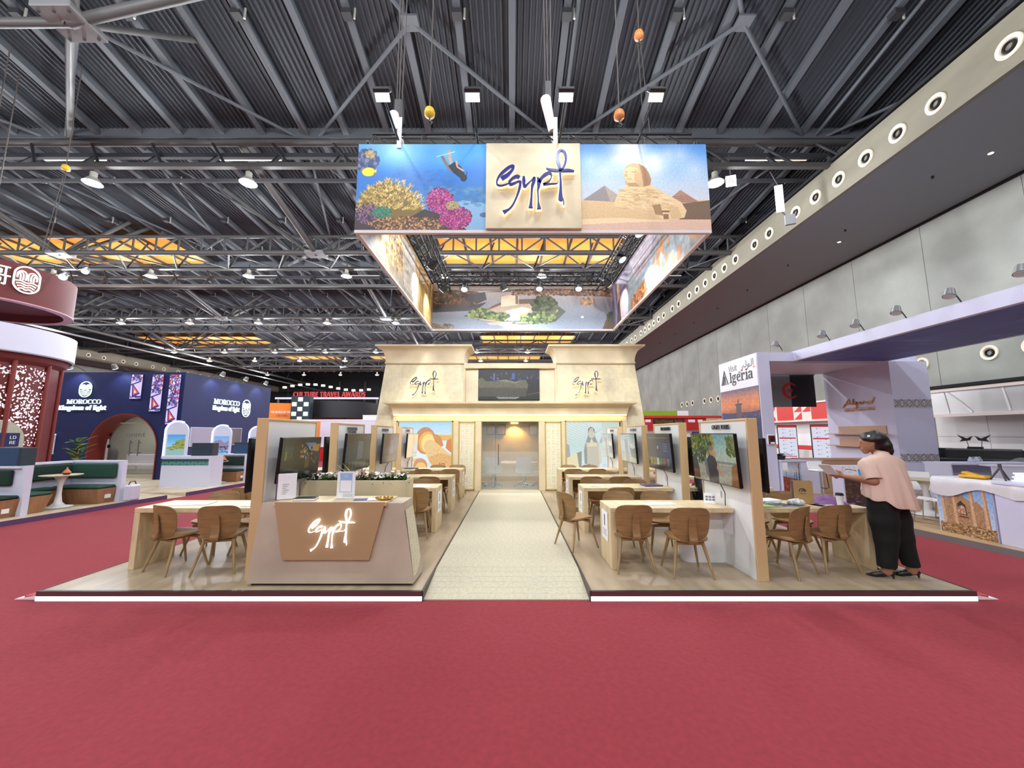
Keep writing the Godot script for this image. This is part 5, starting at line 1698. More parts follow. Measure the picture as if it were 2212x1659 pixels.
func shield(g: Geo, a: float, b: float, p: float, fn: Callable, th: float, taper: float) -> void:
	# rounded plate: outline a superellipse, fn(x, y) -> offset along z; thickness th
	var nr := 7
	var na := 40
	var f := []
	var bk := []
	for r in nr + 1:
		var q := float(r) / nr
		var ra := []
		var rb := []
		for i in na:
			var w := TAU * i / na
			var cx := signf(cos(w)) * pow(absf(cos(w)), 2.0 / p)
			var cy := signf(sin(w)) * pow(absf(sin(w)), 2.0 / p)
			var y := cy * b * q
			var x := cx * a * q * (1.0 + taper * cy * q)
			var z: float = fn.call(x, y)
			var round_in := th * 0.18 if r == nr else 0.0
			ra.append(Vector3(x, y, z + th / 2.0 - round_in)); rb.append(Vector3(x, y, z - th / 2.0 + round_in))
		f.append(ra); bk.append(rb)
	g.grid(f, true, false)
	g.grid(bk, true, true)
	g.grid([f[nr], bk[nr]], true, false)

func make_chair() -> Node3D:  # the sitter faces -z
	var o := thing("dining_chair", "", "chair")
	var back := Geo.new()
	back.xf = Transform3D(Basis(Vector3.RIGHT, 0.16), Vector3(0, 0.625, 0.235))
	shield(back, 0.235, 0.2, 3.4, func(x, y): return -1.15 * x * x, 0.013, 0.06)
	part(o, "backrest", back, M.oak)
	var pan := Geo.new()
	pan.xf = Transform3D(Basis(Vector3.RIGHT, -PI / 2.0 + 0.04), Vector3(0, 0.42, -0.0))
	shield(pan, 0.235, 0.225, 3.0, func(x, y): return 0.45 * x * x + (0.0 if y > -0.1 else 0.5 * (y + 0.1) * (y + 0.1)), 0.014, -0.05)
	part(o, "seat_shell", pan, M.oak)
	var pad := Geo.new()
	pad.xf = Transform3D(Basis(Vector3.RIGHT, -PI / 2.0 + 0.04), Vector3(0, 0.437, -0.01))
	shield(pad, 0.222, 0.21, 3.0, func(x, y): return 0.45 * x * x - 0.3 * maxf(0.0, x * x + y * y - 0.03), 0.022, -0.05)
	part(o, "seat_pad", pad, M.seat_pad)
	# spine strip: up the outside of the back and curling under the seat
	var sp := Geo.new()
	var prof := [[0.30, 0.408, 0.06], [0.2, 0.4, 0.045], [0.262, 0.402, 0.045], [0.287, 0.425, 0.045], [0.281, 0.46, 0.046], [0.262, 0.52, 0.045], [0.268, 0.6, 0.042], [0.281, 0.68, 0.037], [0.286, 0.715, 0.03]]
	prof[0] = [0.05, 0.404, 0.045]
	var ra := []
	var rb := []
	for q in prof:
		ra.append([Vector3(-q[2], q[1], q[0]), Vector3(q[2], q[1], q[0])])
	sp.grid(ra, false, true)
	for q in prof:
		rb.append([Vector3(-q[2], q[1] + (0.012 if q[1] < 0.41 else 0.0), q[0] - (0.0 if q[1] < 0.41 else 0.014)), Vector3(q[2], q[1] + (0.012 if q[1] < 0.41 else 0.0), q[0] - (0.0 if q[1] < 0.41 else 0.014))])
	sp.grid(rb, false, false)
	for i in prof.size() - 1:
		sp.quad(ra[i][0], rb[i][0], rb[i + 1][0], ra[i + 1][0])
		sp.quad(ra[i][1], ra[i + 1][1], rb[i + 1][1], rb[i][1])
	part(o, "spine", sp, M.oak)
	var fr := Geo.new()
	fr.box(Vector3(0, 0.385, 0.13), Vector3(0.3, 0.036, 0.05), 0.008)
	fr.box(Vector3(0, 0.385, -0.13), Vector3(0.3, 0.036, 0.05), 0.008)
	fr.box(Vector3(0, 0.385, 0), Vector3(0.07, 0.03, 0.24), 0.006)
	part(o, "seat_frame", fr, M.oak_leg)
	for q in [[-1, 1], [1, 1], [-1, -1], [1, -1]]:
		var g := Geo.new()
		var top := Vector3(q[0] * 0.155, 0.4, q[1] * 0.13)
		g.tube(top, Vector3(q[0] * 0.235, 0.0, q[1] * 0.235), 0.021, 0.012, 10)
		part(o, "leg", g, M.oak_leg)
	return o

func furniture() -> void:
	var fz := [-5.15, -7.02, -8.75, -10.58]
	for k in 4:
		table("pale wood meeting table fixed to the %s right-hand partition, aisle side" % ORD[k], CX + 1.32, CX + 2.9, fz[k], 0.6, "meeting tables")
		if k > 0: table("pale wood meeting table fixed to the %s left-hand partition, aisle side" % ORD[k], CX - 1.27, CX - 2.9, fz[k], 0.6, "meeting tables")
		table("pale wood meeting table on the outer left edge, %s from the front" % ORD[k], CX - 4.78, CX - 3.05, fz[k], 0.6, "meeting tables")
		if k > 0: table("pale wood meeting table on the outer right edge, %s from the front" % ORD[k], CX + 4.66, CX + 3.05, fz[k], 0.6, "meeting tables")
	table("pale wood meeting table beside the woman, cluttered with leaflets", CX + 4.66, CX + 3.05, fz[0], 0.6, "meeting tables")
	var c0 := make_chair()
	var grp := "oak shell chairs at the meeting tables"
	# x, z, degrees, label
	var L := [[1.53, -5.24, 0, "near side of the first right aisle table, left of two"], [2.16, -5.06, -3, "near side of the first right aisle table, beside the bin"],
		[1.62, -5.93, 180, "far side of the first right aisle table, left of two"], [2.2, -5.95, 178, "far side of the first right aisle table, right of two"],
		[0.98, -6.2, -62, "turned sideways at the aisle end before the second right table"], [1.8, -6.85, 4, "near side of the second right aisle table"],
		[1.69, -7.55, 180, "far side of the second right aisle table, left of two"], [2.39, -7.55, 180, "far side of the second right aisle table, right of two"],
		[1.66, -8.5, 0, "near side of the third right aisle table, left of two"], [2.26, -8.5, 0, "near side of the third right aisle table, right of two"],
		[1.59, -9.2, 180, "far side of the third right aisle table, left of two"], [2.2, -9.2, 180, "far side of the third right aisle table, right of two"],
		[1.57, -10.3, 0, "near side of the fourth right aisle table, left of two"], [2.18, -10.3, 0, "near side of the fourth right aisle table, right of two"],
		[1.6, -11.05, 180, "far side of the fourth right aisle table, left of two"], [2.2, -11.05, 180, "far side of the fourth right aisle table, right of two"],
		[-1.62, -6.82, 2, "near side of the left aisle table behind the planter, right of two"], [-2.25, -6.85, 0, "near side of the left aisle table behind the planter, left of two"],
		[-1.76, -7.58, 180, "far side of the second left aisle table, right of two"], [-2.4, -7.58, 180, "far side of the second left aisle table, left of two"],
		[-1.72, -8.5, -4, "near side of the third left aisle table, right of two"], [-2.35, -8.5, 0, "near side of the third left aisle table, left of two"],
		[-1.74, -9.22, 180, "far side of the third left aisle table, right of two"], [-2.36, -9.22, 180, "far side of the third left aisle table, left of two"],
		[-1.58, -10.22, 6, "near side of the fourth left aisle table, right of two"], [-2.25, -10.25, 0, "near side of the fourth left aisle table, left of two"],
		[-1.55, -11.05, 180, "far side of the fourth left aisle table, right of two"], [-2.1, -11.05, 180, "far side of the fourth left aisle table, left of two"],
		[-4.27, -5.2, -22, "near side of the outer left table, leftmost in front"], [-3.68, -5.18, 14, "near side of the outer left table, beside the reception desk"],
		[-4.42, -5.95, 180, "far side of the outer left table, left of two"], [-3.75, -5.95, 176, "far side of the outer left table, right of two"],
		[-4.45, -6.85, 5, "near side of the second outer left table"],
		[3.42, -5.08, 30, "near side of the cluttered table, turned towards its left end"], [4.04, -5.24, 6, "near side of the cluttered table, beside the woman"],
		[4.12, -5.92, 180, "far side of the cluttered table, right of two"], [3.5, -5.95, 184, "far side of the cluttered table, left of two"]]
	for k in L.size():
		var q = L[k]
		var o: Node3D = c0
		if k > 0:
			o = c0.duplicate()
			o.name = numbered("dining_chair")
			add_child(o)
		o.position = Vector3(q[0], P, q[1])
		o.rotation.y = deg_to_rad(q[2])
		tag(o, "oak shell chair, " + q[3], "chair", grp)
	# things on the aisle tables
	var ty := P + 0.757
	var flat := [[1.98, -5.42, 0.42, 0.16, 0.1, "white leaflet on the first right aisle table"], [1.55, -7.3, 0.26, 0.18, 0.0, "white leaflet at the left on the second right aisle table"], [1.9, -7.3, 0.24, 0.18, 0.1, "white leaflet in the middle of the second right aisle table"], [-4.35, -5.45, 0.5, 0.26, 0.2, "white sheet on the outer left table"], [-3.35, -5.35, 0.4, 0.24, -0.1, "white sheet under a pen on the outer left table"], [-1.62, -7.22, 0.3, 0.3, 0.0, "white sheet on the left aisle table behind the planter"]]
	for q in flat:
		var g := Geo.new()
		g.box(Vector3(0, 0.003, 0), Vector3(q[2], 0.006, q[3]))
		solo("leaflet", g, M.paper, q[5], "leaflet", "leaflets on the tables", Vector3(q[0], ty, q[1]), q[4])
	var pn := Geo.new()
	pn.tube(Vector3(-0.07, 0.012, 0), Vector3(0.07, 0.012, 0.02), 0.005, 0.004, 8)
	solo("pen", pn, M.ink, "dark pen on the white sheet on the outer left table", "pen", "", Vector3(-3.3, ty + 0.003, -5.35), 0.3)
	var lt := Geo.new()
	lt.box(Vector3(0, 0.012, 0), Vector3(0.34, 0.02, 0.24), 0.004)
	solo("notebook", lt, M.purple_edge, "flat grey notebook on the second right aisle table by the partition", "notebook", "", Vector3(2.55, ty, -7.3), 0.1)
	var lap := thing("laptop", "closed grey laptop on the fourth left aisle table by the partition", "laptop", Vector3(-2.75, ty, -10.85), 0.2)
	boxpart(lap, "base", Vector3(-0.18, 0, -0.12), Vector3(0.18, 0.016, 0.12), M.ink, 0.004)
	boxpart(lap, "lid", Vector3(-0.18, 0.02, -0.12), Vector3(0.18, 0.03, 0.12), M.grey_mesh, 0.004)
	var cal := thing("desk_calendar", "small white tent calendar at the right end of the first right aisle table", "calendar", Vector3(2.72, ty, -5.5), -0.5)
	var cg := Geo.new()
	cg.hexa([Vector3(-0.075, 0, -0.04), Vector3(0.075, 0, -0.04), Vector3(0.075, 0, 0.04), Vector3(-0.075, 0, 0.04)], [Vector3(-0.075, 0.13, -0.004), Vector3(0.075, 0.13, -0.004), Vector3(0.075, 0.13, 0.004), Vector3(-0.075, 0.13, 0.004)])
	part(cal, "card", cg, M.paper)
	for k in 6: boxpart(cal, "print_mark", Vector3(-0.055 + (k % 3) * 0.042, 0.04 + 0.035 * (k / 3), 0.0315 - 0.0103 * (k / 3)), Vector3(-0.025 + (k % 3) * 0.042, 0.062 + 0.035 * (k / 3), 0.0345 - 0.0103 * (k / 3)), M.ink_soft)
	# notices on the table ends
	for q in [[1.3, -5.45, 1.0, "first right"], [1.3, -7.3, 0.8, "second right"], [1.3, -9.03, 0.7, "third right"], [-1.3, -7.3, 1.0, "second left"], [-1.3, -9.03, 1.0, "third left"], [-1.3, -10.85, 0.8, "fourth left"]]:
		var sg := signf(q[0])
		var xx: float = CX + (1.316 if sg > 0 else -1.266)
		var n := thing("notice", "white notice taped to the aisle end of the %s table" % q[3], "notice", Vector3(xx, P + 0.5, q[1]), -sg * PI / 2.0, "notices on the table ends")
		boxpart(n, "sheet", Vector3(-0.16, -0.2, 0), Vector3(0.16, 0.17, 0.004), M.paper)
		boxpart(n, "print_mark", Vector3(-0.02, -0.02, 0.003), Vector3(0.02, 0.12, 0.006), M.ink)
		for j in 3: boxpart(n, "print_line", Vector3(-0.1, -0.14 + j * 0.03, 0.003), Vector3(0.1, -0.132 + j * 0.03, 0.006), M.ink_soft)
	# waste bin under the first right table
	var bin := thing("waste_bin", "small white waste bin with a pale blue liner under the first right aisle table", "waste bin", Vector3(2.42, P, -5.55))
	var bg := Geo.new()
	bg.lathe([Vector2(0.001, 0.0), Vector2(0.115, 0.0), Vector2(0.15, 0.34), Vector2(0.14, 0.34), Vector2(0.11, 0.02)], 24)
	part(bin, "bucket", bg, M.white)
	var lg := Geo.new()
	lg.lathe_smooth([Vector2(0.147, 0.24), Vector2(0.157, 0.27), Vector2(0.16, 0.35), Vector2(0.15, 0.36), Vector2(0.12, 0.3), Vector2(0.1, 0.1)], 24)
	part(bin, "liner", lg, M.teal_glass)
	clutter(ty)

func clutter(ty: float) -> void:
	# the cluttered table of the woman
	var g1 := "leaflets heaped on the cluttered table"
	var r := RandomNumberGenerator.new()
	r.seed = 5
	var desc := ["cream magazine", "folded white leaflet", "red and white leaflet", "pale green booklet", "white booklet", "dark-edged brochure", "thin grey leaflet", "white flyer", "cream flyer", "red-printed flyer"]
	var cols := [M.pale_wood, M.paper, M.paper_red, M.leaf_pale, M.paper, M.ink, M.ink_soft, M.paper, M.pale_wood, M.paper_red]
	var pos := [[3.25, -5.48], [3.42, -5.4], [3.06, -5.3], [3.38, -5.28], [3.5, -5.5], [3.52, -5.35], [3.66, -5.3], [4.14, -5.32], [3.98, -5.28], [4.12, -5.45]]
	for k in 10:
		for j in (4 if k in [0, 4] else 1):
			var g := Geo.new()
			var h := 0.012 if k in [0, 3, 4, 5] else 0.005
			g.box(Vector3(0, h / 2.0, 0), Vector3(0.29, h, 0.2), 0.002)
			var nm := ["uppermost", "second", "third", "lowest"]
			var lab: String = desc[k] + (" in the left heap on the cluttered table" if k < 4 else " in the middle heap on the cluttered table" if k < 7 else " near the paper cup on the cluttered table")
			if k in [0, 4]: lab = "%s, %s of its pile, %s" % [desc[k], nm[3 - j], "left heap on the cluttered table" if k == 0 else "middle heap on the cluttered table"]
			solo("leaflet", g, cols[k] if j % 2 == 0 else M.paper, lab, "leaflet", g1, Vector3(pos[k][0] + r.randf_range(-0.02, 0.02), ty + j * 0.013, pos[k][1]), r.randf_range(-0.5, 0.5))
	var card := thing("tent_card", "white card with red printed lettering at the left end of the cluttered table", "card", Vector3(3.12, ty + 0.006, -5.22), 0.2)
	var cg := Geo.new()
	cg.box(Vector3(0, 0.07, 0), Vector3(0.3, 0.15, 0.006), 0.0, Basis(Vector3.RIGHT, -0.7))
	part(card, "card", cg, M.paper)
	for k in 3: part(card, "red_mark", _tilt_box(Vector3(-0.09 + k * 0.09, 0.078, 0.006), Vector3(0.05, 0.07, 0.006), -0.7), M.paper_red)
	var bt := thing("water_bottle", "clear water bottle at the left end of the cluttered table", "bottle", Vector3(3.2, ty, -5.42))
	var bg := Geo.new()
	bg.lathe_smooth([Vector2(0.001, 0.0), Vector2(0.031, 0.002), Vector2(0.033, 0.06), Vector2(0.03, 0.1), Vector2(0.033, 0.14), Vector2(0.014, 0.19), Vector2(0.013, 0.2)], 16)
	part(bt, "bottle_body", bg, M.clear_plastic)
	var lb := Geo.new()
	lb.lathe([Vector2(0.0338, 0.06), Vector2(0.0338, 0.12)], 16)
	part(bt, "label_band", lb, M.shirt_print)
	bar(bt, "cap", Vector3(0, 0.195, 0), Vector3(0, 0.215, 0), 0.015, M.white)
	var rl := Geo.new()
	rl.tube(Vector3(-0.07, 0.16, 0), Vector3(0.07, 0.16, 0.0), 0.028, -1.0, 14)
	rl.tube(Vector3(0.03, 0.0, 0), Vector3(0.03, 0.2, 0), 0.035, 0.03, 14)
	solo("white_dispenser", rl, M.white, "white handheld dispenser standing behind the water bottle", "dispenser", "", Vector3(3.14, ty, -5.56))
	var pl := Geo.new()
	for k in 5: pl.xf = Transform3D(Basis(Vector3.UP, k * 1.3), Vector3(-0.06 + k * 0.03, 0.035 + 0.01 * (k % 2), 0.02 * (k % 3))); pl.lathe_smooth([Vector2(0.001, -0.03), Vector2(0.045, -0.02), Vector2(0.05, 0.01), Vector2(0.03, 0.035), Vector2(0.001, 0.045)], 10)
	solo("plastic_bundle", pl, M.mesh_sheet, "crumpled clear plastic bundle in front of the kraft paper bag", "plastic wrap", "", Vector3(3.78, ty, -5.34))
	var bag := thing("gift_bag", "kraft paper bag with dark patterned side and small dark emblem on the cluttered table", "paper bag", Vector3(3.98, ty, -5.48), -0.35)
	boxpart(bag, "front", Vector3(-0.11, 0, 0.05), Vector3(0.11, 0.3, 0.056), M.kraft)
	boxpart(bag, "rear", Vector3(-0.11, 0, -0.056), Vector3(0.11, 0.3, -0.05), M.kraft)
	boxpart(bag, "gusset", Vector3(0.104, 0, -0.05), Vector3(0.11, 0.3, 0.05), M.ink)
	boxpart(bag, "gusset", Vector3(-0.11, 0, -0.05), Vector3(-0.104, 0.3, 0.05), M.ink)
	boxpart(bag, "bottom", Vector3(-0.11, 0, -0.056), Vector3(0.11, 0.006, 0.056), M.kraft)
	for k in 3:
		var sp := Geo.new()
		sp.tube(Vector3(0.109, 0.06 + k * 0.09, 0.0), Vector3(0.112, 0.06 + k * 0.09, 0.0), 0.024, 0.024, 12)
		part(bag, "spot", sp, M.kraft)
	var em := Geo.new()
	em.xf = Transform3D(Basis(), Vector3(-0.015, 0.17, 0.056))
	em.ribbon([Vector3(-0.03, -0.01, 0.008), Vector3(-0.025, 0.02, 0.012), Vector3(0.005, 0.03, 0.016), Vector3(0.03, 0.012, 0.03), Vector3(0.03, -0.012, 0.008)], 0.002)
	em.ribbon([Vector3(-0.01, -0.012, 0.01), Vector3(0.0, 0.01, 0.008), Vector3(0.014, -0.002, 0.012)], 0.002)
	part(bag, "emblem", em, M.ink)
	boxpart(bag, "print_line", Vector3(-0.05, 0.135, 0.056), Vector3(0.025, 0.14, 0.058), M.ink)
	var cup := thing("paper_cup", "tall white paper cup with a black lid on the cluttered table", "cup", Vector3(4.34, ty, -5.3))
	var cu := Geo.new()
	cu.lathe([Vector2(0.001, 0.0), Vector2(0.032, 0.0), Vector2(0.045, 0.14), Vector2(0.001, 0.14)], 24)
	part(cup, "cup", cu, M.white)
	var ld := Geo.new()
	ld.lathe([Vector2(0.048, 0.135), Vector2(0.048, 0.145), Vector2(0.043, 0.15), Vector2(0.04, 0.165), Vector2(0.001, 0.162)], 24)
	part(cup, "lid", ld, M.black)
	# crumpled purple cloth at the right end
	var rows := []
	var nz := FastNoiseLite.new()
	nz.seed = 3
	nz.frequency = 4.0
	for j in 15:
		var row := []
		for i in 19:
			var u := i / 9.0 - 1.0
			var w := j / 7.0 - 1.0
			var fall := maxf(0.0, 1.0 - u * u) * maxf(0.0, 1.0 - w * w)
			row.append(Vector3(u * 0.22, 0.004 + fall * (0.09 + 0.06 * nz.get_noise_2d(u, w)), w * 0.15))
		rows.append(row)
	var cl := Geo.new()
	cl.grid(rows, false, false)
	solo("crumpled_scarf", cl, M.purple_cloth, "crumpled purple and white cloth bag at the right end of the cluttered table", "cloth", "", Vector3(4.34, ty, -5.52))
	var wb := thing("carrier_bag", "small white paper carrier bag on the floor behind the woman's feet", "paper bag", Vector3(4.73, P, -5.18), 0.2)
	boxpart(wb, "body", Vector3(-0.1, 0, -0.05), Vector3(0.1, 0.24, 0.05), M.paper, 0.004)
	boxpart(wb, "base_stripe", Vector3(-0.101, 0, -0.051), Vector3(0.101, 0.015, 0.051), M.ink)

func _tilt_box(c: Vector3, s: Vector3, a: float) -> Geo:
	var g := Geo.new()
	g.box(c, s, 0.0, Basis(Vector3.RIGHT, a))
	return g

# ---------------------------------------------------------------- reception desk
func desk() -> void:
	var o := thing("reception_desk", "tapered sand-coloured reception desk with a brown front panel", "reception desk", Vector3(-2.05, P, -4.62))
	# local: front foot at z = 0, top 0.9 high
	var yt := 0.89
	var body := Geo.new()
	body.hexa([Vector3(-0.94, 0.03, 0), Vector3(0.94, 0.03, 0), Vector3(0.95, 0.03, -0.46), Vector3(-0.895, 0.03, -0.46)], [Vector3(-0.9, 0.86, -0.1), Vector3(0.77, 0.86, -0.1), Vector3(0.77, 0.86, -0.52), Vector3(-0.9, 0.86, -0.52)])
	part(o, "body", body, M.desk_side)
	boxpart(o, "plinth", Vector3(-0.9, 0, -0.44), Vector3(0.9, 0.03, -0.03), M.trim_dark)
	for q in [[-0.9, -0.74], [0.58, 0.77]]:
		var b := Geo.new()
		b.hexa([Vector3(q[0], 0.855, -0.1), Vector3(q[1], 0.855, -0.1), Vector3(q[1], 0.855, -0.52), Vector3(q[0], 0.855, -0.52)], [Vector3(q[0] + 0.002, yt, -0.104), Vector3(q[1] - 0.006, yt, -0.104), Vector3(q[1] - 0.006, yt, -0.52), Vector3(q[0] + 0.002, yt, -0.52)])
		part(o, "end_block", b, M.desk_side)
	boxpart(o, "counter_top", Vector3(-0.74, 0.86, -0.54), Vector3(0.58, 0.905, -0.06), M.light_wood, 0.004)
	var f := Geo.new()
	f.hexa([Vector3(-0.56, 0.28, -0.03), Vector3(0.43, 0.28, -0.03), Vector3(0.43, 0.28, 0.0), Vector3(-0.56, 0.28, 0.0)], [Vector3(-0.72, 0.906, -0.1), Vector3(0.565, 0.906, -0.1), Vector3(0.565, 0.906, -0.055), Vector3(-0.72, 0.906, -0.055)])
	part(o, "front_panel", f, M.desk_front)
	# carved right flank
	var gl := Geo.new()
	gl.quad(Vector3(0.925, 0.08, -0.05), Vector3(0.93, 0.08, -0.42), Vector3(0.785, 0.8, -0.48), Vector3(0.785, 0.8, -0.13))
	gl.xf = Transform3D()
	for i in gl.v.size(): gl.v[i] += Vector3(0.006, 0.003, 0)
	part(o, "carved_flank", gl, M.carving)
	var s := thing("desk_sign", "white glowing script sign with looped cross letter on the reception desk front", "sign", Vector3(-2.08, P + 0.6, -4.645))
	s.rotation.x = -0.09
	calligraphy(s, Transform3D(), 0.00036, M.logo_white, null, 0.012, 0.012)
	# on the desk
	var ty := P + 0.906
	var nb := thing("notebook", "black hardback notebook lying on the reception desk", "notebook", Vector3(-2.5, ty, -4.86), 0.15)
	boxpart(nb, "cover", Vector3(-0.12, 0.024, -0.08), Vector3(0.12, 0.03, 0.08), M.black)
	boxpart(nb, "pages", Vector3(-0.115, 0.003, -0.078), Vector3(0.118, 0.024, 0.078), M.paper)
	boxpart(nb, "back_cover", Vector3(-0.12, 0.0, -0.08), Vector3(0.12, 0.003, 0.08), M.black)
	var hd := thing("sign_holder", "white upright card with a pale blue head in a clear stand on the reception desk", "sign holder", Vector3(-2.04, ty, -4.9))
	boxpart(hd, "foot", Vector3(-0.12, 0, -0.04), Vector3(0.12, 0.006, 0.06), M.clear_plastic)
	boxpart(hd, "card", Vector3(-0.11, 0.015, -0.003), Vector3(0.11, 0.33, 0.003), M.paper)
	boxpart(hd, "blue_head", Vector3(-0.075, 0.23, 0.003), Vector3(0.075, 0.315, 0.005), mat("sky_blue", c8(150, 184, 228), 0.6))
	boxpart(hd, "blue_frame", Vector3(-0.075, 0.085, 0.003), Vector3(0.075, 0.23, 0.0045), M.sky_blue)
	boxpart(hd, "white_field", Vector3(-0.068, 0.092, 0.004), Vector3(0.068, 0.225, 0.0055), M.paper)
	for k in 3: boxpart(hd, "print_line", Vector3(-0.03, 0.032 + k * 0.015, 0.003), Vector3(0.09, 0.035 + k * 0.015, 0.0045), M.ink_soft)
	calligraphy(hd, Transform3D(Basis(), Vector3(0, 0.275, 0.004)), 0.00003, M.white, null, 0.001, 0.001)
	var rk := thing("brochure_rack", "clear upright rack of white printed sheets at the left of the reception desk", "brochure rack", Vector3(-2.74, ty, -4.86), 0.5)
	boxpart(rk, "sheets", Vector3(-0.1, 0.01, -0.03), Vector3(0.1, 0.31, 0.0), M.paper)
	boxpart(rk, "front_sheet", Vector3(-0.1, 0.01, 0.004), Vector3(0.1, 0.3, 0.007), M.paper)
	boxpart(rk, "side_edge", Vector3(-0.115, 0.0, -0.04), Vector3(-0.105, 0.3, 0.01), M.purple_edge)
	for k in 6: boxpart(rk, "print_line", Vector3(-0.05, 0.07 + k * 0.022, 0.006), Vector3(-0.05 + 0.04 + 0.015 * (k % 3), 0.075 + k * 0.022, 0.009), M.ink_soft)
	for k in 2:
		var g := Geo.new()
		g.box(Vector3(0, 0.003 + 0.003 * k, 0), Vector3(0.22, 0.004, 0.15))
		solo("leaflet", g, M.paper_blue if k == 0 else M.paper, ["dark blue leaflet lying on the reception desk", "white leaflet beside the dark blue one on the reception desk"][k], "leaflet", "", Vector3(-1.8 + k * 0.16, ty, -4.87), 0.15 + 0.1 * k)
	var tr := Geo.new()
	tr.xf = Transform3D(Basis.from_scale(Vector3(1.25, 1.0, 0.9)), Vector3.ZERO)
	tr.lathe([Vector2(0.001, 0.004), Vector2(0.06, 0.0), Vector2(0.078, 0.014), Vector2(0.082, 0.022), Vector2(0.072, 0.016), Vector2(0.058, 0.008), Vector2(0.001, 0.01)], 26)
	var tray := solo("brass_tray", tr, M.brass, "small oval brass tray at the right of the reception desk top", "tray", "", Vector3(-1.55, ty, -4.86))
	for k in 14:
		var w := TAU * k / 14.0
		var bead := Geo.new()
		bead.lathe_smooth([Vector2(0.001, 0.0), Vector2(0.012, 0.006), Vector2(0.012, 0.014), Vector2(0.001, 0.02)], 8)
		var q := part(tray, "rim_knob", bead, M.brass)
		q.position = Vector3(cos(w) * 0.1, 0.016, sin(w) * 0.07)
	planter()

func planter() -> void:
	var x0 := CX - 2.9
	var x1 := CX - 1.42
	var z0 := -5.58
	var z1 := -5.98
	var o := thing("planter_box", "long tall sand-coloured planter box behind the reception desk", "planter", Vector3(x0, P, z0))
	var w := x1 - x0
	var d := z0 - z1
	boxpart(o, "front_board", Vector3(0, 0, -0.02), Vector3(w, 1.05, 0), M.plaster_tan, 0.003)
	boxpart(o, "rear_board", Vector3(0, 0, -d), Vector3(w, 1.05, -d + 0.02), M.plaster_tan, 0.003)
	boxpart(o, "end_board", Vector3(0, 0, -d + 0.02), Vector3(0.02, 1.05, -0.02), M.plaster_tan)
	boxpart(o, "end_board", Vector3(w - 0.02, 0, -d + 0.02), Vector3(w, 1.05, -0.02), M.plaster_tan)
	boxpart(o, "soil", Vector3(0.02, 0.9, -d + 0.02), Vector3(w - 0.02, 0.98, -0.02), M.trim_dark)
	var r := RandomNumberGenerator.new()
	r.seed = 9
	# one plant each: leaves in one part, every flower a part
	var petal := Geo.new()
	for k in 5:
		var a := TAU * k / 5.0
		petal.xf = Transform3D(Basis(Vector3.UP, a) * Basis(Vector3.BACK, 0.45), Vector3.ZERO)
		petal.face([Vector3(0, 0, 0), Vector3(0.016, 0.002, 0.014), Vector3(0.034, 0, 0.0), Vector3(0.016, 0.002, -0.014)], Vector3(0.01, -1, 0))
	var pm := petal.mesh()
	for k in 13:
		var x := x0 + 0.1 + k * (w - 0.2) / 12.0
		var pink := k in [6, 7, 8]
		var p := thing("flowering_plant", "low %s-flowered bedding plant in the planter, %s from the left" % ["pink" if pink else "white", ["first", "second", "third", "fourth", "fifth", "sixth", "seventh", "eighth", "ninth", "tenth", "eleventh", "twelfth", "thirteenth"][k]], "plant", Vector3(x, P + 0.98, (z0 + z1) / 2.0 + 0.05), r.randf() * 6.0, "flowers in the planter behind the desk")
		var lv := Geo.new()
		for j in 60:
			var dir := Vector3(r.randf_range(-1, 1), r.randf_range(0.1, 1.0), r.randf_range(-1, 1)).normalized()
			var b := dir * r.randf_range(0.03, 0.13)
			var t := b + dir * 0.06
			var sd := dir.cross(Vector3(r.randf(), r.randf(), r.randf())).normalized() * 0.018
			lv.quad(b, (b + t) / 2.0 - sd, t, (b + t) / 2.0 + sd)
		part(p, "foliage", lv, M.leaf_dark if k % 2 else M.leaf)
		for j in 9:
			var f := part(p, "flower", pm, M.petal_pink if pink and j % 3 else M.petal_white)
			f.transform = Transform3D(Basis.from_euler(Vector3(r.randf_range(-0.6, 0.8), r.randf() * 6.0, r.randf_range(-0.5, 0.5))) * Basis.from_scale(Vector3.ONE * r.randf_range(0.9, 1.3)), Vector3(r.randf_range(-0.1, 0.1), r.randf_range(0.07, 0.17), r.randf_range(-0.1, 0.12)))
	var sg := thing("spider_plant", "spiky pale-striped grass plant rising from the middle of the planter", "plant", Vector3(x0 + 0.72, P + 0.98, (z0 + z1) / 2.0))
	for k in 22:
		var a := TAU * k / 22.0 + r.randf_range(-0.2, 0.2)
		var ln := r.randf_range(0.3, 0.5)
		var up := r.randf_range(0.35, 1.1)
		var rows := []
		for j in 7:
			var q := j / 6.0
			var c := Vector3(cos(a) * ln * q, up * ln * q - 0.35 * ln * q * q * (1.4 - up * 0.5), sin(a) * ln * q * 0.6)
			var s := Vector3(-sin(a), 0, cos(a)) * 0.011 * (1.0 - q * 0.9)
			rows.append([c - s, c + s])
		var g := Geo.new()
		g.grid(rows)
		part(sg, "blade", g, M.leaf_pale if k % 2 else M.leaf)

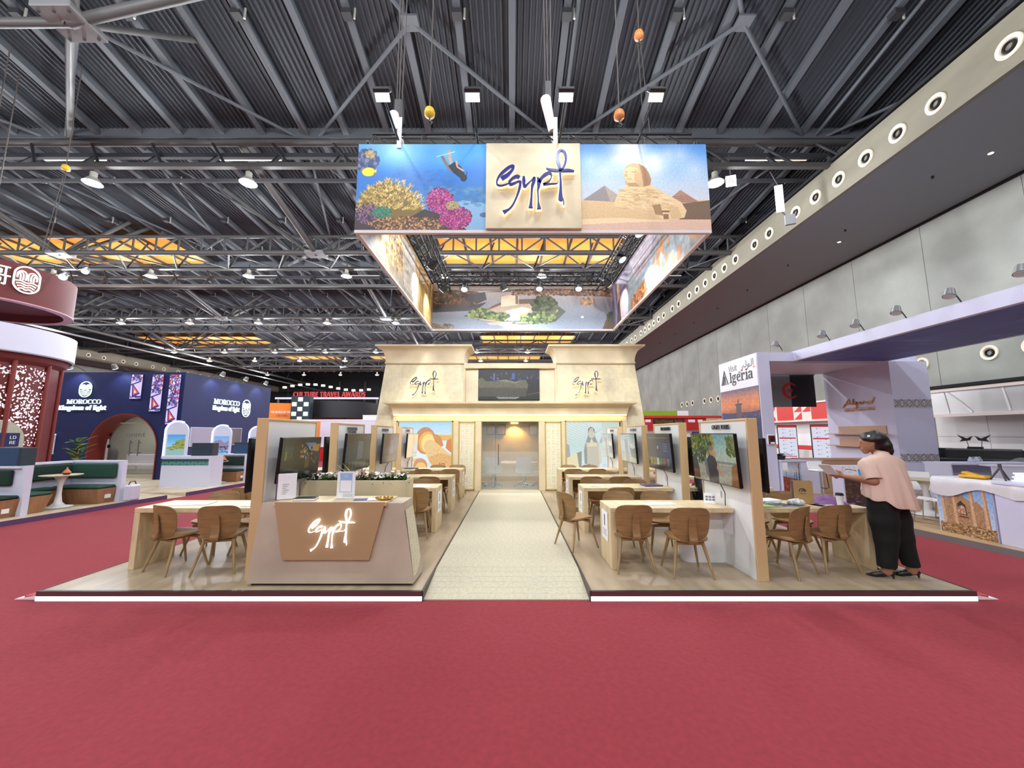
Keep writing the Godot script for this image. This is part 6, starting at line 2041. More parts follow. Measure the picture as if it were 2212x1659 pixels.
# ---------------------------------------------------------------- left neighbour: navy pavilion
func emblem(o: Node3D, at: Transform3D, w: float, h: float, m: Material, back: Material) -> void:
	# upright rounded badge: arches above, waves below
	var st := []
	var r := w / 2.0 - 0.02 * w
	for k in 33:
		var a := TAU * k / 32.0
		var p := Vector2(cos(a), sin(a)) * r
		p.y += signf(sin(a)) * (h - w) / 2.0 if absf(sin(a)) > 0.01 else 0.0
		st.append(Vector3(p.x, p.y, w * 0.07))
	var bd := Geo.new()
	bd.xf = at
	var poly := PackedVector2Array()
	for q in st.slice(0, 32): poly.append(Vector2(q.x, q.y))
	bd.prism(poly, -0.02, 0.0)
	part(o, "badge_plate", bd, back)
	var g := Geo.new()
	g.xf = at
	g.ribbon(st, 0.015)
	part(o, "badge_rim", g, m)
	var lw := w * 0.06
	for k in 3:
		var e := w * (0.11 + 0.1 * k)
		for sx in [-1.0, 1.0]:
			var a := Geo.new()
			a.xf = at
			var cx: float = sx * w * 0.36
			a.ribbon([Vector3(cx, h * 0.02, lw), Vector3(cx, h * 0.12 + k * 0.04 * h, lw), Vector3(cx - sx * e * 0.45, h * (0.2 + 0.05 * k), lw), Vector3(cx - sx * e, h * (0.13 + 0.05 * k), lw), Vector3(cx - sx * e, -h * 0.03, lw)], 0.012)
			part(o, "badge_arch", a, m)
	for k in 4:
		var y := -h * (0.1 + 0.09 * k)
		var hw := w * (0.42 - 0.05 * k)
		var a := Geo.new()
		a.xf = at
		a.ribbon([Vector3(-hw, y, lw), Vector3(-hw * 0.5, y + h * 0.03, lw), Vector3(0, y - h * 0.01, lw), Vector3(hw * 0.5, y + h * 0.03, lw), Vector3(hw, y - h * 0.02, lw)], 0.012)
		part(o, "badge_wave", a, m)

func led_strip_print() -> StandardMaterial3D:
	var p := Pic.new(128, 384, c8(196, 170, 230), 51)
	var nv := c8(40, 44, 110)
	var cols := [c8(222, 190, 240), c8(110, 120, 210), c8(220, 90, 80), c8(236, 170, 140), c8(250, 240, 255), c8(60, 70, 150)]
	p.blobs(70, 0, 0, 1, 0.66, 0.05, 0.13, cols)
	for i in 44:
		var x := p.r.randf()
		var y := p.r.randf_range(0.0, 0.66)
		p.ring(x, y, p.r.randf_range(0.06, 0.18), 0.045, nv, p.r.randf() * 6.0, p.r.randf_range(7.0, 11.0))
	p.poly([0.0, 0.66, 1.0, 0.62, 1.0, 1.0, 0.0, 1.0], c8(206, 190, 240))
	p.poly([0.1, 0.68, 0.9, 0.9, 0.2, 0.97], nv)
	p.poly([0.22, 0.74, 0.74, 0.88, 0.28, 0.93], c8(226, 86, 66))
	p.poly([0.34, 0.81, 0.54, 0.87, 0.38, 0.89], c8(250, 226, 230))
	p.line(0.0, 0.72, 0.9, 0.64, 0.08, nv)
	for i in 8: p.line(p.r.randf(), 0.92 + p.r.randf() * 0.08, p.r.randf(), 0.92 + p.r.randf() * 0.08, 0.05, nv)
	p.grain(0.1, 0.1)
	return printed("strip_print", p.im, 1.25)

func fan_print() -> StandardMaterial3D:
	var p := Pic.new(512, 80, c8(16, 76, 76), 52)
	for i in 14:
		var x := i / 13.0
		for k in 4: p.ring(x, 1.0 if i % 2 == 0 else 0.35, 0.02 + 0.014 * k, 0.0045, c8(150, 206, 200), PI if i % 2 == 0 else 0.0, TAU if i % 2 == 0 else PI)
	return printed("fan_print", p.im)

func view_print(k: int) -> StandardMaterial3D:
	var p := Pic.new(96, 160, c8(90, 170, 230), 54 + k)
	if k == 0:
		p.grad(0.0, 0.7, [c8(70, 160, 230), c8(170, 220, 240)])
		p.poly([0.0, 0.62, 0.4, 0.55, 0.5, 0.3, 1.0, 0.2, 1.0, 0.7, 0.0, 0.7], c8(150, 160, 70))
		p.blobs(40, 0.3, 0.4, 1.0, 0.7, 0.02, 0.06, [c8(110, 130, 60), c8(190, 180, 90), c8(90, 110, 60)])
		p.rect(0, 0.7, 1, 1, c8(150, 190, 190))
		p.disc(0.3, 0.74, 0.12, c8(60, 80, 80), 0.03)
	else:
		p.grad(0.0, 0.7, [c8(120, 180, 240), c8(196, 190, 230)])
		p.poly([0.0, 0.3, 0.4, 0.2, 0.7, 0.4, 1.0, 0.24, 1.0, 0.8, 0.0, 0.8], c8(150, 136, 180))
		p.blobs(40, 0.0, 0.6, 1.0, 1.0, 0.03, 0.09, [c8(60, 56, 70), c8(120, 110, 130), c8(200, 196, 210)])
	return printed("view_%d" % k, p.im, 0.9)

func clip_spot(label: String, at: Vector3, to: Vector3, e: float, arm: Vector3) -> void:
	var o := thing("clip_spot", label, "spotlight", at, 0.0, "clip spotlights on the booth walls")
	var z := to.normalized()
	var g := Geo.new()
	g.tube(-z * 0.14, z * 0.02, 0.07, 0.1, 12)
	part(o, "shade", g, M.galvanised)
	var l := Geo.new()
	l.tube(z * 0.012, z * 0.03, 0.085, 0.085, 12)
	part(o, "lens", l, M.flood_lens if e > 0.0 else M.bay_shell)
	var w := Geo.new()
	w.sweep([-z * 0.1, -z * 0.05 + arm * 0.4 + Vector3(0, 0.08, 0), arm], 0.012, 6)
	part(o, "arm", w, M.steel_dark)
	if e > 0.0: lamp(o, z * 0.05, z, e, Color(0.92, 0.96, 1.0), 50.0, 0.08)

func bench(label: String, a: Vector3, b: Vector3, toward: Vector3, pad: Material, deep := 0.46) -> Node3D:
	# seat running from a to b (floor line at the rear), `toward` points to the front
	var o := thing("bench_seat", label, "bench", a)
	var d := b - a
	var f := toward * deep
	var fl := toward * (deep - 0.1)
	var g := Geo.new()
	var i := d.normalized() * 0.06
	g.hexa([i, d - i, d - i + fl, i + fl], [Vector3(0, 0.36, 0), d + Vector3(0, 0.36, 0), d + f + Vector3(0, 0.36, 0), f + Vector3(0, 0.36, 0)])
	part(o, "base", g, M.walnut)
	var c := Geo.new()
	c.box((d + f) / 2.0 + Vector3(0, 0.395, 0), Vector3(absf(d.x) + absf(f.x), 0.07, absf(d.z) + absf(f.z)), 0.03)
	part(o, "cushion", c, pad)
	return o

func morocco() -> void:
	var fl := structure("floor", "pale wood platform of the navy pavilion with a purple metal edge")
	var pf := PackedVector2Array([Vector2(-10.35, 4.0), Vector2(-9.97, 8.0), Vector2(-9.63, 11.15), Vector2(-10.9, 11.2), Vector2(-10.9, 11.62), Vector2(-9.52, 11.66), Vector2(-8.9, 20.2), Vector2(-24.0, 20.2), Vector2(-24.0, 4.0)])
	var pg := Geo.new()
	pg.xf = Transform3D(Basis(Vector3.RIGHT, -PI / 2.0), Vector3.ZERO)
	pg.prism(pf, 0.0, P)
	part(fl, "deck", pg, M.pale_wood)
	beam(fl, "edge_profile", Vector3(-10.34, 0.05, -4.0), Vector3(-9.62, 0.05, -11.15), 0.02, 0.104, M.purple_edge)
	beam(fl, "edge_profile", Vector3(-9.51, 0.05, -11.66), Vector3(-8.89, 0.05, -20.2), 0.02, 0.104, M.purple_edge)
	var rp := Geo.new()
	rp.hexa([Vector3(-10.9, 0, -11.64), Vector3(-9.5, 0, -11.64), Vector3(-9.6, 0, -11.16), Vector3(-10.9, 0, -11.16)], [Vector3(-10.9, P, -11.64), Vector3(-9.52, 0.01, -11.64), Vector3(-9.62, 0.01, -11.16), Vector3(-10.9, P, -11.16)])
	part(fl, "entry_ramp", rp, M.pale_wood)
	# navy walls with the arched opening
	var zf := -14.85
	var o := thing("booth_wall", "tall navy wall with a red-lined arch and glowing emblem lettering", "booth wall", Vector3.ZERO)
	var cx := -14.7
	var cy := 1.24
	var r := 1.33
	var poly := PackedVector2Array([Vector2(-23.0, P), Vector2(cx - r, P)])
	for k in 25: poly.append(Vector2(cx - cos(PI * k / 24.0) * r, cy + sin(PI * k / 24.0) * r))
	poly.append_array([Vector2(cx + r, P), Vector2(-12.75, P), Vector2(-12.75, 4.16), Vector2(-23.0, 4.16)])
	var g := Geo.new()
	g.prism(poly, zf - 0.2, zf)
	part(o, "wall_board", g, M.navy)
	var lin := Geo.new()
	var ra := []
	var rb := []
	var rc := []
	for k in 29:
		var q := Vector2.ZERO
		if k == 0: q = Vector2(cx - r, P)
		elif k == 28: q = Vector2(cx + r, P)
		else: q = Vector2(cx - cos(PI * (k - 1) / 26.0) * r, cy + sin(PI * (k - 1) / 26.0) * r)
		var i := (q - Vector2(cx, cy if q.y > cy else q.y)).normalized() * 0.05
		ra.append(Vector3(q.x, q.y, zf + 0.02)); rb.append(Vector3(q.x - i.x, q.y - i.y, zf + 0.02)); rc.append(Vector3(q.x - i.x, q.y - i.y, zf - 0.75))
	lin.grid([ra, rb], false, true)
	lin.grid([rb, rc], false, true)
	part(o, "arch_lining", lin, M.arch_red)
	var o2 := thing("booth_wall", "navy side wall receding behind the counters, with lettering and a round-topped emblem", "booth wall", Vector3.ZERO)
	boxpart(o2, "wall_board", Vector3(-12.75, P, -20.2), Vector3(-12.6, 4.16, zf), M.navy)
	# glowing lettering
	var s1 := thing("wall_sign", "white glowing two-line lettering under an oval emblem above the red arch", "sign", Vector3(-16.37, 3.0, zf + 0.02))
	text(s1, "lettering", "MOROCCO", M.sign_white, Transform3D(Basis(), Vector3(0, 0.02, 0)), 0.17, 1.3, true, false, 0.03)
	text(s1, "lettering", "Kingdom of light", M.sign_white, Transform3D(Basis(), Vector3(-0.02, -0.24, 0)), 0.25, 1.8, false, true, 0.03)
	emblem(s1, Transform3D(Basis(), Vector3(0.02, 0.49, 0.01)), 0.48, 0.6, M.sign_white, M.navy)
	var b2 := Basis(Vector3.UP, PI / 2.0)
	var s2 := thing("wall_sign", "white glowing two-line lettering beside an oval emblem on the navy side wall", "sign", Vector3(-12.58, 3.05, -17.2))
	text(s2, "lettering", "MOROCCO", M.sign_white, Transform3D(b2, Vector3(0, 0.12, 0.05)), 0.22, 1.55, true, false, 0.03)
	text(s2, "lettering", "Kingdom of light", M.sign_white, Transform3D(b2, Vector3(0, -0.18, 0.05)), 0.28, 1.6, false, true, 0.03)
	emblem(s2, Transform3D(b2, Vector3(0.0, -0.06, -1.2)), 0.55, 0.8, M.sign_white, M.navy)
	# glowing patterned strips
	var pm := led_strip_print()
	var xs := [[-18.9, 2.7, 4.07, "at the far left, half hidden by the red drum"], [-18.22, 3.13, 4.07, "short one left of the lettering on the navy wall"], [-14.42, 3.12, 4.07, "short one above the right of the red arch"], [-13.62, 2.64, 4.07, "middle length, second from the corner of the navy wall"], [-12.95, 2.15, 4.07, "longest one, nearest the corner of the navy wall"]]
	for q in xs:
		var e := thing("pattern_strip", "glowing patterned strip, " + q[3], "light panel", Vector3(q[0], q[1], zf), 0.0, "glowing patterned strips")
		var h: float = q[2] - q[1]
		boxpart(e, "casing", Vector3(-0.22, 0, 0), Vector3(0.22, h, 0.03), M.navy)
		var pg2 := Geo.new()
		pg2.quad(Vector3(-0.21, 0.01, 0.034), Vector3(0.21, 0.01, 0.034), Vector3(0.21, h - 0.01, 0.034), Vector3(-0.21, h - 0.01, 0.034), Vector2(0, 1.0 - h / 1.93), Vector2(1, 1))
		part(e, "picture", pg2, pm)
	# wall niches with lit edges
	var n1 := thing("display_niche", "round-topped lit display niche behind the teal box, left end of the navy wall", "niche", Vector3(-18.4, 1.0, zf + 0.01))
	boxpart(n1, "back", Vector3(-0.34, 0, 0), Vector3(0.34, 0.62, 0.02), M.lilac_white)
	var ns := Geo.new()
	ns.ribbon([Vector3(-0.05, 0.0, 0.05), Vector3(-0.05, 0.62, 0.05), Vector3(0.05, 0.86, 0.05), Vector3(0.24, 1.0, 0.05), Vector3(0.36, 0.98, 0.05)], 0.05)
	part(n1, "lit_edge", ns, M.edge_blue)
	var na := Geo.new()
	var ap := PackedVector2Array()
	for k in 13: ap.append(Vector2(cos(PI * k / 12.0) * 0.3, 0.62 + sin(PI * k / 12.0) * 0.36))
	na.prism(ap, 0.0, 0.02)
	part(n1, "arched_back", na, M.teal_box)
	var n2 := thing("display_niche", "twin bottle-shaped lit display niche in the navy wall", "niche", Vector3(-17.58, 1.06, zf + 0.01))
	for sx in [-1, 1]:
		var bp := Geo.new()
		bp.prism(PackedVector2Array([Vector2(sx * 0.17 - 0.16, 0), Vector2(sx * 0.17 + 0.16, 0), Vector2(sx * 0.17 + 0.16, 0.68), Vector2(sx * 0.17 + 0.08, 0.78), Vector2(sx * 0.17 + 0.06, 0.96), Vector2(sx * 0.17 - 0.06, 0.96), Vector2(sx * 0.17 - 0.08, 0.78), Vector2(sx * 0.17 - 0.16, 0.68)]), 0.0, 0.02)
		part(n2, "back", bp, M.lilac_white)
		var hd := Geo.new()
		hd.sweep([Vector3(sx * 0.17 - 0.05, 0.96, 0.02), Vector3(sx * 0.17 - 0.04, 1.05, 0.02), Vector3(sx * 0.17 + 0.04, 1.05, 0.02), Vector3(sx * 0.17 + 0.05, 0.96, 0.02)], 0.012, 5)
		part(n2, "handle_outline", hd, M.lilac_white)
	boxpart(n2, "lit_edge", Vector3(-0.02, 0.02, 0.02), Vector3(0.04, 0.72, 0.05), M.edge_blue)
	boxpart(n2, "lit_edge", Vector3(0.02, 0.7, 0.02), Vector3(0.36, 0.73, 0.05), M.edge_blue)
	boxpart(n2, "tray_edge", Vector3(-0.34, -0.02, 0), Vector3(0.34, 0.02, 0.08), M.lilac_white)
	for k in 4:
		var bw := Geo.new()
		bw.lathe_smooth([Vector2(0.001, 0.02), Vector2(0.06, 0.03), Vector2(0.07, 0.08), Vector2(0.001, 0.07)], 10)
		part(n2, "clay_bowl", bw, M.terracotta).position = Vector3(-0.2 + k * 0.13, 0, 0.08)
	# room behind the arch
	var gd := structure("door_2", "frosted double glass door inside the red arch, with dark hinges and steel bar handles")
	for k in 2: boxpart(gd, "glass_leaf", Vector3(-15.95 + k * 1.2, P, -15.52), Vector3(-14.77 + k * 1.2, 2.2, -15.5), M.glass)
	boxpart(gd, "glass_fixed", Vector3(-13.56, P, -15.52), Vector3(-13.0, 2.2, -15.5), M.glass)
	for x in [-15.98, -13.57]: boxpart(gd, "post", Vector3(x, P, -15.54), Vector3(x + 0.05, 2.22, -15.48), M.white)
	boxpart(gd, "head_rail", Vector3(-15.98, 2.2, -15.54), Vector3(-12.9, 2.24, -15.48), M.white)
	for y in [1.25, 1.72]:
		for x in [-15.9, -13.68]: boxpart(gd, "hinge", Vector3(x, y, -15.49), Vector3(x + 0.1, y + 0.12, -15.46), M.black)
	for x in [-14.95, -14.62]:
		bar(gd, "bar_handle", Vector3(x, 0.95, -15.4), Vector3(x, 1.55, -15.4), 0.018, M.chrome)
		for y in [1.05, 1.45]: bar(gd, "handle_foot", Vector3(x, y, -15.4), Vector3(x, y, -15.5), 0.012, M.black)
	text(gd, "lettering", "onmt", M.ink_soft, Transform3D(Basis(), Vector3(-14.85, 1.76, -15.49)), 0.16, 0.72)
	var rm := thing("lounge_room", "white bubble-textured lounge walls behind the frosted arch door", "room", Vector3.ZERO)
	boxpart(rm, "rear_wall", Vector3(-20.5, P, -18.1), Vector3(-12.8, 2.9, -18.0), M.bubble_wall)
	boxpart(rm, "side_wall", Vector3(-20.6, P, -18.0), Vector3(-20.5, 2.9, -15.1), M.bubble_wall)
	boxpart(rm, "ceiling_board", Vector3(-20.5, 2.85, -18.1), Vector3(-12.75, 2.9, -15.1), M.white)
	var rl := thing("ceiling_light", "small white ceiling panel light of the lounge behind the arch", "light", Vector3(-16.2, 2.84, -16.6))
	boxpart(rl, "panel", Vector3(-0.6, -0.02, -0.3), Vector3(0.6, 0.0, 0.3), glow("panel_lens", Color(1, 0.98, 0.9), 2.5))
	var ra2 := AreaLight3D.new()
	ra2.name = "light"
	ra2.area_size = Vector2(1.2, 0.6)
	ra2.light_energy = 3.0
	ra2.shadow_enabled = true
	rl.add_child(ra2)
	ra2.position.y = -0.03
	ra2.rotation.x = -PI / 2.0
	var sf := thing("sofa", "low pale sofa inside the lounge behind the arch door", "sofa", Vector3(-16.0, P, -17.3))
	for k in 2: part(sf, "seat_cushion", _soft(Vector3(-0.6 + k * 1.2, 0.3, 0.1), Vector3(1.15, 0.22, 0.75)), M.linen)
	part(sf, "backrest", _soft(Vector3(0, 0.5, -0.4), Vector3(2.4, 0.6, 0.25)), M.linen)
	part(sf, "base", _soft(Vector3(0, 0.1, 0.0), Vector3(2.4, 0.2, 0.9)), M.bubble_wall)
	# spots on the wall tops
	var cs := [["above the left of the navy wall lettering", Vector3(-16.6, 4.25, zf + 0.45)], ["above the right end of the navy wall lettering", Vector3(-14.9, 4.25, zf + 0.45)]]
	for q in cs: clip_spot("small white clip spotlight " + q[0], q[1], Vector3(-0.05, -1, -0.6), 0.9, Vector3(0.1, -0.05, -0.45))
	for k in 3: clip_spot("small white clip spotlight on the navy side wall's top, %s from the corner" % ORD[k], Vector3(-12.2, 4.25, -16.2 - k * 1.45), Vector3(-0.5, -1, 0.0), 0.9, Vector3(-0.4, -0.05, 0.05))
	# seating bays: white partitions with green backs, benches, tables
	var A := thing("seat_partition", "white low partition with dark green back pads, nearest the left edge", "partition", Vector3(-10.2, P, -8.4))
	boxpart(A, "panel", Vector3(-3.2, 0, -0.05), Vector3(-0.1, 1.0, 0.05), M.lilac_white)
	boxpart(A, "post", Vector3(-0.1, 0, -0.06), Vector3(0, 1.03, 0.06), M.lilac_white)
	boxpart(A, "top_rail", Vector3(-3.2, 0.98, -0.12), Vector3(-0.1, 1.03, 0.12), M.lilac_white)
	part(A, "back_pad", _soft(Vector3(-1.7, 0.78, 0.09), Vector3(2.9, 0.32, 0.09)), M.velvet_dark)
	part(A, "back_pad", _soft(Vector3(-0.68, 0.75, -0.1), Vector3(1.0, 0.36, 0.09)), M.velvet_dark)
	var B := thing("seat_partition", "white low U-shaped partition with green back pads behind the round table", "partition", Vector3(-11.3, P, -10.2))
	boxpart(B, "panel", Vector3(-0.06, 0, 0), Vector3(0.04, 0.98, 1.75), M.lilac_white)
	boxpart(B, "panel", Vector3(0.04, 0, -0.05), Vector3(1.24, 0.98, 0.04), M.lilac_white)
	boxpart(B, "top_rail", Vector3(-0.08, 0.97, 0), Vector3(0.08, 1.02, 1.75), M.lilac_white)
	boxpart(B, "top_rail", Vector3(-0.08, 0.97, -0.1), Vector3(1.24, 1.02, 0.06), M.lilac_white)
	boxpart(B, "post", Vector3(1.24, 0, -0.06), Vector3(1.34, 1.02, 0.06), M.lilac_white)
	part(B, "back_pad", _soft(Vector3(0.09, 0.77, 0.9), Vector3(0.09, 0.36, 1.6)), M.velvet_dark)
	part(B, "back_pad", _soft(Vector3(0.66, 0.77, 0.09), Vector3(1.12, 0.36, 0.09)), M.velvet)
	var bn := bench("walnut bench with dark green cushion at the extreme left, with a white socket", Vector3(-10.25, P, -8.34), Vector3(-13.2, P, -8.34), Vector3(0, 0, 1), M.velvet_dark)
	boxpart(bn, "socket", Vector3(0.0, 0.1, 0.16), Vector3(0.012, 0.19, 0.28), M.white)
	bench("walnut bench behind the white post, back to the nearest partition", Vector3(-10.25, P, -8.47), Vector3(-11.2, P, -8.47), Vector3(0, 0, -1), M.velvet)
	bench("walnut bench along the rear arm of the U-shaped seat", Vector3(-11.25, P, -9.62), Vector3(-11.25, P, -8.98), Vector3(1, 0, 0), M.velvet, 0.34)
	var b3 := bench("walnut bench with green cushion right of the round table, with a white socket", Vector3(-10.05, P, -10.14), Vector3(-11.2, P, -10.14), Vector3(0, 0, 1), M.velvet)
	boxpart(b3, "socket", Vector3(-0.03, 0.12, 0.13), Vector3(0.006, 0.21, 0.25), M.white)
	var tt := tulip("white round pedestal table in front of the left green seats", Vector3(-10.6, P, -9.35), 0.36)
	tagine("orange conical clay pot on the pedestal table in front of the left green seats", Vector3(-10.52, P + 0.745, -9.38))
	var tl := thing("box_screen", "large blue-teal box screen standing on the nearest white partition", "screen", Vector3(-10.3, P + 1.03, -8.42))
	boxpart(tl, "casing", Vector3(-1.9, 0, -0.14), Vector3(-0.06, 0.38, 0.14), M.teal_box, 0.01)
	boxpart(tl, "end_cap", Vector3(-0.06, 0, -0.14), Vector3(0.0, 0.38, 0.14), M.teal_dark, 0.01)
	var bg := thing("standing_bag", "pale lilac bag with dark handles standing beside the right white post", "bag", Vector3(-9.86, P, -10.3))
	part(bg, "body", _soft(Vector3(0.06, 0.2, 0), Vector3(0.2, 0.4, 0.3)), M.lilac_white)
	var hg := Geo.new()
	hg.sweep([Vector3(0.02, 0.38, 0.08), Vector3(0.03, 0.48, 0.04), Vector3(0.05, 0.48, -0.06), Vector3(0.06, 0.38, -0.1)], 0.012, 6)
	part(bg, "handle", hg, M.black)
	# counter with patterned band
	var ct := thing("counter", "white counter with a teal fan-patterned band below its top", "counter", Vector3(-10.58, P, -12.85))
	boxpart(ct, "body", Vector3(-0.8, 0, -0.5), Vector3(0.74, 0.93, 0), M.lilac_white)
	boxpart(ct, "side_panel", Vector3(0.74, 0, -0.52), Vector3(0.82, 0.98, 0.02), M.lilac_white)
	boxpart(ct, "top", Vector3(-0.82, 0.9, -0.52), Vector3(0.74, 0.98, 0.02), M.lilac_white)
	panel(ct, "patterned_band", Vector3(-0.8, 0.68, 0.004), Vector3(0.74, 0.68, 0.004), Vector3(0.74, 0.88, 0.004), Vector3(-0.8, 0.88, 0.004), fan_print())
	var t2 := thing("box_screen", "dark teal box screen on the right end of the patterned counter", "screen", Vector3(-10.2, P + 0.98, -13.1))
	boxpart(t2, "casing", Vector3(-0.36, 0, -0.12), Vector3(0.3, 0.42, 0.12), M.teal_dark, 0.01)
	boxpart(t2, "end_cap", Vector3(0.3, 0, -0.12), Vector3(0.36, 0.42, 0.12), M.ink, 0.01)
	var ar := [["on the left end of the patterned counter", Vector3(-11.15, P + 0.98, -13.05), 0.62, 1.12, 0], ["behind the dark teal box screen", Vector3(-10.9, P + 0.96, -14.75), 0.6, 1.05, 1], ["partly hidden by the black outer screen", Vector3(-9.55, P + 0.96, -14.75), 0.55, 1.0, 0]]
	for q in ar: arch_display(q[0], q[1], q[2], q[3], q[4])
	var mr := thing("wall_mirror", "wide pale mirror panel on the navy side wall", "mirror", Vector3(-12.58, 1.3, -16.75))
	boxpart(mr, "frame", Vector3(0, 0, -1.45), Vector3(0.03, 0.76, 1.45), M.lilac_white)
	boxpart(mr, "mirror_sheet", Vector3(0.03, 0.02, -1.42), Vector3(0.036, 0.74, 1.42), mat("mirror", c8(200, 196, 200), 0.12, 0.9))
	var D := thing("seat_partition", "white low partition with dark green pad behind the patterned counter", "partition", Vector3(-9.7, P, -14.6))
	boxpart(D, "panel", Vector3(-1.9, 0, -0.05), Vector3(-0.1, 0.93, 0.05), M.lilac_white)
	boxpart(D, "top_rail", Vector3(-1.9, 0.92, -0.3), Vector3(-0.1, 0.97, 0.1), M.lilac_white)
	boxpart(D, "post", Vector3(-0.1, 0, -0.12), Vector3(0, 0.97, 0.12), M.lilac_white)
	part(D, "back_pad", _soft(Vector3(-0.9, 0.72, 0.09), Vector3(1.6, 0.32, 0.08)), M.velvet_dark)
	var b4 := bench("walnut bench with near-black cushion behind the patterned counter, with a white socket", Vector3(-9.78, P, -14.56), Vector3(-10.6, P, -14.56), Vector3(0, 0, 1), M.velvet_dark)
	boxpart(b4, "socket", Vector3(-0.03, 0.12, 0.12), Vector3(0.006, 0.2, 0.22), M.white)
	bench("walnut bench with green cushion close behind the counter's right side", Vector3(-10.1, P, -13.45), Vector3(-11.0, P, -13.45), Vector3(0, 0, -1), M.velvet)
	tulip("small white pedestal table behind the patterned counter", Vector3(-10.35, P, -13.95), 0.3)
	tagine("small orange conical clay pot on the pedestal table behind the counter", Vector3(-10.15, P + 0.745, -13.95))
	var bx := Geo.new()
	bx.box(Vector3(0, 0.06, 0), Vector3(0.18, 0.12, 0.12), 0.03)
	solo("gold_box", bx, M.brass, "small gold box beside the clay pot behind the counter", "box", "", Vector3(-10.5, P + 0.745, -14.0))
	var t3 := thing("box_screen", "blue-teal box screen standing on the partition behind the counter", "screen", Vector3(-9.95, P + 0.97, -14.7))
	boxpart(t3, "casing", Vector3(-0.36, 0, -0.1), Vector3(0.36, 0.4, 0.1), M.teal_box, 0.01)
	boxpart(t3, "edge_trim", Vector3(-0.37, 0.39, -0.11), Vector3(0.37, 0.41, 0.11), M.teal_dark)
	plant("leafy fig plant standing left of the red arch", Vector3(-13.9, P, -12.6), 1.5)
	red_drum()

func _soft(c: Vector3, s: Vector3) -> Geo:
	var g := Geo.new()
	g.box(c, s, minf(0.035, minf(s.x, minf(s.y, s.z)) * 0.3))
	return g

func tulip(label: String, at: Vector3, r: float) -> Node3D:
	var o := thing("pedestal_table", label, "table", at)
	var g := Geo.new()
	g.lathe_smooth([Vector2(0.001, 0.0), Vector2(0.27, 0.004), Vector2(0.26, 0.016), Vector2(0.13, 0.045), Vector2(0.07, 0.12), Vector2(0.045, 0.3), Vector2(0.045, 0.48), Vector2(0.075, 0.62), Vector2(0.13, 0.715), Vector2(0.001, 0.716)], 26)
	part(o, "pedestal", g, M.white)
	var t := Geo.new()
	t.lathe([Vector2(0.001, 0.716), Vector2(r - 0.05, 0.716), Vector2(r, 0.735), Vector2(r, 0.743), Vector2(0.001, 0.743)], 34)
	part(o, "tabletop", t, M.pale_wood)
	return o

func tagine(label: String, at: Vector3) -> void:
	var o := thing("clay_pot", label, "clay pot", at)
	var g := Geo.new()
	g.lathe_smooth([Vector2(0.001, 0.0), Vector2(0.05, 0.0), Vector2(0.075, 0.03), Vector2(0.08, 0.045), Vector2(0.001, 0.045)], 18)
	part(o, "dish", g, M.trim_dark)
	var l := Geo.new()
	l.lathe_smooth([Vector2(0.078, 0.045), Vector2(0.07, 0.06), Vector2(0.035, 0.11), Vector2(0.012, 0.145), Vector2(0.016, 0.165), Vector2(0.001, 0.175)], 18)
	part(o, "lid", l, M.terracotta)

func arch_display(where: String, at: Vector3, w: float, h: float, k: int) -> void:
	var o := thing("arched_display", "round-topped display board with glowing edge, " + where, "display", at, 0.25)
	var poly := PackedVector2Array([Vector2(-w / 2, 0), Vector2(w / 2, 0)])
	for i in 17: poly.append(Vector2(cos(PI * i / 16.0) * w / 2, h - w / 2 + sin(PI * i / 16.0) * w / 2))
	var g := Geo.new()
	g.prism(poly, -0.09, 0.0)
	part(o, "board", g, M.lilac_white)
	var st := [Vector3(-w / 2 - 0.015, 0, 0.05), Vector3(-w / 2 - 0.015, (h - w / 2) * 0.5, 0.05)]
	for i in 9: st.append(Vector3(-cos(PI * i / 12.0) * (w / 2 + 0.015), h - w / 2 + sin(PI * i / 12.0) * (w / 2 + 0.015), 0.05))
	var e := Geo.new()
	e.xf = Transform3D(Basis(), Vector3(0, 0, -0.06))
	e.ribbon(st, 0.08)
	part(o, "lit_edge", e, M.edge_blue)
	panel(o, "picture", Vector3(-w / 2 + 0.06, 0.02, 0.006), Vector3(w / 2 - 0.06, 0.02, 0.006), Vector3(w / 2 - 0.06, h * 0.62, 0.006), Vector3(-w / 2 + 0.06, h * 0.62, 0.006), M["view_%d" % k] if M.has("view_%d" % k) else view_print(k))

func plant(label: String, at: Vector3, top: float) -> void:
	var o := thing("potted_plant", label, "plant", at)
	var g := Geo.new()
	g.lathe([Vector2(0.001, 0.0), Vector2(0.17, 0.0), Vector2(0.22, 0.45), Vector2(0.2, 0.45), Vector2(0.18, 0.4), Vector2(0.001, 0.4)], 20)
	part(o, "pot", g, M.white)
	bar(o, "stem", Vector3(0, 0.38, 0), Vector3(0.04, top * 0.8, 0), 0.02, M.walnut)
	var r := RandomNumberGenerator.new()
	r.seed = 4
	for k in 22:
		var a := k * 2.4
		var y := lerpf(0.75, top, k / 22.0)
		var ln := r.randf_range(0.28, 0.46)
		var up := r.randf_range(0.15, 1.0)
		var rows := []
		for j in 6:
			var q := j / 5.0
			var c := Vector3(cos(a) * ln * q, y + up * ln * q - 0.25 * ln * q * q, sin(a) * ln * q)
			var wd := sin(PI * pow(clampf(q * 0.94 + 0.06, 0.0, 1.0), 0.8)) * 0.085
			var s := Vector3(-sin(a), 0, cos(a)) * wd
			rows.append([c - s + Vector3(0, wd * 0.3, 0), c, c + s + Vector3(0, wd * 0.3, 0)])
		var lf := Geo.new()
		lf.grid(rows)
		part(o, "leaf", lf, M.leaf if k % 3 else M.leaf_pale)

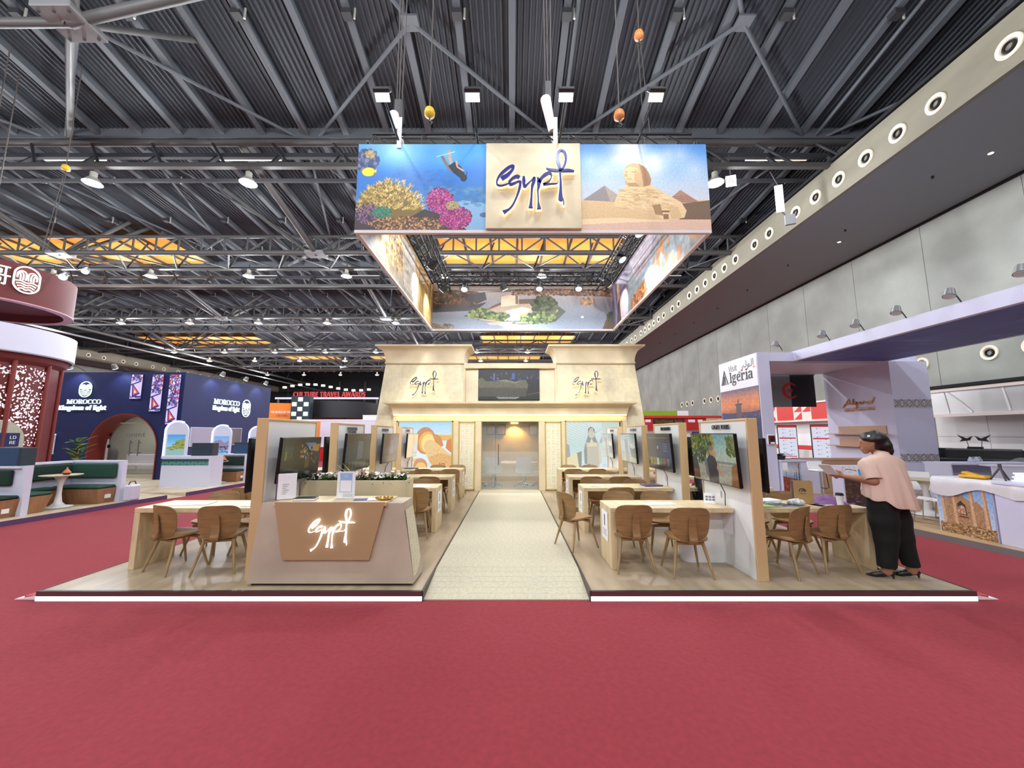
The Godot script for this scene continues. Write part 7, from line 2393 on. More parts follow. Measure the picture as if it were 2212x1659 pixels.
func red_drum() -> void:
	var c := Vector3(-14.6, P, -10.0)
	var o := thing("round_kiosk", "round dark red kiosk with pierced walls under a white ring, left edge", "kiosk", c)
	var b := Geo.new()
	b.lathe([Vector2(1.82, 0.0), Vector2(1.84, 3.5), Vector2(1.95, 3.6), Vector2(2.0, 3.75)], 64)
	part(o, "drum", b, M.maroon)
	var rg := Geo.new()
	rg.lathe([Vector2(2.06, 3.75), Vector2(2.1, 3.78), Vector2(2.1, 4.44), Vector2(2.04, 4.46), Vector2(0.01, 4.46)], 64)
	part(o, "white_ring", rg, M.lilac_white)
	var tp := Geo.new()
	tp.lathe([Vector2(0.01, 3.74), Vector2(2.06, 3.74)], 64)
	part(o, "ring_soffit", tp, M.maroon)
	for k in 12:
		var a := -0.8 + k * 0.15
		bar(o, "rib", Vector3(cos(a) * 1.86, 0, sin(a) * 1.86), Vector3(cos(a) * 1.87, 3.6, sin(a) * 1.87), 0.05, M.arch_red) if k % 3 == 0 else null
	# pierced pattern: small light openings scattered over the drum, too many to count
	var hole := Geo.new()
	hole.lathe([Vector2(0.001, 0.0), Vector2(0.024, 0.0)], 6)
	var mm := MultiMesh.new()
	mm.transform_format = MultiMesh.TRANSFORM_3D
	mm.mesh = hole.mesh()
	mm.instance_count = 900
	var r := RandomNumberGenerator.new()
	r.seed = 8
	for k in 900:
		var a := r.randf_range(-0.35, 0.6)
		var y := r.randf_range(1.4, 3.45)
		var nrm := Vector3(cos(a), 0, sin(a))
		var t := Vector3(-sin(a), 0, cos(a))
		var s := Vector3(r.randf_range(0.5, 1.5), 1, r.randf_range(0.4, 1.2))
		var bs := Basis(t, nrm, Vector3.UP.cross(Vector3.ZERO) + Vector3(0, 1, 0)).rotated(nrm, r.randf() * 3.0)
		mm.set_instance_transform(k, Transform3D(bs * Basis.from_scale(s), nrm * 1.848 + Vector3(0, y, 0)))
	var mi := MultiMeshInstance3D.new()
	mi.name = "pierced_openings"
	mi.multimesh = mm
	mi.material_override = glow("lattice_light", Color(0.95, 0.85, 0.92), 0.7)
	o.add_child(mi)
	tag(mi, "", "", "", "stuff")
	# arched window with a small dark screen
	var nc := Geo.new()
	var a0 := 0.16
	nc.xf = Transform3D(Basis(Vector3.UP, PI / 2.0 - a0), Vector3(cos(a0) * 1.86, 0, sin(a0) * 1.86))
	var ap := PackedVector2Array([Vector2(-0.5, 0.5), Vector2(0.5, 0.5)])
	for k in 13: ap.append(Vector2(cos(PI * k / 12.0) * 0.5, 1.55 + sin(PI * k / 12.0) * 0.5))
	nc.prism(ap, -0.06, 0.02)
	part(o, "arched_window", nc, M.bubble_wall)
	var sc := Geo.new()
	sc.xf = nc.xf
	sc.box(Vector3(0.1, 1.55, 0.03), Vector3(0.6, 0.34, 0.02))
	part(o, "small_screen", sc, M.navy)
	for k in 2: text(o, "lettering", ["GOLD", "HERE"][k] if false else "LD\nRE".split("\n")[k], M.paper, nc.xf * Transform3D(Basis(), Vector3(0.28, 1.61 - k * 0.13, 0.042)), 0.08)
	# round hanging sign
	var s := thing("hanging_sign", "dark red round sign hanging at the left edge with a glowing white oval emblem", "sign", Vector3(-14.65, 5.75, -10.3))
	var d := Geo.new()
	d.lathe([Vector2(0.01, -0.3), Vector2(1.55, -0.3), Vector2(1.55, -0.5), Vector2(1.75, -0.5), Vector2(1.75, 0.5), Vector2(0.01, 0.5)], 64)
	part(s, "sign_drum", d, M.maroon)
	var lip := Geo.new()
	lip.lathe([Vector2(1.56, -0.52), Vector2(1.76, -0.52), Vector2(1.76, -0.49)], 64)
	part(s, "lower_rim", lip, mat("rose", c8(190, 140, 150), 0.5))
	var ea := 0.22
	var eb := Transform3D(Basis(Vector3.UP, PI / 2.0 - ea), Vector3(cos(ea) * 1.79, 0.1, sin(ea) * 1.79))
	emblem(s, eb, 0.5, 0.72, M.sign_white, M.arch_red)
	# the character left of the emblem
	var ch := Geo.new()
	var ca := 0.5
	ch.xf = Transform3D(Basis(Vector3.UP, PI / 2.0 - ca), Vector3(cos(ca) * 1.76, 0.12, sin(ca) * 1.76))
	for q in [[-0.2, 0.2, 0.2, 0.2], [-0.12, 0.12, 0.06, 0.12], [-0.12, 0.03, 0.06, 0.03], [-0.12, 0.12, -0.12, 0.03], [0.06, 0.12, 0.06, 0.03], [0.13, 0.2, 0.13, 0.0], [-0.22, -0.03, 0.22, -0.03], [-0.12, -0.1, 0.06, -0.1], [-0.12, -0.19, 0.06, -0.19], [-0.12, -0.1, -0.12, -0.19], [0.06, -0.1, 0.06, -0.19], [0.14, -0.03, 0.14, -0.26], [0.14, -0.26, 0.08, -0.24]]:
		ch.ribbon([Vector3(q[0], q[1], 0.035), Vector3(q[2], q[3], 0.035)], 0.02)
	part(s, "lettering", ch, M.sign_white)
	for q in [[0.0, 0.0], [0.9, 0.9], [-0.9, 0.6]]: bar(s, "hanger", Vector3(q[0], 0.5, q[1]), Vector3(q[0], 6.6, q[1]), 0.015, M.cable)
	var mt := Geo.new()
	mt.box(Vector3(1.0, 0.75, 1.1), Vector3(0.25, 0.42, 0.25), 0.04)
	part(s, "hoist_motor", mt, M.black)
	for k in 2: clip_spot("bluish floodlight beside the hanging red round sign, %s" % ["nearer one", "outer one"][k], Vector3([-12.55, -13.1][k], [6.15, 6.75][k], -10.4 - k * 1.0), Vector3(0.3, -0.6, 0.5), 0.6, Vector3(-0.4, 0.1, -0.1))

# ---------------------------------------------------------------- right neighbour: white pavilion with blue canopy
func city_print() -> StandardMaterial3D:
	var p := Pic.new(240, 360, c8(40, 40, 80), 61)
	p.grad(0.0, 0.45, [c8(90, 74, 110), c8(200, 120, 80), c8(216, 130, 70), c8(150, 90, 84)])
	p.rect(0, 0.42, 1, 1, c8(44, 46, 84))
	p.poly([0.0, 0.4, 0.3, 0.42, 0.6, 0.44, 1.0, 0.4, 1.0, 0.5, 0.0, 0.5], c8(60, 56, 100))
	p.rect(0.42, 0.26, 0.56, 0.7, c8(96, 70, 72))
	p.rect(0.4, 0.26, 0.58, 0.29, c8(60, 46, 60))
	p.rect(0.47, 0.18, 0.5, 0.26, c8(56, 44, 58))
	p.blobs(60, 0.5, 0.44, 1.0, 0.6, 0.006, 0.02, [c8(190, 110, 110), c8(90, 80, 130), c8(60, 60, 110)], 0.4)
	p.blobs(160, 0.0, 0.55, 1.0, 1.0, 0.008, 0.03, [c8(36, 38, 74), c8(54, 52, 90), c8(30, 30, 60), c8(90, 70, 80)], 0.8)
	p.grain(0.1, 0.04)
	return printed("city_print", p.im)

func street_print() -> StandardMaterial3D:
	var p := Pic.new(160, 220, c8(150, 160, 190), 62)
	p.grad(0.0, 0.55, [c8(150, 150, 170), c8(206, 210, 220), c8(120, 160, 206)])
	p.poly([0.0, 0.45, 1.0, 0.6, 1.0, 1.0, 0.0, 1.0], c8(146, 70, 56))
	p.poly([0.44, 0.56, 0.52, 0.56, 0.86, 1.0, 0.24, 1.0], c8(170, 116, 92))
	for q in [[0.86, 0.04, 0.05], [0.72, 0.24, 0.03], [0.62, 0.32, 0.024], [0.18, 0.3, 0.03]]:
		p.rect(q[0], q[1], q[0] + q[2], 0.7, c8(120, 60, 56))
	p.blobs(160, 0.0, 0.6, 1.0, 1.0, 0.008, 0.03, [c8(120, 56, 48), c8(170, 92, 72), c8(96, 44, 40)])
	p.poly([0.44, 0.56, 0.52, 0.56, 0.82, 1.0, 0.28, 1.0], c8(168, 118, 96))
	p.grain(0.12, 0.05)
	return printed("street_print", p.im)

func desert_print() -> StandardMaterial3D:
	var p := Pic.new(160, 240, c8(60, 40, 40), 63)
	p.rect(0, 0, 1, 0.12, c8(230, 230, 240))
	p.grad(0.06, 0.34, [c8(40, 140, 220), c8(150, 206, 236)])
	p.rect(0, 0, 0.34, 0.3, c8(230, 228, 236))
	p.poly([0.3, 0.32, 1.0, 0.28, 1.0, 1.0, 0.0, 1.0, 0.0, 0.26], c8(66, 44, 44))
	p.blobs(130, 0.0, 0.4, 1.0, 0.7, 0.01, 0.04, [c8(96, 60, 44), c8(130, 84, 54), c8(50, 34, 38)], 0.4)
	p.blobs(60, 0.0, 0.68, 1.0, 1.0, 0.02, 0.06, [c8(130, 90, 150), c8(60, 44, 60), c8(170, 130, 180)], 0.4)
	p.curve([0.04, 0.08, 0.1, 0.06, 0.2, 0.08, 0.3, 0.1], 0.02, c8(60, 50, 60))
	p.grain(0.12, 0.05)
	return printed("desert_print", p.im)

func ruin_print() -> StandardMaterial3D:
	var p := Pic.new(360, 300, c8(150, 180, 226), 64)
	p.grad(0.0, 0.8, [c8(120, 158, 216), c8(190, 208, 236)])
	p.poly([0.1, 0.42, 0.26, 0.3, 0.4, 0.26, 0.5, 0.28, 0.62, 0.36, 0.74, 0.34, 0.84, 0.46, 0.86, 0.8, 0.1, 0.8], c8(170, 132, 98))
	p.blobs(420, 0.12, 0.42, 0.84, 0.8, 0.004, 0.012, [c8(182, 142, 106), c8(140, 104, 76), c8(200, 164, 128), c8(120, 88, 64)], 0.7)
	p.poly([0.34, 0.62, 0.36, 0.44, 0.44, 0.36, 0.52, 0.44, 0.54, 0.62], c8(70, 46, 36))
	p.heap(90, 0.44, 0.54, 0.07, 0.08, 0.008, 0.02, [c8(206, 170, 140), c8(160, 120, 96)])
	p.rect(0.34, 0.64, 0.56, 0.67, c8(110, 60, 46))
	for x in [0.06, 0.28, 0.6, 0.82]:
		p.poly([x, 0.0, x + 0.07, 0.0, x + 0.11, 0.82, x + 0.02, 0.82], c8(206, 168, 134))
		p.rect(x - 0.01, 0.0, x + 0.08, 0.1, c8(150, 110, 76))
		p.poly([x + 0.045, 0.1, x + 0.07, 0.1, x + 0.11, 0.82, x + 0.08, 0.82], c8(170, 130, 98))
	p.rect(0, 0.8, 1, 1, c8(150, 112, 76))
	p.blobs(420, 0.0, 0.8, 1.0, 1.0, 0.006, 0.02, [c8(186, 146, 100), c8(120, 86, 56), c8(206, 172, 130), c8(90, 62, 42)], 0.5)
	p.grain(0.1, 0.05)
	return printed("ruin_print", p.im)

func sky_print() -> StandardMaterial3D:
	var p := Pic.new(256, 256, c8(50, 52, 130), 65)
	p.grad(0, 1, [c8(56, 58, 136), c8(70, 74, 156), c8(62, 64, 146)])
	for i in 26: p.disc(p.r.randf(), p.r.randf(), p.r.randf_range(0.06, 0.2), Color(0.55, 0.58, 0.8, 0.18), p.r.randf_range(0.012, 0.03))
	p.grain(0.1, 0.02)
	return printed("sky_print", p.im)

func tile_print() -> StandardMaterial3D:
	var p := Pic.new(320, 64, c8(196, 190, 196), 66)
	var ink := c8(70, 66, 80)
	for k in 5:
		var x := k / 5.0
		p.rect(x, 0, x + 0.004, 1, c8(230, 228, 234))
		p.line(x + 0.005, 0, x + 0.195, 1, 0.008, ink)
		p.line(x + 0.005, 1, x + 0.195, 0, 0.008, ink)
		p.ring(x + 0.1, 0.5, 0.07, 0.01, ink)
		p.ring(x + 0.1, 0.5, 0.035, 0.008, ink)
		for q in [[0.02, 0.15], [0.18, 0.15], [0.02, 0.85], [0.18, 0.85]]: p.disc(x + q[0], q[1], 0.014, ink)
		p.blobs(16, x, 0, x + 0.2, 1, 0.004, 0.01, [ink, c8(140, 134, 146)])
	return printed("tile_print", p.im)

func algeria() -> void:
	var fl := structure("floor", "oak platform of the white pavilion on the right")
	var pg := Geo.new()
	pg.xf = Transform3D(Basis(Vector3.RIGHT, -PI / 2.0), Vector3.ZERO)
	pg.prism(PackedVector2Array([Vector2(7.75, 3.5), Vector2(7.25, 7.4), Vector2(7.1, 16.0), Vector2(14.2, 16.0), Vector2(14.2, 3.5)]), 0.0, P)
	part(fl, "deck", pg, M.oak_floor)
	beam(fl, "edge_profile", Vector3(7.74, 0.05, -3.5), Vector3(7.24, 0.05, -7.4), 0.02, 0.104, M.galvanised)
	beam(fl, "edge_profile", Vector3(7.24, 0.05, -7.4), Vector3(7.09, 0.05, -16.0), 0.02, 0.104, M.galvanised)
	# gate frame and canopy
	var o := thing("booth_canopy", "white pillar and canopy frame with a long raised fascia running towards the viewer", "canopy", Vector3.ZERO)
	boxpart(o, "pillar", Vector3(7.41, P, -13.76), Vector3(7.77, 4.25, -11.56), M.lavender, 0.004)
	boxpart(o, "front_fascia", Vector3(7.77, 3.98, -11.9), Vector3(8.5, 4.25, -11.56), M.lavender)
	boxpart(o, "inner_roof", Vector3(7.77, 3.98, -14.2), Vector3(12.6, 4.2, -11.9), M.lavender)
	boxpart(o, "long_fascia", Vector3(8.5, 3.98, -11.9), Vector3(8.62, 4.27, -3.6), M.lavender, 0.004)
	boxpart(o, "canopy_top", Vector3(8.62, 4.05, -11.9), Vector3(11.4, 4.2, -3.6), M.lavender)
	boxpart(o, "canopy_edge", Vector3(11.3, 3.98, -11.9), Vector3(11.4, 4.25, -3.6), M.lavender)
	panel(o, "sky_soffit", Vector3(8.62, 3.985, -11.6), Vector3(11.3, 3.985, -11.6), Vector3(11.3, 3.985, -3.6), Vector3(8.62, 3.985, -3.6), sky_print())
	boxpart(o, "canopy_prop", Vector3(11.0, P, -3.9), Vector3(11.3, 3.98, -3.6), M.lavender)
	# poster on the pillar, facing the aisle
	var ps := thing("wall_poster", "tall poster on the white pillar, lettering above a city tower at sunset", "poster", Vector3(7.405, P, -12.66), -PI / 2.0)
	boxpart(ps, "white_head", Vector3(-1.06, 3.15, -0.004), Vector3(1.06, 4.12, 0.002), M.paper)
	panel(ps, "city_picture", Vector3(-1.06, 1.3, 0.006), Vector3(1.06, 1.3, 0.006), Vector3(1.06, 3.15, 0.006), Vector3(-1.06, 3.15, 0.006), city_print())
	boxpart(ps, "black_foot", Vector3(-1.06, 0.0, -0.004), Vector3(1.06, 1.3, 0.004), M.black)
	text(ps, "lettering", "Visit", M.ink_soft, Transform3D(Basis(), Vector3(-0.22, 3.87, 0.004)), 0.2, 0.5)
	text(ps, "lettering", "lgeria", M.ink, Transform3D(Basis(), Vector3(0.2, 3.52, 0.004)), 0.46, 1.28, true, true)
	var big := Geo.new()
	big.xf = Transform3D(Basis(), Vector3(-0.74, 3.37, 0.004))
	for q in [[-0.2, 0, 0, 0.5], [-0.12, 0, 0.0, 0.4], [-0.04, 0, 0.02, 0.3], [0.2, 0, 0.0, 0.5], [0.06, 0, 0.03, 0.3]]:
		big.ribbon([Vector3(q[0], q[1], 0.05), Vector3(q[2], q[3], 0.03)], 0.006)
		part(ps, "letter_stroke", big, M.ink)
		big = Geo.new()
		big.xf = Transform3D(Basis(), Vector3(-0.74, 3.37, 0.004))
	var aw := Geo.new()
	aw.xf = Transform3D(Basis(), Vector3(0.62, 3.86, 0.004))
	for q in [[[0.28, -0.06, 0.28, 0.16]], [[0.2, 0.16, 0.2, -0.04, 0.12, -0.06]], [[0.14, -0.06, 0.04, -0.06, 0.06, 0.03, 0.1, -0.02]], [[0.0, 0.0, 0.0, -0.1, -0.06, -0.13]], [[-0.08, -0.06, -0.08, 0.16]], [[-0.12, -0.05, -0.2, -0.05, -0.2, 0.03]], [[-0.28, 0.0, -0.3, -0.1, -0.36, -0.12]]]:
		var pts := []
		for i in range(0, q[0].size(), 2): pts.append(Vector3(q[0][i], q[0][i + 1], 0.026))
		aw.ribbon(pts, 0.006)
		part(ps, "letter_stroke", aw, M.ink_soft)
		aw = Geo.new()
		aw.xf = Transform3D(Basis(), Vector3(0.62, 3.86, 0.004))
	for q in [[0.16, 3.66, "logo_blue"], [0.3, 3.7, "signal_red"], [0.92, 3.72, "gold_paint"]]: boxpart(ps, "colour_mark", Vector3(q[0] - 0.04, q[1], 0.004), Vector3(q[0] + 0.04, q[1] + 0.05, 0.012), M[q[2]])
	# extinguisher-like call box on the pillar's narrow side
	var cb := thing("call_box", "small red and white alarm box on the front of the white pillar", "alarm box", Vector3(7.6, 1.62, -11.55))
	boxpart(cb, "case", Vector3(-0.11, -0.14, 0), Vector3(0.11, 0.16, 0.06), M.white, 0.02)
	boxpart(cb, "face", Vector3(-0.1, -0.12, 0.055), Vector3(0.1, 0.13, 0.075), M.maroon, 0.01)
	boxpart(cb, "label_plate", Vector3(-0.05, -0.11, 0.07), Vector3(0.07, -0.06, 0.08), M.paper)
	boxpart(cb, "window", Vector3(-0.05, -0.03, 0.07), Vector3(0.06, 0.08, 0.08), M.black)
	# inner block wall
	var w := thing("booth_wall", "lavender-white block wall with gold lettering and two bands of patterned tiles", "booth wall", Vector3.ZERO)
	boxpart(w, "block", Vector3(11.4, P, -14.1), Vector3(12.55, 3.98, -11.6), M.lavender)
	var tp := tile_print()
	for y in [[2.58, 2.83], [0.98, 1.22]]: panel(w, "tile_band", Vector3(11.42, y[0], -11.594), Vector3(12.54, y[0], -11.594), Vector3(12.54, y[1], -11.594), Vector3(11.42, y[1], -11.594), tp)
	var gs := thing("wall_sign", "gold script lettering with a small line under it on the lavender wall", "sign", Vector3(11.38, 2.78, -12.8), -PI / 2.0)
	var sc := Geo.new()
	for q in [[-0.56, -0.1, -0.4, 0.06, -0.3, 0.17, -0.27, 0.0], [-0.5, -0.01, -0.35, 0.02, -0.22, 0.02], [-0.18, -0.02, -0.12, 0.17, -0.14, 0.0], [-0.02, 0.06, -0.08, 0.02, -0.03, -0.02, 0.0, 0.06, -0.04, -0.14, -0.12, -0.12], [0.06, 0.02, 0.12, 0.05, 0.08, -0.02, 0.16, 0.0], [0.2, 0.06, 0.2, -0.02, 0.24, 0.06, 0.28, 0.05], [0.32, 0.05, 0.32, -0.02], [0.46, 0.05, 0.38, 0.03, 0.42, -0.03, 0.48, 0.05, 0.5, -0.02, 0.62, 0.16]]:
		var pts := []
		for i in range(0, q.size(), 2): pts.append(Vector3(q[i], q[i + 1], 0.028))
		sc.ribbon(pts, 0.02)
		part(gs, "letter_stroke", sc, M.gold_paint)
		sc = Geo.new()
	text(gs, "lettering", "National Tourism Office", M.gold_paint, Transform3D(Basis(), Vector3(0.04, -0.2, 0)), 0.07, 1.1)
	boxpart(gs, "underline", Vector3(-0.5, -0.145, 0), Vector3(0.62, -0.135, 0.015), M.gold_paint)
	for k in 2:
		var sh := thing("wall_shelf", "tan wall shelf with a low back board on the lavender wall, %s one" % ["upper", "lower"][k], "shelf", Vector3(11.4, [1.79, 1.4][k], -12.85), -PI / 2.0, "shelves on the lavender wall")
		boxpart(sh, "board", Vector3(-1.05, -0.015, 0), Vector3(0.95, 0.02, 0.26), M.shelf)
		boxpart(sh, "back_board", Vector3(-0.8, 0.02, 0), Vector3(0.95, 0.26, 0.02), M.shelf)
	for k in 2:
		var dc := thing("low_counter", ["tan topped low counter under the gold lettering", "lavender low counter with open shelf right of the block wall"][k], "counter", Vector3([9.6, 12.0][k], P, [-11.9, -10.3][k]))
		boxpart(dc, "top", Vector3(-0.9, 0.92, -0.4), Vector3(1.5, 0.96, 0.3), M.lavender if k else M.shelf)
		boxpart(dc, "rear", Vector3(-0.88, 0, -0.36), Vector3(1.48, 0.92, -0.34), M.shelf if k == 0 else M.lavender)
		boxpart(dc, "shelf", Vector3(-0.88, 0.5, -0.34), Vector3(1.48, 0.53, 0.26), M.lavender)
		boxpart(dc, "end", Vector3(-0.9, 0, -0.36), Vector3(-0.87, 0.92, 0.28), M.lavender)
		boxpart(dc, "end", Vector3(1.47, 0, -0.36), Vector3(1.5, 0.92, 0.28), M.lavender)
		if k == 0: boxpart(dc, "front", Vector3(-0.88, 0, 0.26), Vector3(1.48, 0.92, 0.28), M.shelf)
	for k in 6:
		var g := Geo.new()
		g.box(Vector3(0, 0.02, 0), Vector3(0.3, 0.04, 0.22), 0.004, Basis(Vector3.UP, k * 0.4))
		solo("printed_stack", g, [M.signal_red, M.paper, M.paper_blue, M.ink, M.paper, M.purple_edge][k], "stack of %s on the open shelf right of the block wall, %s along it" % [["red folders", "white leaflets", "blue leaflets", "black folders", "pale leaflets", "violet leaflets"][k], ["first", "second", "third", "fourth", "fifth", "sixth"][k]], "leaflets", "leaflets on the open shelf", Vector3(11.5 + k * 0.32, P + 0.53 + 0.02 * (k % 2), -10.2))
	for k in 4:
		var g := Geo.new()
		g.lathe_smooth([Vector2(0.001, 0), Vector2(0.05, 0.0), Vector2(0.055, 0.05), Vector2(0.03, 0.1), Vector2(0.02, 0.14)], 12)
		solo("small_jar", g, M.clear_plastic if k % 2 else M.lavender, "small glass jar before the lower tile band, %s from the left" % ORD[k], "jar", "jars before the tile band", Vector3(12.0 + k * 0.14, P + 0.96, -10.35 - 0.05 * k))
	# flag on the wall behind
	var f := thing("wall_flag", "white and dark flag with red crescent and star behind the canopy", "flag", Vector3(10.7, 2.88, -14.3))
	boxpart(f, "white_field", Vector3(-1.15, -0.1, 0), Vector3(-0.4, 1.1, 0.015), M.soffit)
	boxpart(f, "dark_field", Vector3(-0.4, -0.1, 0), Vector3(0.5, 1.1, 0.015), M.black)
	var cr := Geo.new()
	var st := []
	for k in 15:
		var a := 0.7 + k * (TAU - 1.4) / 14.0
		st.append(Vector3(-0.4 + cos(a) * 0.26, 0.5 + sin(a) * 0.26, 0.02 + 0.1 * sin(PI * k / 14.0)))
	cr.ribbon(st, 0.022)
	part(f, "crescent", cr, M.signal_red)
	var sp := PackedVector2Array()
	for k in 10: sp.append(Vector2(-0.42 + cos(TAU * k / 10.0) * (0.12 if k % 2 == 0 else 0.05), 0.5 + sin(TAU * k / 10.0) * (0.12 if k % 2 == 0 else 0.05)))
	var sg := Geo.new()
	sg.prism(sp, 0.0, 0.024)
	part(f, "star", sg, M.signal_red)
	bar(f, "flag_rail", Vector3(-1.2, 1.1, 0), Vector3(0.55, 1.1, 0), 0.02, M.steel)
	for x in [-1.1, 0.45]: bar(f, "flag_cord", Vector3(x, 1.1, 0.0), Vector3(x, 1.12, 0.1), 0.01, M.steel)
	# picture counters and boards
	var c1 := thing("picture_counter", "white counter with a reddish ruined street picture on its front", "counter", Vector3(8.3, P, -11.45))
	boxpart(c1, "body", Vector3(-0.5, 0, -0.5), Vector3(0.65, 0.9, 0), M.lavender)
	boxpart(c1, "top", Vector3(-0.52, 0.9, -0.52), Vector3(0.67, 0.94, 0.03), M.lavender)
	panel(c1, "street_picture", Vector3(-0.49, 0.02, 0.005), Vector3(0.04, 0.02, 0.005), Vector3(0.04, 0.88, 0.005), Vector3(-0.49, 0.88, 0.005), street_print())
	boxpart(c1, "white_corner", Vector3(-0.49, 0.66, 0.006), Vector3(-0.34, 0.88, 0.01), M.paper)
	var c2 := thing("picture_board", "board counter with a dark desert picture and blue sky, beside the woman's hand", "counter", Vector3(7.95, P, -8.9))
	boxpart(c2, "body", Vector3(-0.55, 0, -0.3), Vector3(0.5, 0.98, 0), M.lavender)
	panel(c2, "desert_picture", Vector3(-0.52, 0.02, 0.005), Vector3(0.45, 0.02, 0.005), Vector3(0.45, 0.97, 0.005), Vector3(-0.52, 0.97, 0.005), desert_print())
	plant_low()
	# white stools and chairs
	stool("white bar stool with folded-over top between the picture counters", Vector3(8.15, P, -10.5))
	for q in [["white shell chair on a chrome frame, behind the woman's back", Vector3(8.1, P, -7.75), 0.5], ["white shell chair on a chrome frame, nearest the draped counter", Vector3(8.7, P, -7.9), -0.6], ["white shell chair on a chrome frame, farthest by the lavender counter", Vector3(9.3, P, -9.2), 2.2]]: shell_chair(q[0], q[1], q[2])
	var tb := tulip("white round table among the white shell chairs", Vector3(8.8, P, -8.5), 0.4)
	# draped counter with the ruin picture
	var dc := thing("draped_counter", "white counter with a golden ruined temple picture facing the aisle", "counter", Vector3(7.62, P, -6.78))
	boxpart(dc, "body", Vector3(0.0, 0, -0.4), Vector3(0.7, 0.92, 0.44), M.lavender)
	panel(dc, "ruin_picture", Vector3(-0.006, 0.0, -0.38), Vector3(-0.006, 0.0, 0.43), Vector3(-0.006, 0.9, 0.43), Vector3(-0.006, 0.9, -0.38), ruin_print())
	var dx := thing("low_counter", "plain lavender counter right of the ruin picture, at the right edge", "counter", Vector3(7.6, P, -5.6))
	boxpart(dx, "body", Vector3(0, 0, -0.7), Vector3(0.7, 0.92, 0.9), M.lavender, 0.004)
	boxpart(dx, "top", Vector3(-0.02, 0.92, -0.7), Vector3(0.72, 0.95, 0.9), M.lavender)
	var cl := Geo.new()
	var rows := []
	for j in 25:
		var z := -7.22 + j * 0.055
		var row := []
		for i in 13:
			var q := i / 12.0
			var x := 8.3 - minf(q * 1.15, 0.7)
			var over := maxf(0.0, q * 1.15 - 0.7)
			var wave := 0.012 * sin(j * 0.9) + 0.008 * sin(j * 2.1)
			var y := P + 0.945 - over * (0.62 + 0.14 * sin(j * 0.35) - 0.01 * j)
			row.append(Vector3(x - (0.02 + wave) * minf(1.0, over * 8.0), y, z))
		rows.append(row)
	cl.grid(rows)
	solo("tablecloth", cl, M.linen, "white cloth hanging over the counter with the ruin picture", "tablecloth")
	var yc := Geo.new()
	yc.box(Vector3(0, 0.03, 0), Vector3(0.22, 0.05, 0.34), 0.02)
	yc.box(Vector3(0.02, 0.06, -0.05), Vector3(0.16, 0.05, 0.2), 0.02, Basis(Vector3.RIGHT, 0.3))
	solo("folded_bag", yc, M.yellow_cloth, "crumpled yellow cloth bag on the draped counter", "bag", "", Vector3(7.86, P + 0.95, -6.75), 0.3)
	var tr := thing("tripod", "small folded black tripod standing on the draped counter", "tripod", Vector3(8.0, P + 0.95, -6.5))
	for k in 3: bar(tr, "leg", Vector3(0, 0.2, 0), Vector3(cos(k * 2.1) * 0.12, 0.0, sin(k * 2.1) * 0.12), 0.014, M.ink)
	bar(tr, "head", Vector3(0, 0.18, 0), Vector3(0, 0.26, 0), 0.022, M.ink)
	for k in 5:
		var g := Geo.new()
		g.box(Vector3(0, 0.015, 0), Vector3(0.3, 0.028, 0.36), 0.006)
		solo("paper_stack", g, M.paper, "white paper stack on the draped counter, %s from the bottom" % ["first", "second", "third", "fourth", "fifth"][k], "paper", "white stacks on the draped counter", Vector3(8.02 + 0.01 * k, P + 0.95 + k * 0.028, -6.1 + 0.03 * (k % 2)))
	# spots along the fascia
	for k in 7:
		var z := -11.3 + k * 0.98 if k > 0 else -11.45
		var x := 8.1 if k == 0 else 8.56
		var dz: float = [0.0, 0.35, 0.6, 0.8, 1.1, 1.5, 1.9][k]
		clip_spot("chrome clip spotlight on the white canopy fascia, %s from the left" % ["first", "second", "third", "fourth", "fifth", "sixth", "seventh"][k], Vector3(x - 0.2, 4.42, z + dz * 0.2), Vector3(-0.35, -1, 0.15), 0.0, Vector3(0.22, -0.14, 0.0))

func plant_low() -> void:
	var o := thing("potted_plant", "low dark spiky plant on the white counter behind the alarm box", "plant", Vector3(8.0, P + 0.94, -11.8))
	var g := Geo.new()
	g.lathe([Vector2(0.001, 0), Vector2(0.12, 0), Vector2(0.16, 0.12), Vector2(0.001, 0.11)], 14)
	part(o, "bowl", g, M.trim_dark)
	var r := RandomNumberGenerator.new()
	r.seed = 2
	for k in 26:
		var a := k * 2.4
		var ln := r.randf_range(0.2, 0.5)
		var rows := []
		for j in 5:
			var q := j / 4.0
			var c := Vector3(cos(a) * ln * q, 0.1 + 0.25 * q * r.randf_range(0.7, 1.1) - 0.2 * q * q, sin(a) * ln * q * 0.5)
			var s := Vector3(-sin(a), 0.2, cos(a)) * 0.022 * (1.0 - q * 0.9)
			rows.append([c - s, c + s])
		var b := Geo.new()
		b.grid(rows)
		part(o, "blade", b, M.leaf_dark)

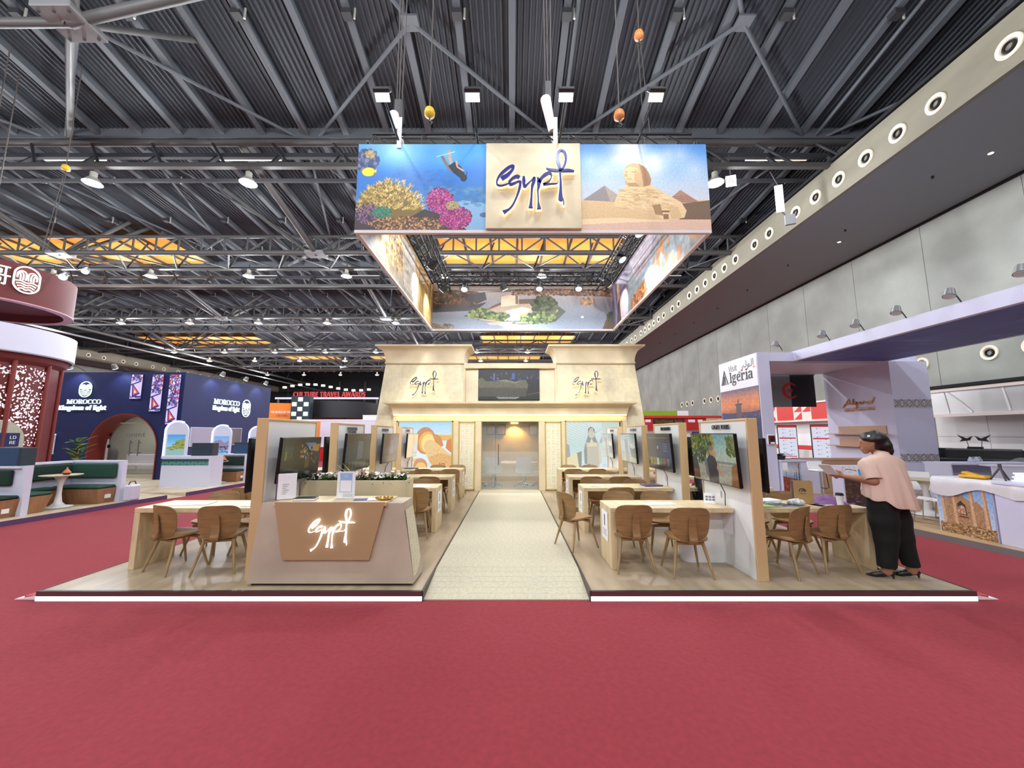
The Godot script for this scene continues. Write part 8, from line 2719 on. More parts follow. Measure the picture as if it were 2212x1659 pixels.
func stool(label: String, at: Vector3) -> void:
	var o := thing("bar_stool", label, "stool", at)
	var g := Geo.new()
	g.box(Vector3(0, 0.74, 0), Vector3(0.4, 0.06, 0.36), 0.025)
	part(o, "seat", g, M.white)
	var b := Geo.new()
	b.box(Vector3(0, 0.86, -0.17), Vector3(0.4, 0.2, 0.04), 0.018, Basis(Vector3.RIGHT, -0.2))
	part(o, "backrest", b, M.white)
	bar(o, "column", Vector3(0, 0.02, 0), Vector3(0, 0.72, 0), 0.025, M.chrome)
	var f := Geo.new()
	f.lathe([Vector2(0.001, 0.0), Vector2(0.2, 0.0), Vector2(0.19, 0.015), Vector2(0.03, 0.03)], 22)
	part(o, "foot", f, M.chrome)
	var t := Geo.new()
	t.sweep([Vector3(0.14, 0.72, 0), Vector3(0.16, 0.5, 0.02), Vector3(0.15, 0.3, 0.06), Vector3(0.0, 0.28, 0.12), Vector3(-0.02, 0.3, 0.02)], 0.01, 6)
	part(o, "footrest", t, M.black)

func shell_chair(label: String, at: Vector3, yaw: float) -> void:
	var o := thing("shell_chair", label, "chair", at, yaw, "white shell chairs of the right pavilion")
	var rows := []
	for j in 13:
		var q := j / 12.0
		var row := []
		for i in 11:
			var u := i / 5.0 - 1.0
			var p := Vector3(u * (0.22 + 0.02 * sin(q * PI)), 0, 0)
			if q < 0.5: p += Vector3(0, 0.44 + 0.02 * u * u - 0.02 * sin(q * PI), -0.22 + q * 0.8)
			else: p += Vector3(0, 0.44 + (q - 0.5) * 0.76, 0.18 + (q - 0.5) * 0.2 - 0.03 * u * u)
			row.append(p)
		rows.append(row)
	var g := Geo.new()
	g.grid(rows)
	part(o, "shell", g, M.white)
	for sx in [-1, 1]:
		var l := Geo.new()
		l.sweep([Vector3(sx * 0.19, 0.43, -0.16), Vector3(sx * 0.23, 0.02, -0.2), Vector3(sx * 0.23, 0.012, 0.2), Vector3(sx * 0.19, 0.43, 0.16)], 0.011, 6)
		part(o, "leg", l, M.chrome)
	bar(o, "stretcher", Vector3(-0.19, 0.42, 0), Vector3(0.19, 0.42, 0), 0.01, M.chrome)

func food_court() -> void:
	# kiosks along the right-hand wall
	var o := thing("mesh_canopy", "white framed canopy board with clear wrinkled sheet, at the right edge", "canopy", Vector3(14.6, 0, -11.6), -PI / 2.0)
	# local: x towards +z of the hall, z towards the aisle
	for q in [[-2.6, 3.6, 2.36, 2.46], [-2.6, 3.6, 3.2, 3.3]]: boxpart(o, "rail", Vector3(q[0], q[2], -0.05), Vector3(q[1], q[3], 0.05), mat("rail_white", c8(232, 216, 208), 0.5) if not M.has("rail_white") else M.rail_white)
	for x in [-2.6, 0.95, 3.5]: boxpart(o, "post", Vector3(x, 0, -0.05), Vector3(x + 0.1, 3.3, 0.05), M.rail_white)
	boxpart(o, "sheet", Vector3(-2.6, 2.46, -0.02), Vector3(3.6, 3.2, -0.015), M.mesh_sheet)
	for q in [[-1.5, -1.42, 0.06], [-1.4, -0.75, 0.07], [0.1, 0.2, 0.06]]:
		var g := Geo.new()
		g.ribbon([Vector3(q[0], 3.18, q[2] * 0.7), Vector3((q[0] + q[1]) / 2, 2.85, q[2]), Vector3(q[1], 2.48, q[2])], 0.005)
		part(o, "sheet_fold", g, M.white)
	boxpart(o, "light_gap", Vector3(-2.6, 3.32, -0.9), Vector3(3.6, 3.42, 0.1), M.hall_dark)
	var w := thing("booth_wall", "white panelled kiosk wall with thin black line drawings", "booth wall", Vector3(15.4, 0, -11.6), -PI / 2.0)
	for k in 4:
		for j in 3:
			boxpart(w, "wall_panel", Vector3(-2.6 + k * 1.55 + 0.006, P + j * 0.8 + 0.006, -0.03), Vector3(-2.6 + (k + 1) * 1.55 - 0.006, P + (j + 1) * 0.8 - 0.006, 0), M.panel_white)
	boxpart(w, "joint_backing", Vector3(-2.6, P, -0.04), Vector3(3.6, 2.5, -0.02), M.ink_soft)
	for q in [[-0.5, 1.3, 0.7, 3.4, 6.2], [0.9, 1.1, 0.6, 1.6, 4.8], [2.2, 1.4, 0.7, 3.1, 5.2], [1.6, 1.9, 0.4, 0.0, 6.28], [2.9, 0.9, 0.8, 2.2, 4.2]]:
		var g := Geo.new()
		var pts := []
		for k in 13: pts.append(Vector3(q[0] + cos(q[3] + (q[4] - q[3]) * k / 12.0) * q[2], q[1] + sin(q[3] + (q[4] - q[3]) * k / 12.0) * q[2] * 0.8, 0.012))
		g.ribbon(pts, 0.004)
		part(w, "line_drawing", g, M.ink)
	for k in 14:
		var g := Geo.new()
		g.ribbon([Vector3(0.2 + k * 0.05, 1.9 - maxf(0, 0.25 - k * 0.05), 0.008), Vector3(0.05 + k * 0.05, 1.45 + 0.012 * k, 0.008)], 0.004)
		part(w, "line_drawing", g, M.ink)
	var gr := thing("black_grill", "bulky black machine with a draped cover behind the white chairs", "machine", Vector3(13.9, 0, -11.9), -0.9)
	boxpart(gr, "body", Vector3(-1.0, 0.0, -0.45), Vector3(1.0, 1.08, 0.45), M.black, 0.04)
	part(gr, "cover", _soft(Vector3(0.2, 1.2, 0), Vector3(1.5, 0.3, 0.8)), M.black)
	boxpart(gr, "side_box", Vector3(-0.9, 1.08, -0.2), Vector3(-0.4, 1.36, 0.1), M.black, 0.01)
	boxpart(gr, "flue", Vector3(1.02, 0.9, -0.08), Vector3(1.16, 2.05, 0.06), M.black)
	var pt := Geo.new()
	pt.tube(Vector3(0.9, 0.85, 0.48), Vector3(0.9, 0.85, 0.5), 0.3, 0.3, 18)
	part(gr, "round_door", pt, M.galvanised)
	var fan := thing("small_ornament", "two small black bow shapes on a wire stand on top of the black machine", "ornament", Vector3(14.0, 1.36, -11.9), -0.9)
	for sx in [-1, 1]:
		bar(fan, "wire", Vector3(sx * 0.12, 0, 0), Vector3(sx * 0.16, 0.3, 0), 0.008, M.ink)
		var bw := Geo.new()
		bw.prism(PackedVector2Array([Vector2(sx * 0.02, 0.38), Vector2(sx * 0.14, 0.3), Vector2(sx * 0.34, 0.42), Vector2(sx * 0.24, 0.28), Vector2(sx * 0.3, 0.2), Vector2(sx * 0.08, 0.24)]), -0.01, 0.01)
		part(fan, "bow", bw, M.black)
	boxpart(fan, "foot", Vector3(-0.16, -0.01, -0.06), Vector3(0.16, 0.05, 0.06), M.black)
	var bl := thing("barrier_belt", "red barrier belt stretched in front of the black machine", "barrier", Vector3(12.7, 0, -9.4))
	for x in [-0.4, 1.9]: bar(bl, "post", Vector3(x, P, -x * 0.1), Vector3(x, 1.1, -x * 0.1), 0.03, M.chrome)
	beam(bl, "belt", Vector3(-0.4, 1.03, 0.04), Vector3(1.9, 1.03, -0.19), 0.01, 0.06, M.signal_red)
	var sg := thing("brochure_counter", "lavender counter front with a violet and green arc emblem, behind the yellow bag", "counter", Vector3(11.2, P, -8.6), -0.35)
	boxpart(sg, "front", Vector3(-0.6, 0, 0), Vector3(0.7, 0.98, 0.04), M.lavender)
	boxpart(sg, "top", Vector3(-0.62, 0.98, -0.3), Vector3(0.72, 1.01, 0.06), M.lavender)
	for k in 2:
		var g := Geo.new()
		g.xf = Transform3D(Basis(), Vector3(0.3, 0.7, 0.04))
		g.ribbon([Vector3(0.16 - 0.05 * k, 0.16 - 0.05 * k, 0.05), Vector3(0.0, 0.13 - 0.05 * k, 0.05), Vector3(-0.08 + 0.04 * k, 0.0, 0.05), Vector3(-0.06 + 0.04 * k, -0.08, 0.05)], 0.008)
		part(sg, "arc_emblem", g, M.purple_cloth if k == 0 else M.leaf_pale)
	# red and white kiosk further back along the wall
	var k2 := thing("red_kiosk", "kiosk fascia of red and white boards with circles and triangles, seen through the canopy", "kiosk", Vector3(14.8, 0, -20.0), -PI / 2.0)
	boxpart(k2, "lower_rail", Vector3(-5.5, 2.42, -0.05), Vector3(4.5, 2.5, 0.06), M.rail_white)
	boxpart(k2, "upper_rail", Vector3(-5.5, 3.3, -0.05), Vector3(4.5, 3.38, 0.06), M.rail_white)
	for k in 8:
		var x := -5.5 + k * 1.25
		var red := k % 2 == 1
		boxpart(k2, "fascia_board", Vector3(x + 0.01, 2.5, -0.03), Vector3(x + 1.24, 3.3, 0), M.shop_red if red else M.rail_white)
		if not red:
			var g := Geo.new()
			if k % 4 == 0:
				g.prism(PackedVector2Array([Vector2(x + 0.05, 2.52), Vector2(x + 0.6, 2.52), Vector2(x + 0.6, 2.9)]), 0, 0.01)
				g.prism(PackedVector2Array([Vector2(x + 0.65, 2.9), Vector2(x + 1.2, 2.9), Vector2(x + 1.2, 3.28)]), 0, 0.01)
				g.prism(PackedVector2Array([Vector2(x + 0.05, 2.92), Vector2(x + 0.6, 2.92), Vector2(x + 0.6, 3.28)]), 0, 0.01)
			else:
				for hf in 2:
					var pp := PackedVector2Array()
					for i in 13: pp.append(Vector2(x + 0.62 + cos(PI * i / 12.0) * 0.5, (2.51 + sin(PI * i / 12.0) * 0.38) if hf == 0 else (3.29 - sin(PI * i / 12.0) * 0.38)))
					g.prism(pp, 0, 0.01)
			part(k2, "red_shape", g, M.shop_red)
	boxpart(k2, "rear_wall", Vector3(-5.5, P, -0.6), Vector3(4.5, 2.5, -0.55), M.panel_white)
	boxpart(k2, "counter", Vector3(-5.5, 0, 0.0), Vector3(4.5, 1.0, 0.4), M.panel_white)
	boxpart(k2, "red_base", Vector3(-5.5, 0.95, -0.5), Vector3(4.5, 1.2, -0.45), M.shop_red)
	var mp := Pic.new(96, 200, c8(226, 228, 246), 71)
	mp.rect(0, 0, 1, 0.05, c8(200, 50, 50))
	mp.rect(0.05, 0.36, 0.95, 0.4, c8(206, 60, 60))
	mp.rect(0.05, 0.93, 0.95, 0.96, c8(206, 60, 60))
	for i in 14: mp.disc(0.26 + 0.4 * (i % 2), 0.1 + 0.06 * i, 0.03, c8(110, 110, 130))
	for i in 14: mp.rect(0.34 + 0.4 * (i % 2), 0.09 + 0.06 * i, 0.46 + 0.4 * (i % 2), 0.1 + 0.06 * i, c8(170, 172, 190))
	var mm := printed("menu_print", mp.im, 0.9)
	for k in 2:
		var s := thing("menu_screen", "upright glowing white menu screen, %s of the pair seen through the canopy" % ["left", "right"][k], "screen", Vector3([13.55, 13.8][k], 0.62, [-19.3, -17.45][k]), -0.35)
		boxpart(s, "casing", Vector3(-0.4, -0.02, -0.12), Vector3(0.42, 1.6, -0.01), M.black, 0.02)
		panel(s, "picture", Vector3(-0.38, 0, 0), Vector3(0.38, 0, 0), Vector3(0.38, 1.56, 0), Vector3(-0.38, 1.56, 0), mm)
		boxpart(s, "stand", Vector3(-0.25, -0.62, -0.1), Vector3(0.25, -0.02, -0.04), M.white)

# ---------------------------------------------------------------- booths far behind
func backdrop_booths() -> void:
	var ob := thing("billboard", "orange slanting billboard with white and black lettering, far behind on the left", "billboard", Vector3(-17.7, 2.6, -30.0), 0.22)
	boxpart(ob, "board", Vector3(-1.15, 0, -0.2), Vector3(1.15, 1.55, 0), M.orange_board)
	text(ob, "lettering", "THE WORLD OF TRAVEL", M.white, Transform3D(Basis(), Vector3(0, 0.86, 0)), 0.17, 1.6, false, true, 0.02)
	text(ob, "lettering", "LIVES HERE.", M.ink, Transform3D(Basis(), Vector3(0, 0.58, 0)), 0.17, 0.8, false, false, 0.02)
	boxpart(ob, "corner_mark", Vector3(0.78, 1.16, 0), Vector3(1.08, 1.34, 0.02), M.paper)
	for x in [-0.9, 0.9]: boxpart(ob, "post", Vector3(x - 0.06, -2.6, -0.2), Vector3(x + 0.06, 0, -0.1), M.steel)
	var br := thing("ring_fascia", "large black round fascia band far behind, left of the temple tower", "fascia", Vector3(-14.6, 3.05, -33.0))
	var g := Geo.new()
	g.lathe([Vector2(2.9, 0.0), Vector2(3.05, 0.0), Vector2(3.05, 1.3), Vector2(0.01, 1.3)], 48)
	part(br, "band", g, M.black)
	var g2 := Geo.new()
	g2.lathe([Vector2(0.01, 0.06), Vector2(2.9, 0.06)], 48)
	part(br, "underside", g2, M.teal_dark)
	for k in 6: bar(br, "post", Vector3(cos(k) * 2.6, -3.05, sin(k) * 2.6), Vector3(cos(k) * 2.6, 0.06, sin(k) * 2.6), 0.08, M.steel_dark)
	var lt := thing("letter_sign", "row of red block letters on a pale beam far behind, over the black fascia", "sign", Vector3(-17.8, 5.45, -37.6))
	boxpart(lt, "beam", Vector3(-5.2, -0.32, -0.2), Vector3(4.8, -0.14, 0), M.lilac_white)
	text(lt, "lettering", "CULTURE TRAVEL AWARDS", M.signal_red, Transform3D(Basis(), Vector3(0.0, 0.15, -0.1)), 0.5, 7.0, false, true, 0.1)
	for x in [-5.0, 4.6]: boxpart(lt, "post", Vector3(x, -5.45, -0.15), Vector3(x + 0.15, -0.3, -0.05), M.steel)
	for k in 12: boxpart(lt, "spotlight_box", Vector3(-4.6 + k * 0.75, 0.75 + 0.3 * sin(k * 0.5), -0.3), Vector3(-4.3 + k * 0.75, 0.95 + 0.3 * sin(k * 0.5), -0.1), M.clerestory)
	var ch := thing("checkered_tower", "dark tower with a checker of glowing white squares beside the orange billboard", "tower", Vector3(-15.8, 0, -29.0))
	boxpart(ch, "core", Vector3(-0.7, 0, -0.5), Vector3(0.7, 4.6, 0), M.teal_dark)
	for j in 6:
		for i in 3:
			if (i + j) % 2 == 0: boxpart(ch, "light_square", Vector3(-0.62 + i * 0.44, 2.4 + j * 0.36, 0), Vector3(-0.28 + i * 0.44, 2.7 + j * 0.36, 0.03), M.clerestory)
	var bs := [["low grey-lilac booth with a screen far behind the first left partition", Vector3(-12.0, 0, -27.0), Vector3(6.5, 2.7, 1.0), "lilac_white"], ["orange and white booth panel far behind between the left partitions", Vector3(-13.0, 0, -24.5), Vector3(1.6, 2.6, 0.4), "orange_board"], ["white booth wall far behind, right of the orange panel", Vector3(-9.4, 0, -29.0), Vector3(3.4, 3.1, 0.6), "panel_white"], ["grey booth wall far behind the third left partition", Vector3(-6.2, 0, -24.0), Vector3(2.4, 2.8, 0.5), "lavender"]]
	for q in bs:
		var o := thing("far_booth", q[0], "booth", q[1])
		var s: Vector3 = q[2]
		boxpart(o, "wall_board", Vector3(-s.x / 2, 0, -s.z), Vector3(s.x / 2, s.y, 0), M[q[3]])
		boxpart(o, "top_trim", Vector3(-s.x / 2, s.y, -s.z), Vector3(s.x / 2, s.y + 0.08, 0.03), M.white)
		boxpart(o, "red_base", Vector3(-s.x / 2, 0, 0), Vector3(s.x / 2, 0.9, 0.25), M.signal_red if q[3] != "panel_white" else M.purple_edge)
		boxpart(o, "white_shelf", Vector3(-s.x / 2, 0.9, 0), Vector3(s.x / 2, 0.96, 0.3), M.white)
	var rs := thing("booth_fascia", "red booth fascia with gold script and white marks, right of the temple tower", "fascia", Vector3(8.6, 2.0, -20.5), 0.0)
	boxpart(rs, "board", Vector3(-1.75, 0, -0.3), Vector3(1.6, 0.66, 0), M.signal_red)
	boxpart(rs, "top_lip", Vector3(-1.8, 0.62, -0.3), Vector3(3.4, 0.74, 0.08), M.shop_red)
	boxpart(rs, "dark_plate", Vector3(-1.2, 0.32, 0), Vector3(0.45, 0.58, 0.02), M.trim_dark)
	text(rs, "lettering", "Southeast Asia", M.brass, Transform3D(Basis(), Vector3(-0.38, 0.45, 0.02)), 0.2, 1.4, true, false, 0.02)
	for q in [[-1.6, -1.32], [0.65, 1.0], [1.15, 1.4]]: boxpart(rs, "white_mark", Vector3(q[0], 0.4, 0), Vector3(q[1], 0.54, 0.02), M.paper)
	boxpart(rs, "white_base", Vector3(-1.6, -2.0, -0.3), Vector3(1.6, 0, -0.2), M.panel_white)
	boxpart(rs, "blue_poster", Vector3(0.9, -1.6, -0.2), Vector3(1.5, -0.1, -0.17), M.shirt_print)
	var gs := thing("booth_fascia", "bright green and white sign board above the red fascia", "sign board", Vector3(8.4, 2.74, -21.2))
	boxpart(gs, "green_board", Vector3(-1.4, 0, -0.1), Vector3(0.6, 0.3, 0), mat("lime", c8(140, 176, 40), 0.5))
	boxpart(gs, "white_end", Vector3(0.6, 0, -0.1), Vector3(1.2, 0.3, 0), M.paper)
	boxpart(gs, "post", Vector3(-1.0, -2.74, -0.1), Vector3(-0.9, 0, -0.05), M.steel)
	# rig details on the right: number plate, hanging white panel
	var n6 := thing("number_plate", "small white plate with the number 6 hanging under the roof on the right", "number plate", Vector3(7.6, 10.5, -12.5), -0.3)
	boxpart(n6, "plate", Vector3(-0.16, -0.2, 0), Vector3(0.16, 0.2, 0.02), M.paper)
	text(n6, "lettering", "6", M.ink, Transform3D(Basis(), Vector3(0, 0, 0.02)), 0.24)
	bar(n6, "hanger", Vector3(0, 0.2, 0), Vector3(0, 1.0, 0), 0.015, M.steel)
	var hp := thing("antenna_board", "narrow white board hanging on a bracket near the right bulkhead", "panel", Vector3(9.3, 9.9, -12.6), -0.4)
	boxpart(hp, "panel_sheet", Vector3(-0.12, -0.5, 0), Vector3(0.12, 0.5, 0.03), M.paper)
	bar(hp, "bracket", Vector3(0, 0.5, 0), Vector3(-0.2, 1.1, 0), 0.02, M.steel_dark)
	boxpart(hp, "junction_box", Vector3(0.1, -1.0, -0.05), Vector3(0.4, -0.65, 0.05), M.ink_soft)
	bar(hp, "junction_arm", Vector3(0.0, -0.45, 0), Vector3(0.25, -0.8, 0), 0.02, M.steel_dark)

# ---------------------------------------------------------------- people
func blend_mesh(caps: Array, cell: float, k: float, cut = null) -> Geo:
	# caps: [a, b, ra, rb]; smooth union of tapered capsules, meshed as surface nets
	var lo := Vector3(1e9, 1e9, 1e9)
	var hi := -lo
	for c in caps:
		var m := maxf(c[2], c[3]) + cell * 3.0
		for p in [c[0], c[1]]:
			lo = lo.min(p - Vector3.ONE * m); hi = hi.max(p + Vector3.ONE * m)
	var n := Vector3i((hi - lo) / cell) + Vector3i.ONE * 2
	var nx := n.x
	var nxy := n.x * n.y
	var f := PackedFloat32Array()
	f.resize(nxy * n.z)
	for c in caps:
		var a: Vector3 = c[0]
		var b: Vector3 = c[1]
		var ra: float = c[2]
		var rb: float = c[3]
		var ab := b - a
		var l2 := maxf(ab.length_squared(), 1e-9)
		var m := maxf(ra, rb) + 0.045 + cell
		var p0 := Vector3i(((a.min(b) - Vector3.ONE * m) - lo) / cell).clamp(Vector3i.ZERO, n - Vector3i.ONE)
		var p1 := Vector3i(((a.max(b) + Vector3.ONE * m) - lo) / cell).clamp(Vector3i.ZERO, n - Vector3i.ONE)
		for z in range(p0.z, p1.z + 1):
			for y in range(p0.y, p1.y + 1):
				var at := z * nxy + y * nx
				for x in range(p0.x, p1.x + 1):
					var p := lo + Vector3(x, y, z) * cell
					var h := clampf((p - a).dot(ab) / l2, 0.0, 1.0)
					var d := (p - a - ab * h).length() - (ra + (rb - ra) * h)
					if d < 0.06: f[at + x] += exp(-k * d)
	for i in f.size(): f[i] = -log(maxf(f[i], 1e-6)) / k
	if cut != null:
		for z in n.z:
			for y in n.y:
				for x in n.x:
					var i := z * nxy + y * nx + x
					f[i] = maxf(f[i], cut.call(lo + Vector3(x, y, z) * cell))
	var g := Geo.new()
	var id := PackedInt32Array()
	id.resize(f.size())
	id.fill(-1)
	var co := [0, 1, nx, nx + 1, nxy, nxy + 1, nxy + nx, nxy + nx + 1]
	var cv := []
	for c in 8: cv.append(Vector3(c & 1, (c >> 1) & 1, c >> 2))
	var ed := [[0, 1], [2, 3], [4, 5], [6, 7], [0, 2], [1, 3], [4, 6], [5, 7], [0, 4], [1, 5], [2, 6], [3, 7]]
	for z in n.z - 1:
		for y in n.y - 1:
			for x in n.x - 1:
				var i := z * nxy + y * nx + x
				var s := 0
				for c in 8:
					if f[i + co[c]] < 0.0: s += 1
				if s == 0 or s == 8: continue
				var sum := Vector3()
				var cnt := 0
				for e in ed:
					var u := f[i + co[e[0]]]
					var w := f[i + co[e[1]]]
					if (u < 0.0) != (w < 0.0):
						sum += cv[e[0]].lerp(cv[e[1]], u / (u - w))
						cnt += 1
				id[i] = g.v.size()
				g.v.append(lo + (Vector3(x, y, z) + sum / cnt) * cell)
	g.n.resize(g.v.size())
	g.t.resize(g.v.size())
	for z in range(1, n.z - 1):
		for y in range(1, n.y - 1):
			for x in range(1, n.x - 1):
				var i := z * nxy + y * nx + x
				var inside := f[i] < 0.0
				for ax in 3:
					var j: int = i + [1, nx, nxy][ax]
					if (f[j] < 0.0) == inside: continue
					var q: int = [nx, nxy, 1][ax]
					var r: int = [nxy, 1, nx][ax]
					var a := id[i]
					var b := id[i - q]
					var c := id[i - q - r]
					var d := id[i - r]
					if a < 0 or b < 0 or c < 0 or d < 0: continue
					if inside: g.ix.append_array([a, c, b, a, d, c])
					else: g.ix.append_array([a, b, c, a, c, d])
					var m := (g.v[c] - g.v[a]).cross(g.v[d] - g.v[b])
					if not inside: m = -m
					g.n[a] += m; g.n[b] += m; g.n[c] += m; g.n[d] += m
	for i in g.n.size(): g.n[i] = g.n[i].normalized()
	return g

func hand_caps(wrist: Vector3, fwd: Vector3, palm: Vector3, side: Vector3, curl: float) -> Array:
	# fwd: along the hand, palm: the way the palm faces, side: towards the thumb
	var c := []
	var kn := wrist + fwd * 0.085
	c.append([wrist, kn + side * 0.018, 0.022, 0.019])
	c.append([wrist, kn - side * 0.02, 0.021, 0.017])
	var ln := [0.074, 0.082, 0.077, 0.06]
	for k in 4:
		var b := kn + side * (0.03 - 0.02 * k)
		var d1 := (fwd + palm * curl * 0.5).normalized()
		var d2 := (fwd + palm * curl * 1.6).normalized()
		var p1: Vector3 = b + d1 * ln[k] * 0.5
		c.append([b - fwd * 0.015, p1, 0.0095, 0.0088])
		c.append([p1, p1 + d2 * ln[k] * 0.5, 0.0088, 0.0075])
	var t0 := wrist + fwd * 0.025 + side * 0.02
	var t1 := t0 + (fwd * 0.6 + side * 0.7 + palm * 0.35).normalized() * 0.045
	c.append([t0, t1, 0.014, 0.011])
	c.append([t1, t1 + (fwd * 0.9 + palm * 0.5).normalized() * 0.034, 0.011, 0.009])
	return c

func people() -> void:
	woman()
	# someone bending inside the lounge behind the arch
	var o := thing("person", "person in a dark jacket bending forward behind the frosted arch door", "person", Vector3(-16.35, P, -16.0), 0.0)
	var sk := blend_mesh([[Vector3(-0.42, 1.16, 0), Vector3(-0.36, 1.24, 0), 0.085, 0.095], [Vector3(-0.46, 1.13, 0.0), Vector3(-0.47, 1.1, 0), 0.06, 0.05], [Vector3(-0.27, 1.2, 0), Vector3(-0.36, 1.2, 0), 0.055, 0.055], [Vector3(-0.5, 1.15, 0), Vector3(-0.51, 1.13, 0), 0.014, 0.014],
		[Vector3(0.16, 0.85, 0.1), Vector3(0.16, 0.1, 0.1), 0.06, 0.045], [Vector3(0.16, 0.85, -0.1), Vector3(0.16, 0.1, -0.1), 0.06, 0.045], [Vector3(0.12, 0.95, 0), Vector3(-0.2, 1.2, 0), 0.11, 0.1], [Vector3(-0.2, 0.9, 0.16), Vector3(-0.36, 0.72, 0.14), 0.04, 0.03], [Vector3(-0.2, 0.9, -0.16), Vector3(-0.36, 0.72, -0.14), 0.04, 0.03]] + hand_caps(Vector3(-0.36, 0.72, 0.14), Vector3(-0.6, -0.8, 0).normalized(), Vector3(0, 0, -1), Vector3(-0.8, 0.6, 0), 0.4) + hand_caps(Vector3(-0.36, 0.72, -0.14), Vector3(-0.6, -0.8, 0).normalized(), Vector3(0, 0, 1), Vector3(-0.8, 0.6, 0), 0.4), 0.014, 60.0)
	part(o, "body", sk, M.skin)
	part(o, "jacket", blend_mesh([[Vector3(0.12, 0.95, 0.05), Vector3(-0.18, 1.22, 0.1), 0.16, 0.13], [Vector3(0.12, 0.95, -0.05), Vector3(-0.18, 1.22, -0.1), 0.16, 0.13], [Vector3(-0.18, 1.18, 0.18), Vector3(-0.16, 0.95, 0.2), 0.07, 0.06], [Vector3(-0.18, 1.18, -0.18), Vector3(-0.16, 0.95, -0.2), 0.07, 0.06], [Vector3(-0.16, 0.95, 0.2), Vector3(-0.32, 0.76, 0.15), 0.06, 0.05], [Vector3(-0.16, 0.95, -0.2), Vector3(-0.32, 0.76, -0.15), 0.06, 0.05]], 0.018, 40.0), M.jacket)
	part(o, "trousers", blend_mesh([[Vector3(0.14, 0.9, 0.08), Vector3(0.16, 0.1, 0.1), 0.12, 0.07], [Vector3(0.14, 0.9, -0.08), Vector3(0.16, 0.1, -0.1), 0.12, 0.07]], 0.018, 40.0), M.trousers)
	part(o, "shoe", blend_mesh([[Vector3(0.18, 0.035, 0.1), Vector3(0.0, 0.03, 0.1), 0.04, 0.032]], 0.012, 60.0), M.shoe)
	part(o, "shoe", blend_mesh([[Vector3(0.18, 0.035, -0.1), Vector3(0.0, 0.03, -0.1), 0.04, 0.032]], 0.012, 60.0), M.shoe)
	part(o, "hair", blend_mesh([[Vector3(-0.4, 1.22, 0), Vector3(-0.34, 1.27, 0), 0.098, 0.1], [Vector3(-0.26, 1.28, 0), Vector3(-0.22, 1.29, 0), 0.05, 0.045], [Vector3(-0.32, 1.26, 0), Vector3(-0.26, 1.28, 0), 0.06, 0.04]], 0.014, 60.0), M.hair)
	# a visitor seated between the right partitions
	var s := thing("person", "seated person in dark clothes with a blue printed shirt, half hidden between the right partitions", "person", Vector3(3.52, P, -7.05), 0.0)
	var hd := [[Vector3(0, 1.2, 0), Vector3(0.02, 1.26, 0), 0.08, 0.09], [Vector3(0.0, 1.15, 0.03), Vector3(0.0, 1.13, 0.04), 0.055, 0.045], [Vector3(0.02, 1.0, -0.02), Vector3(0.01, 1.15, 0), 0.055, 0.05], [Vector3(0, 1.2, 0.085), Vector3(0, 1.175, 0.098), 0.012, 0.016],
		[Vector3(0, 0.95, -0.04), Vector3(0, 0.5, -0.06), 0.13, 0.14], [Vector3(-0.17, 0.9, -0.03), Vector3(-0.2, 0.72, 0.14), 0.05, 0.042], [Vector3(-0.2, 0.72, 0.14), Vector3(-0.1, 0.8, 0.36), 0.042, 0.028], [Vector3(0.17, 0.9, -0.03), Vector3(0.2, 0.72, 0.14), 0.05, 0.042], [Vector3(0.2, 0.72, 0.14), Vector3(0.12, 0.8, 0.36), 0.042, 0.028],
		[Vector3(-0.1, 0.5, 0), Vector3(-0.12, 0.46, 0.4), 0.08, 0.06], [Vector3(0.1, 0.5, 0), Vector3(0.12, 0.46, 0.4), 0.08, 0.06], [Vector3(-0.12, 0.46, 0.4), Vector3(-0.12, 0.08, 0.38), 0.05, 0.04], [Vector3(0.12, 0.46, 0.4), Vector3(0.12, 0.08, 0.38), 0.05, 0.04]]
	part(s, "body", blend_mesh(hd + hand_caps(Vector3(-0.1, 0.8, 0.36), Vector3(0.3, -0.1, 0.9).normalized(), Vector3.DOWN, Vector3(0.9, 0, -0.3), 0.3) + hand_caps(Vector3(0.12, 0.8, 0.36), Vector3(-0.4, -0.1, 0.9).normalized(), Vector3.DOWN, Vector3(-0.9, 0, -0.3), 0.3), 0.014, 60.0), M.skin)
	part(s, "shirt", blend_mesh([[Vector3(0, 0.95, -0.03), Vector3(0, 0.52, -0.05), 0.15, 0.17], [Vector3(-0.15, 0.93, -0.03), Vector3(-0.2, 0.74, 0.12), 0.075, 0.065], [Vector3(0.15, 0.93, -0.03), Vector3(0.2, 0.74, 0.12), 0.075, 0.065]], 0.016, 40.0), M.shirt_print)
	part(s, "jacket", blend_mesh([[Vector3(-0.14, 0.95, -0.04), Vector3(-0.13, 0.5, -0.06), 0.1, 0.12], [Vector3(0.14, 0.95, -0.04), Vector3(0.13, 0.5, -0.06), 0.1, 0.12], [Vector3(-0.19, 0.9, -0.03), Vector3(-0.21, 0.73, 0.13), 0.07, 0.06], [Vector3(-0.21, 0.73, 0.13), Vector3(-0.13, 0.79, 0.3), 0.06, 0.045], [Vector3(0.19, 0.9, -0.03), Vector3(0.21, 0.73, 0.13), 0.07, 0.06], [Vector3(0.21, 0.73, 0.13), Vector3(0.15, 0.79, 0.3), 0.06, 0.045]], 0.016, 40.0), M.jacket)
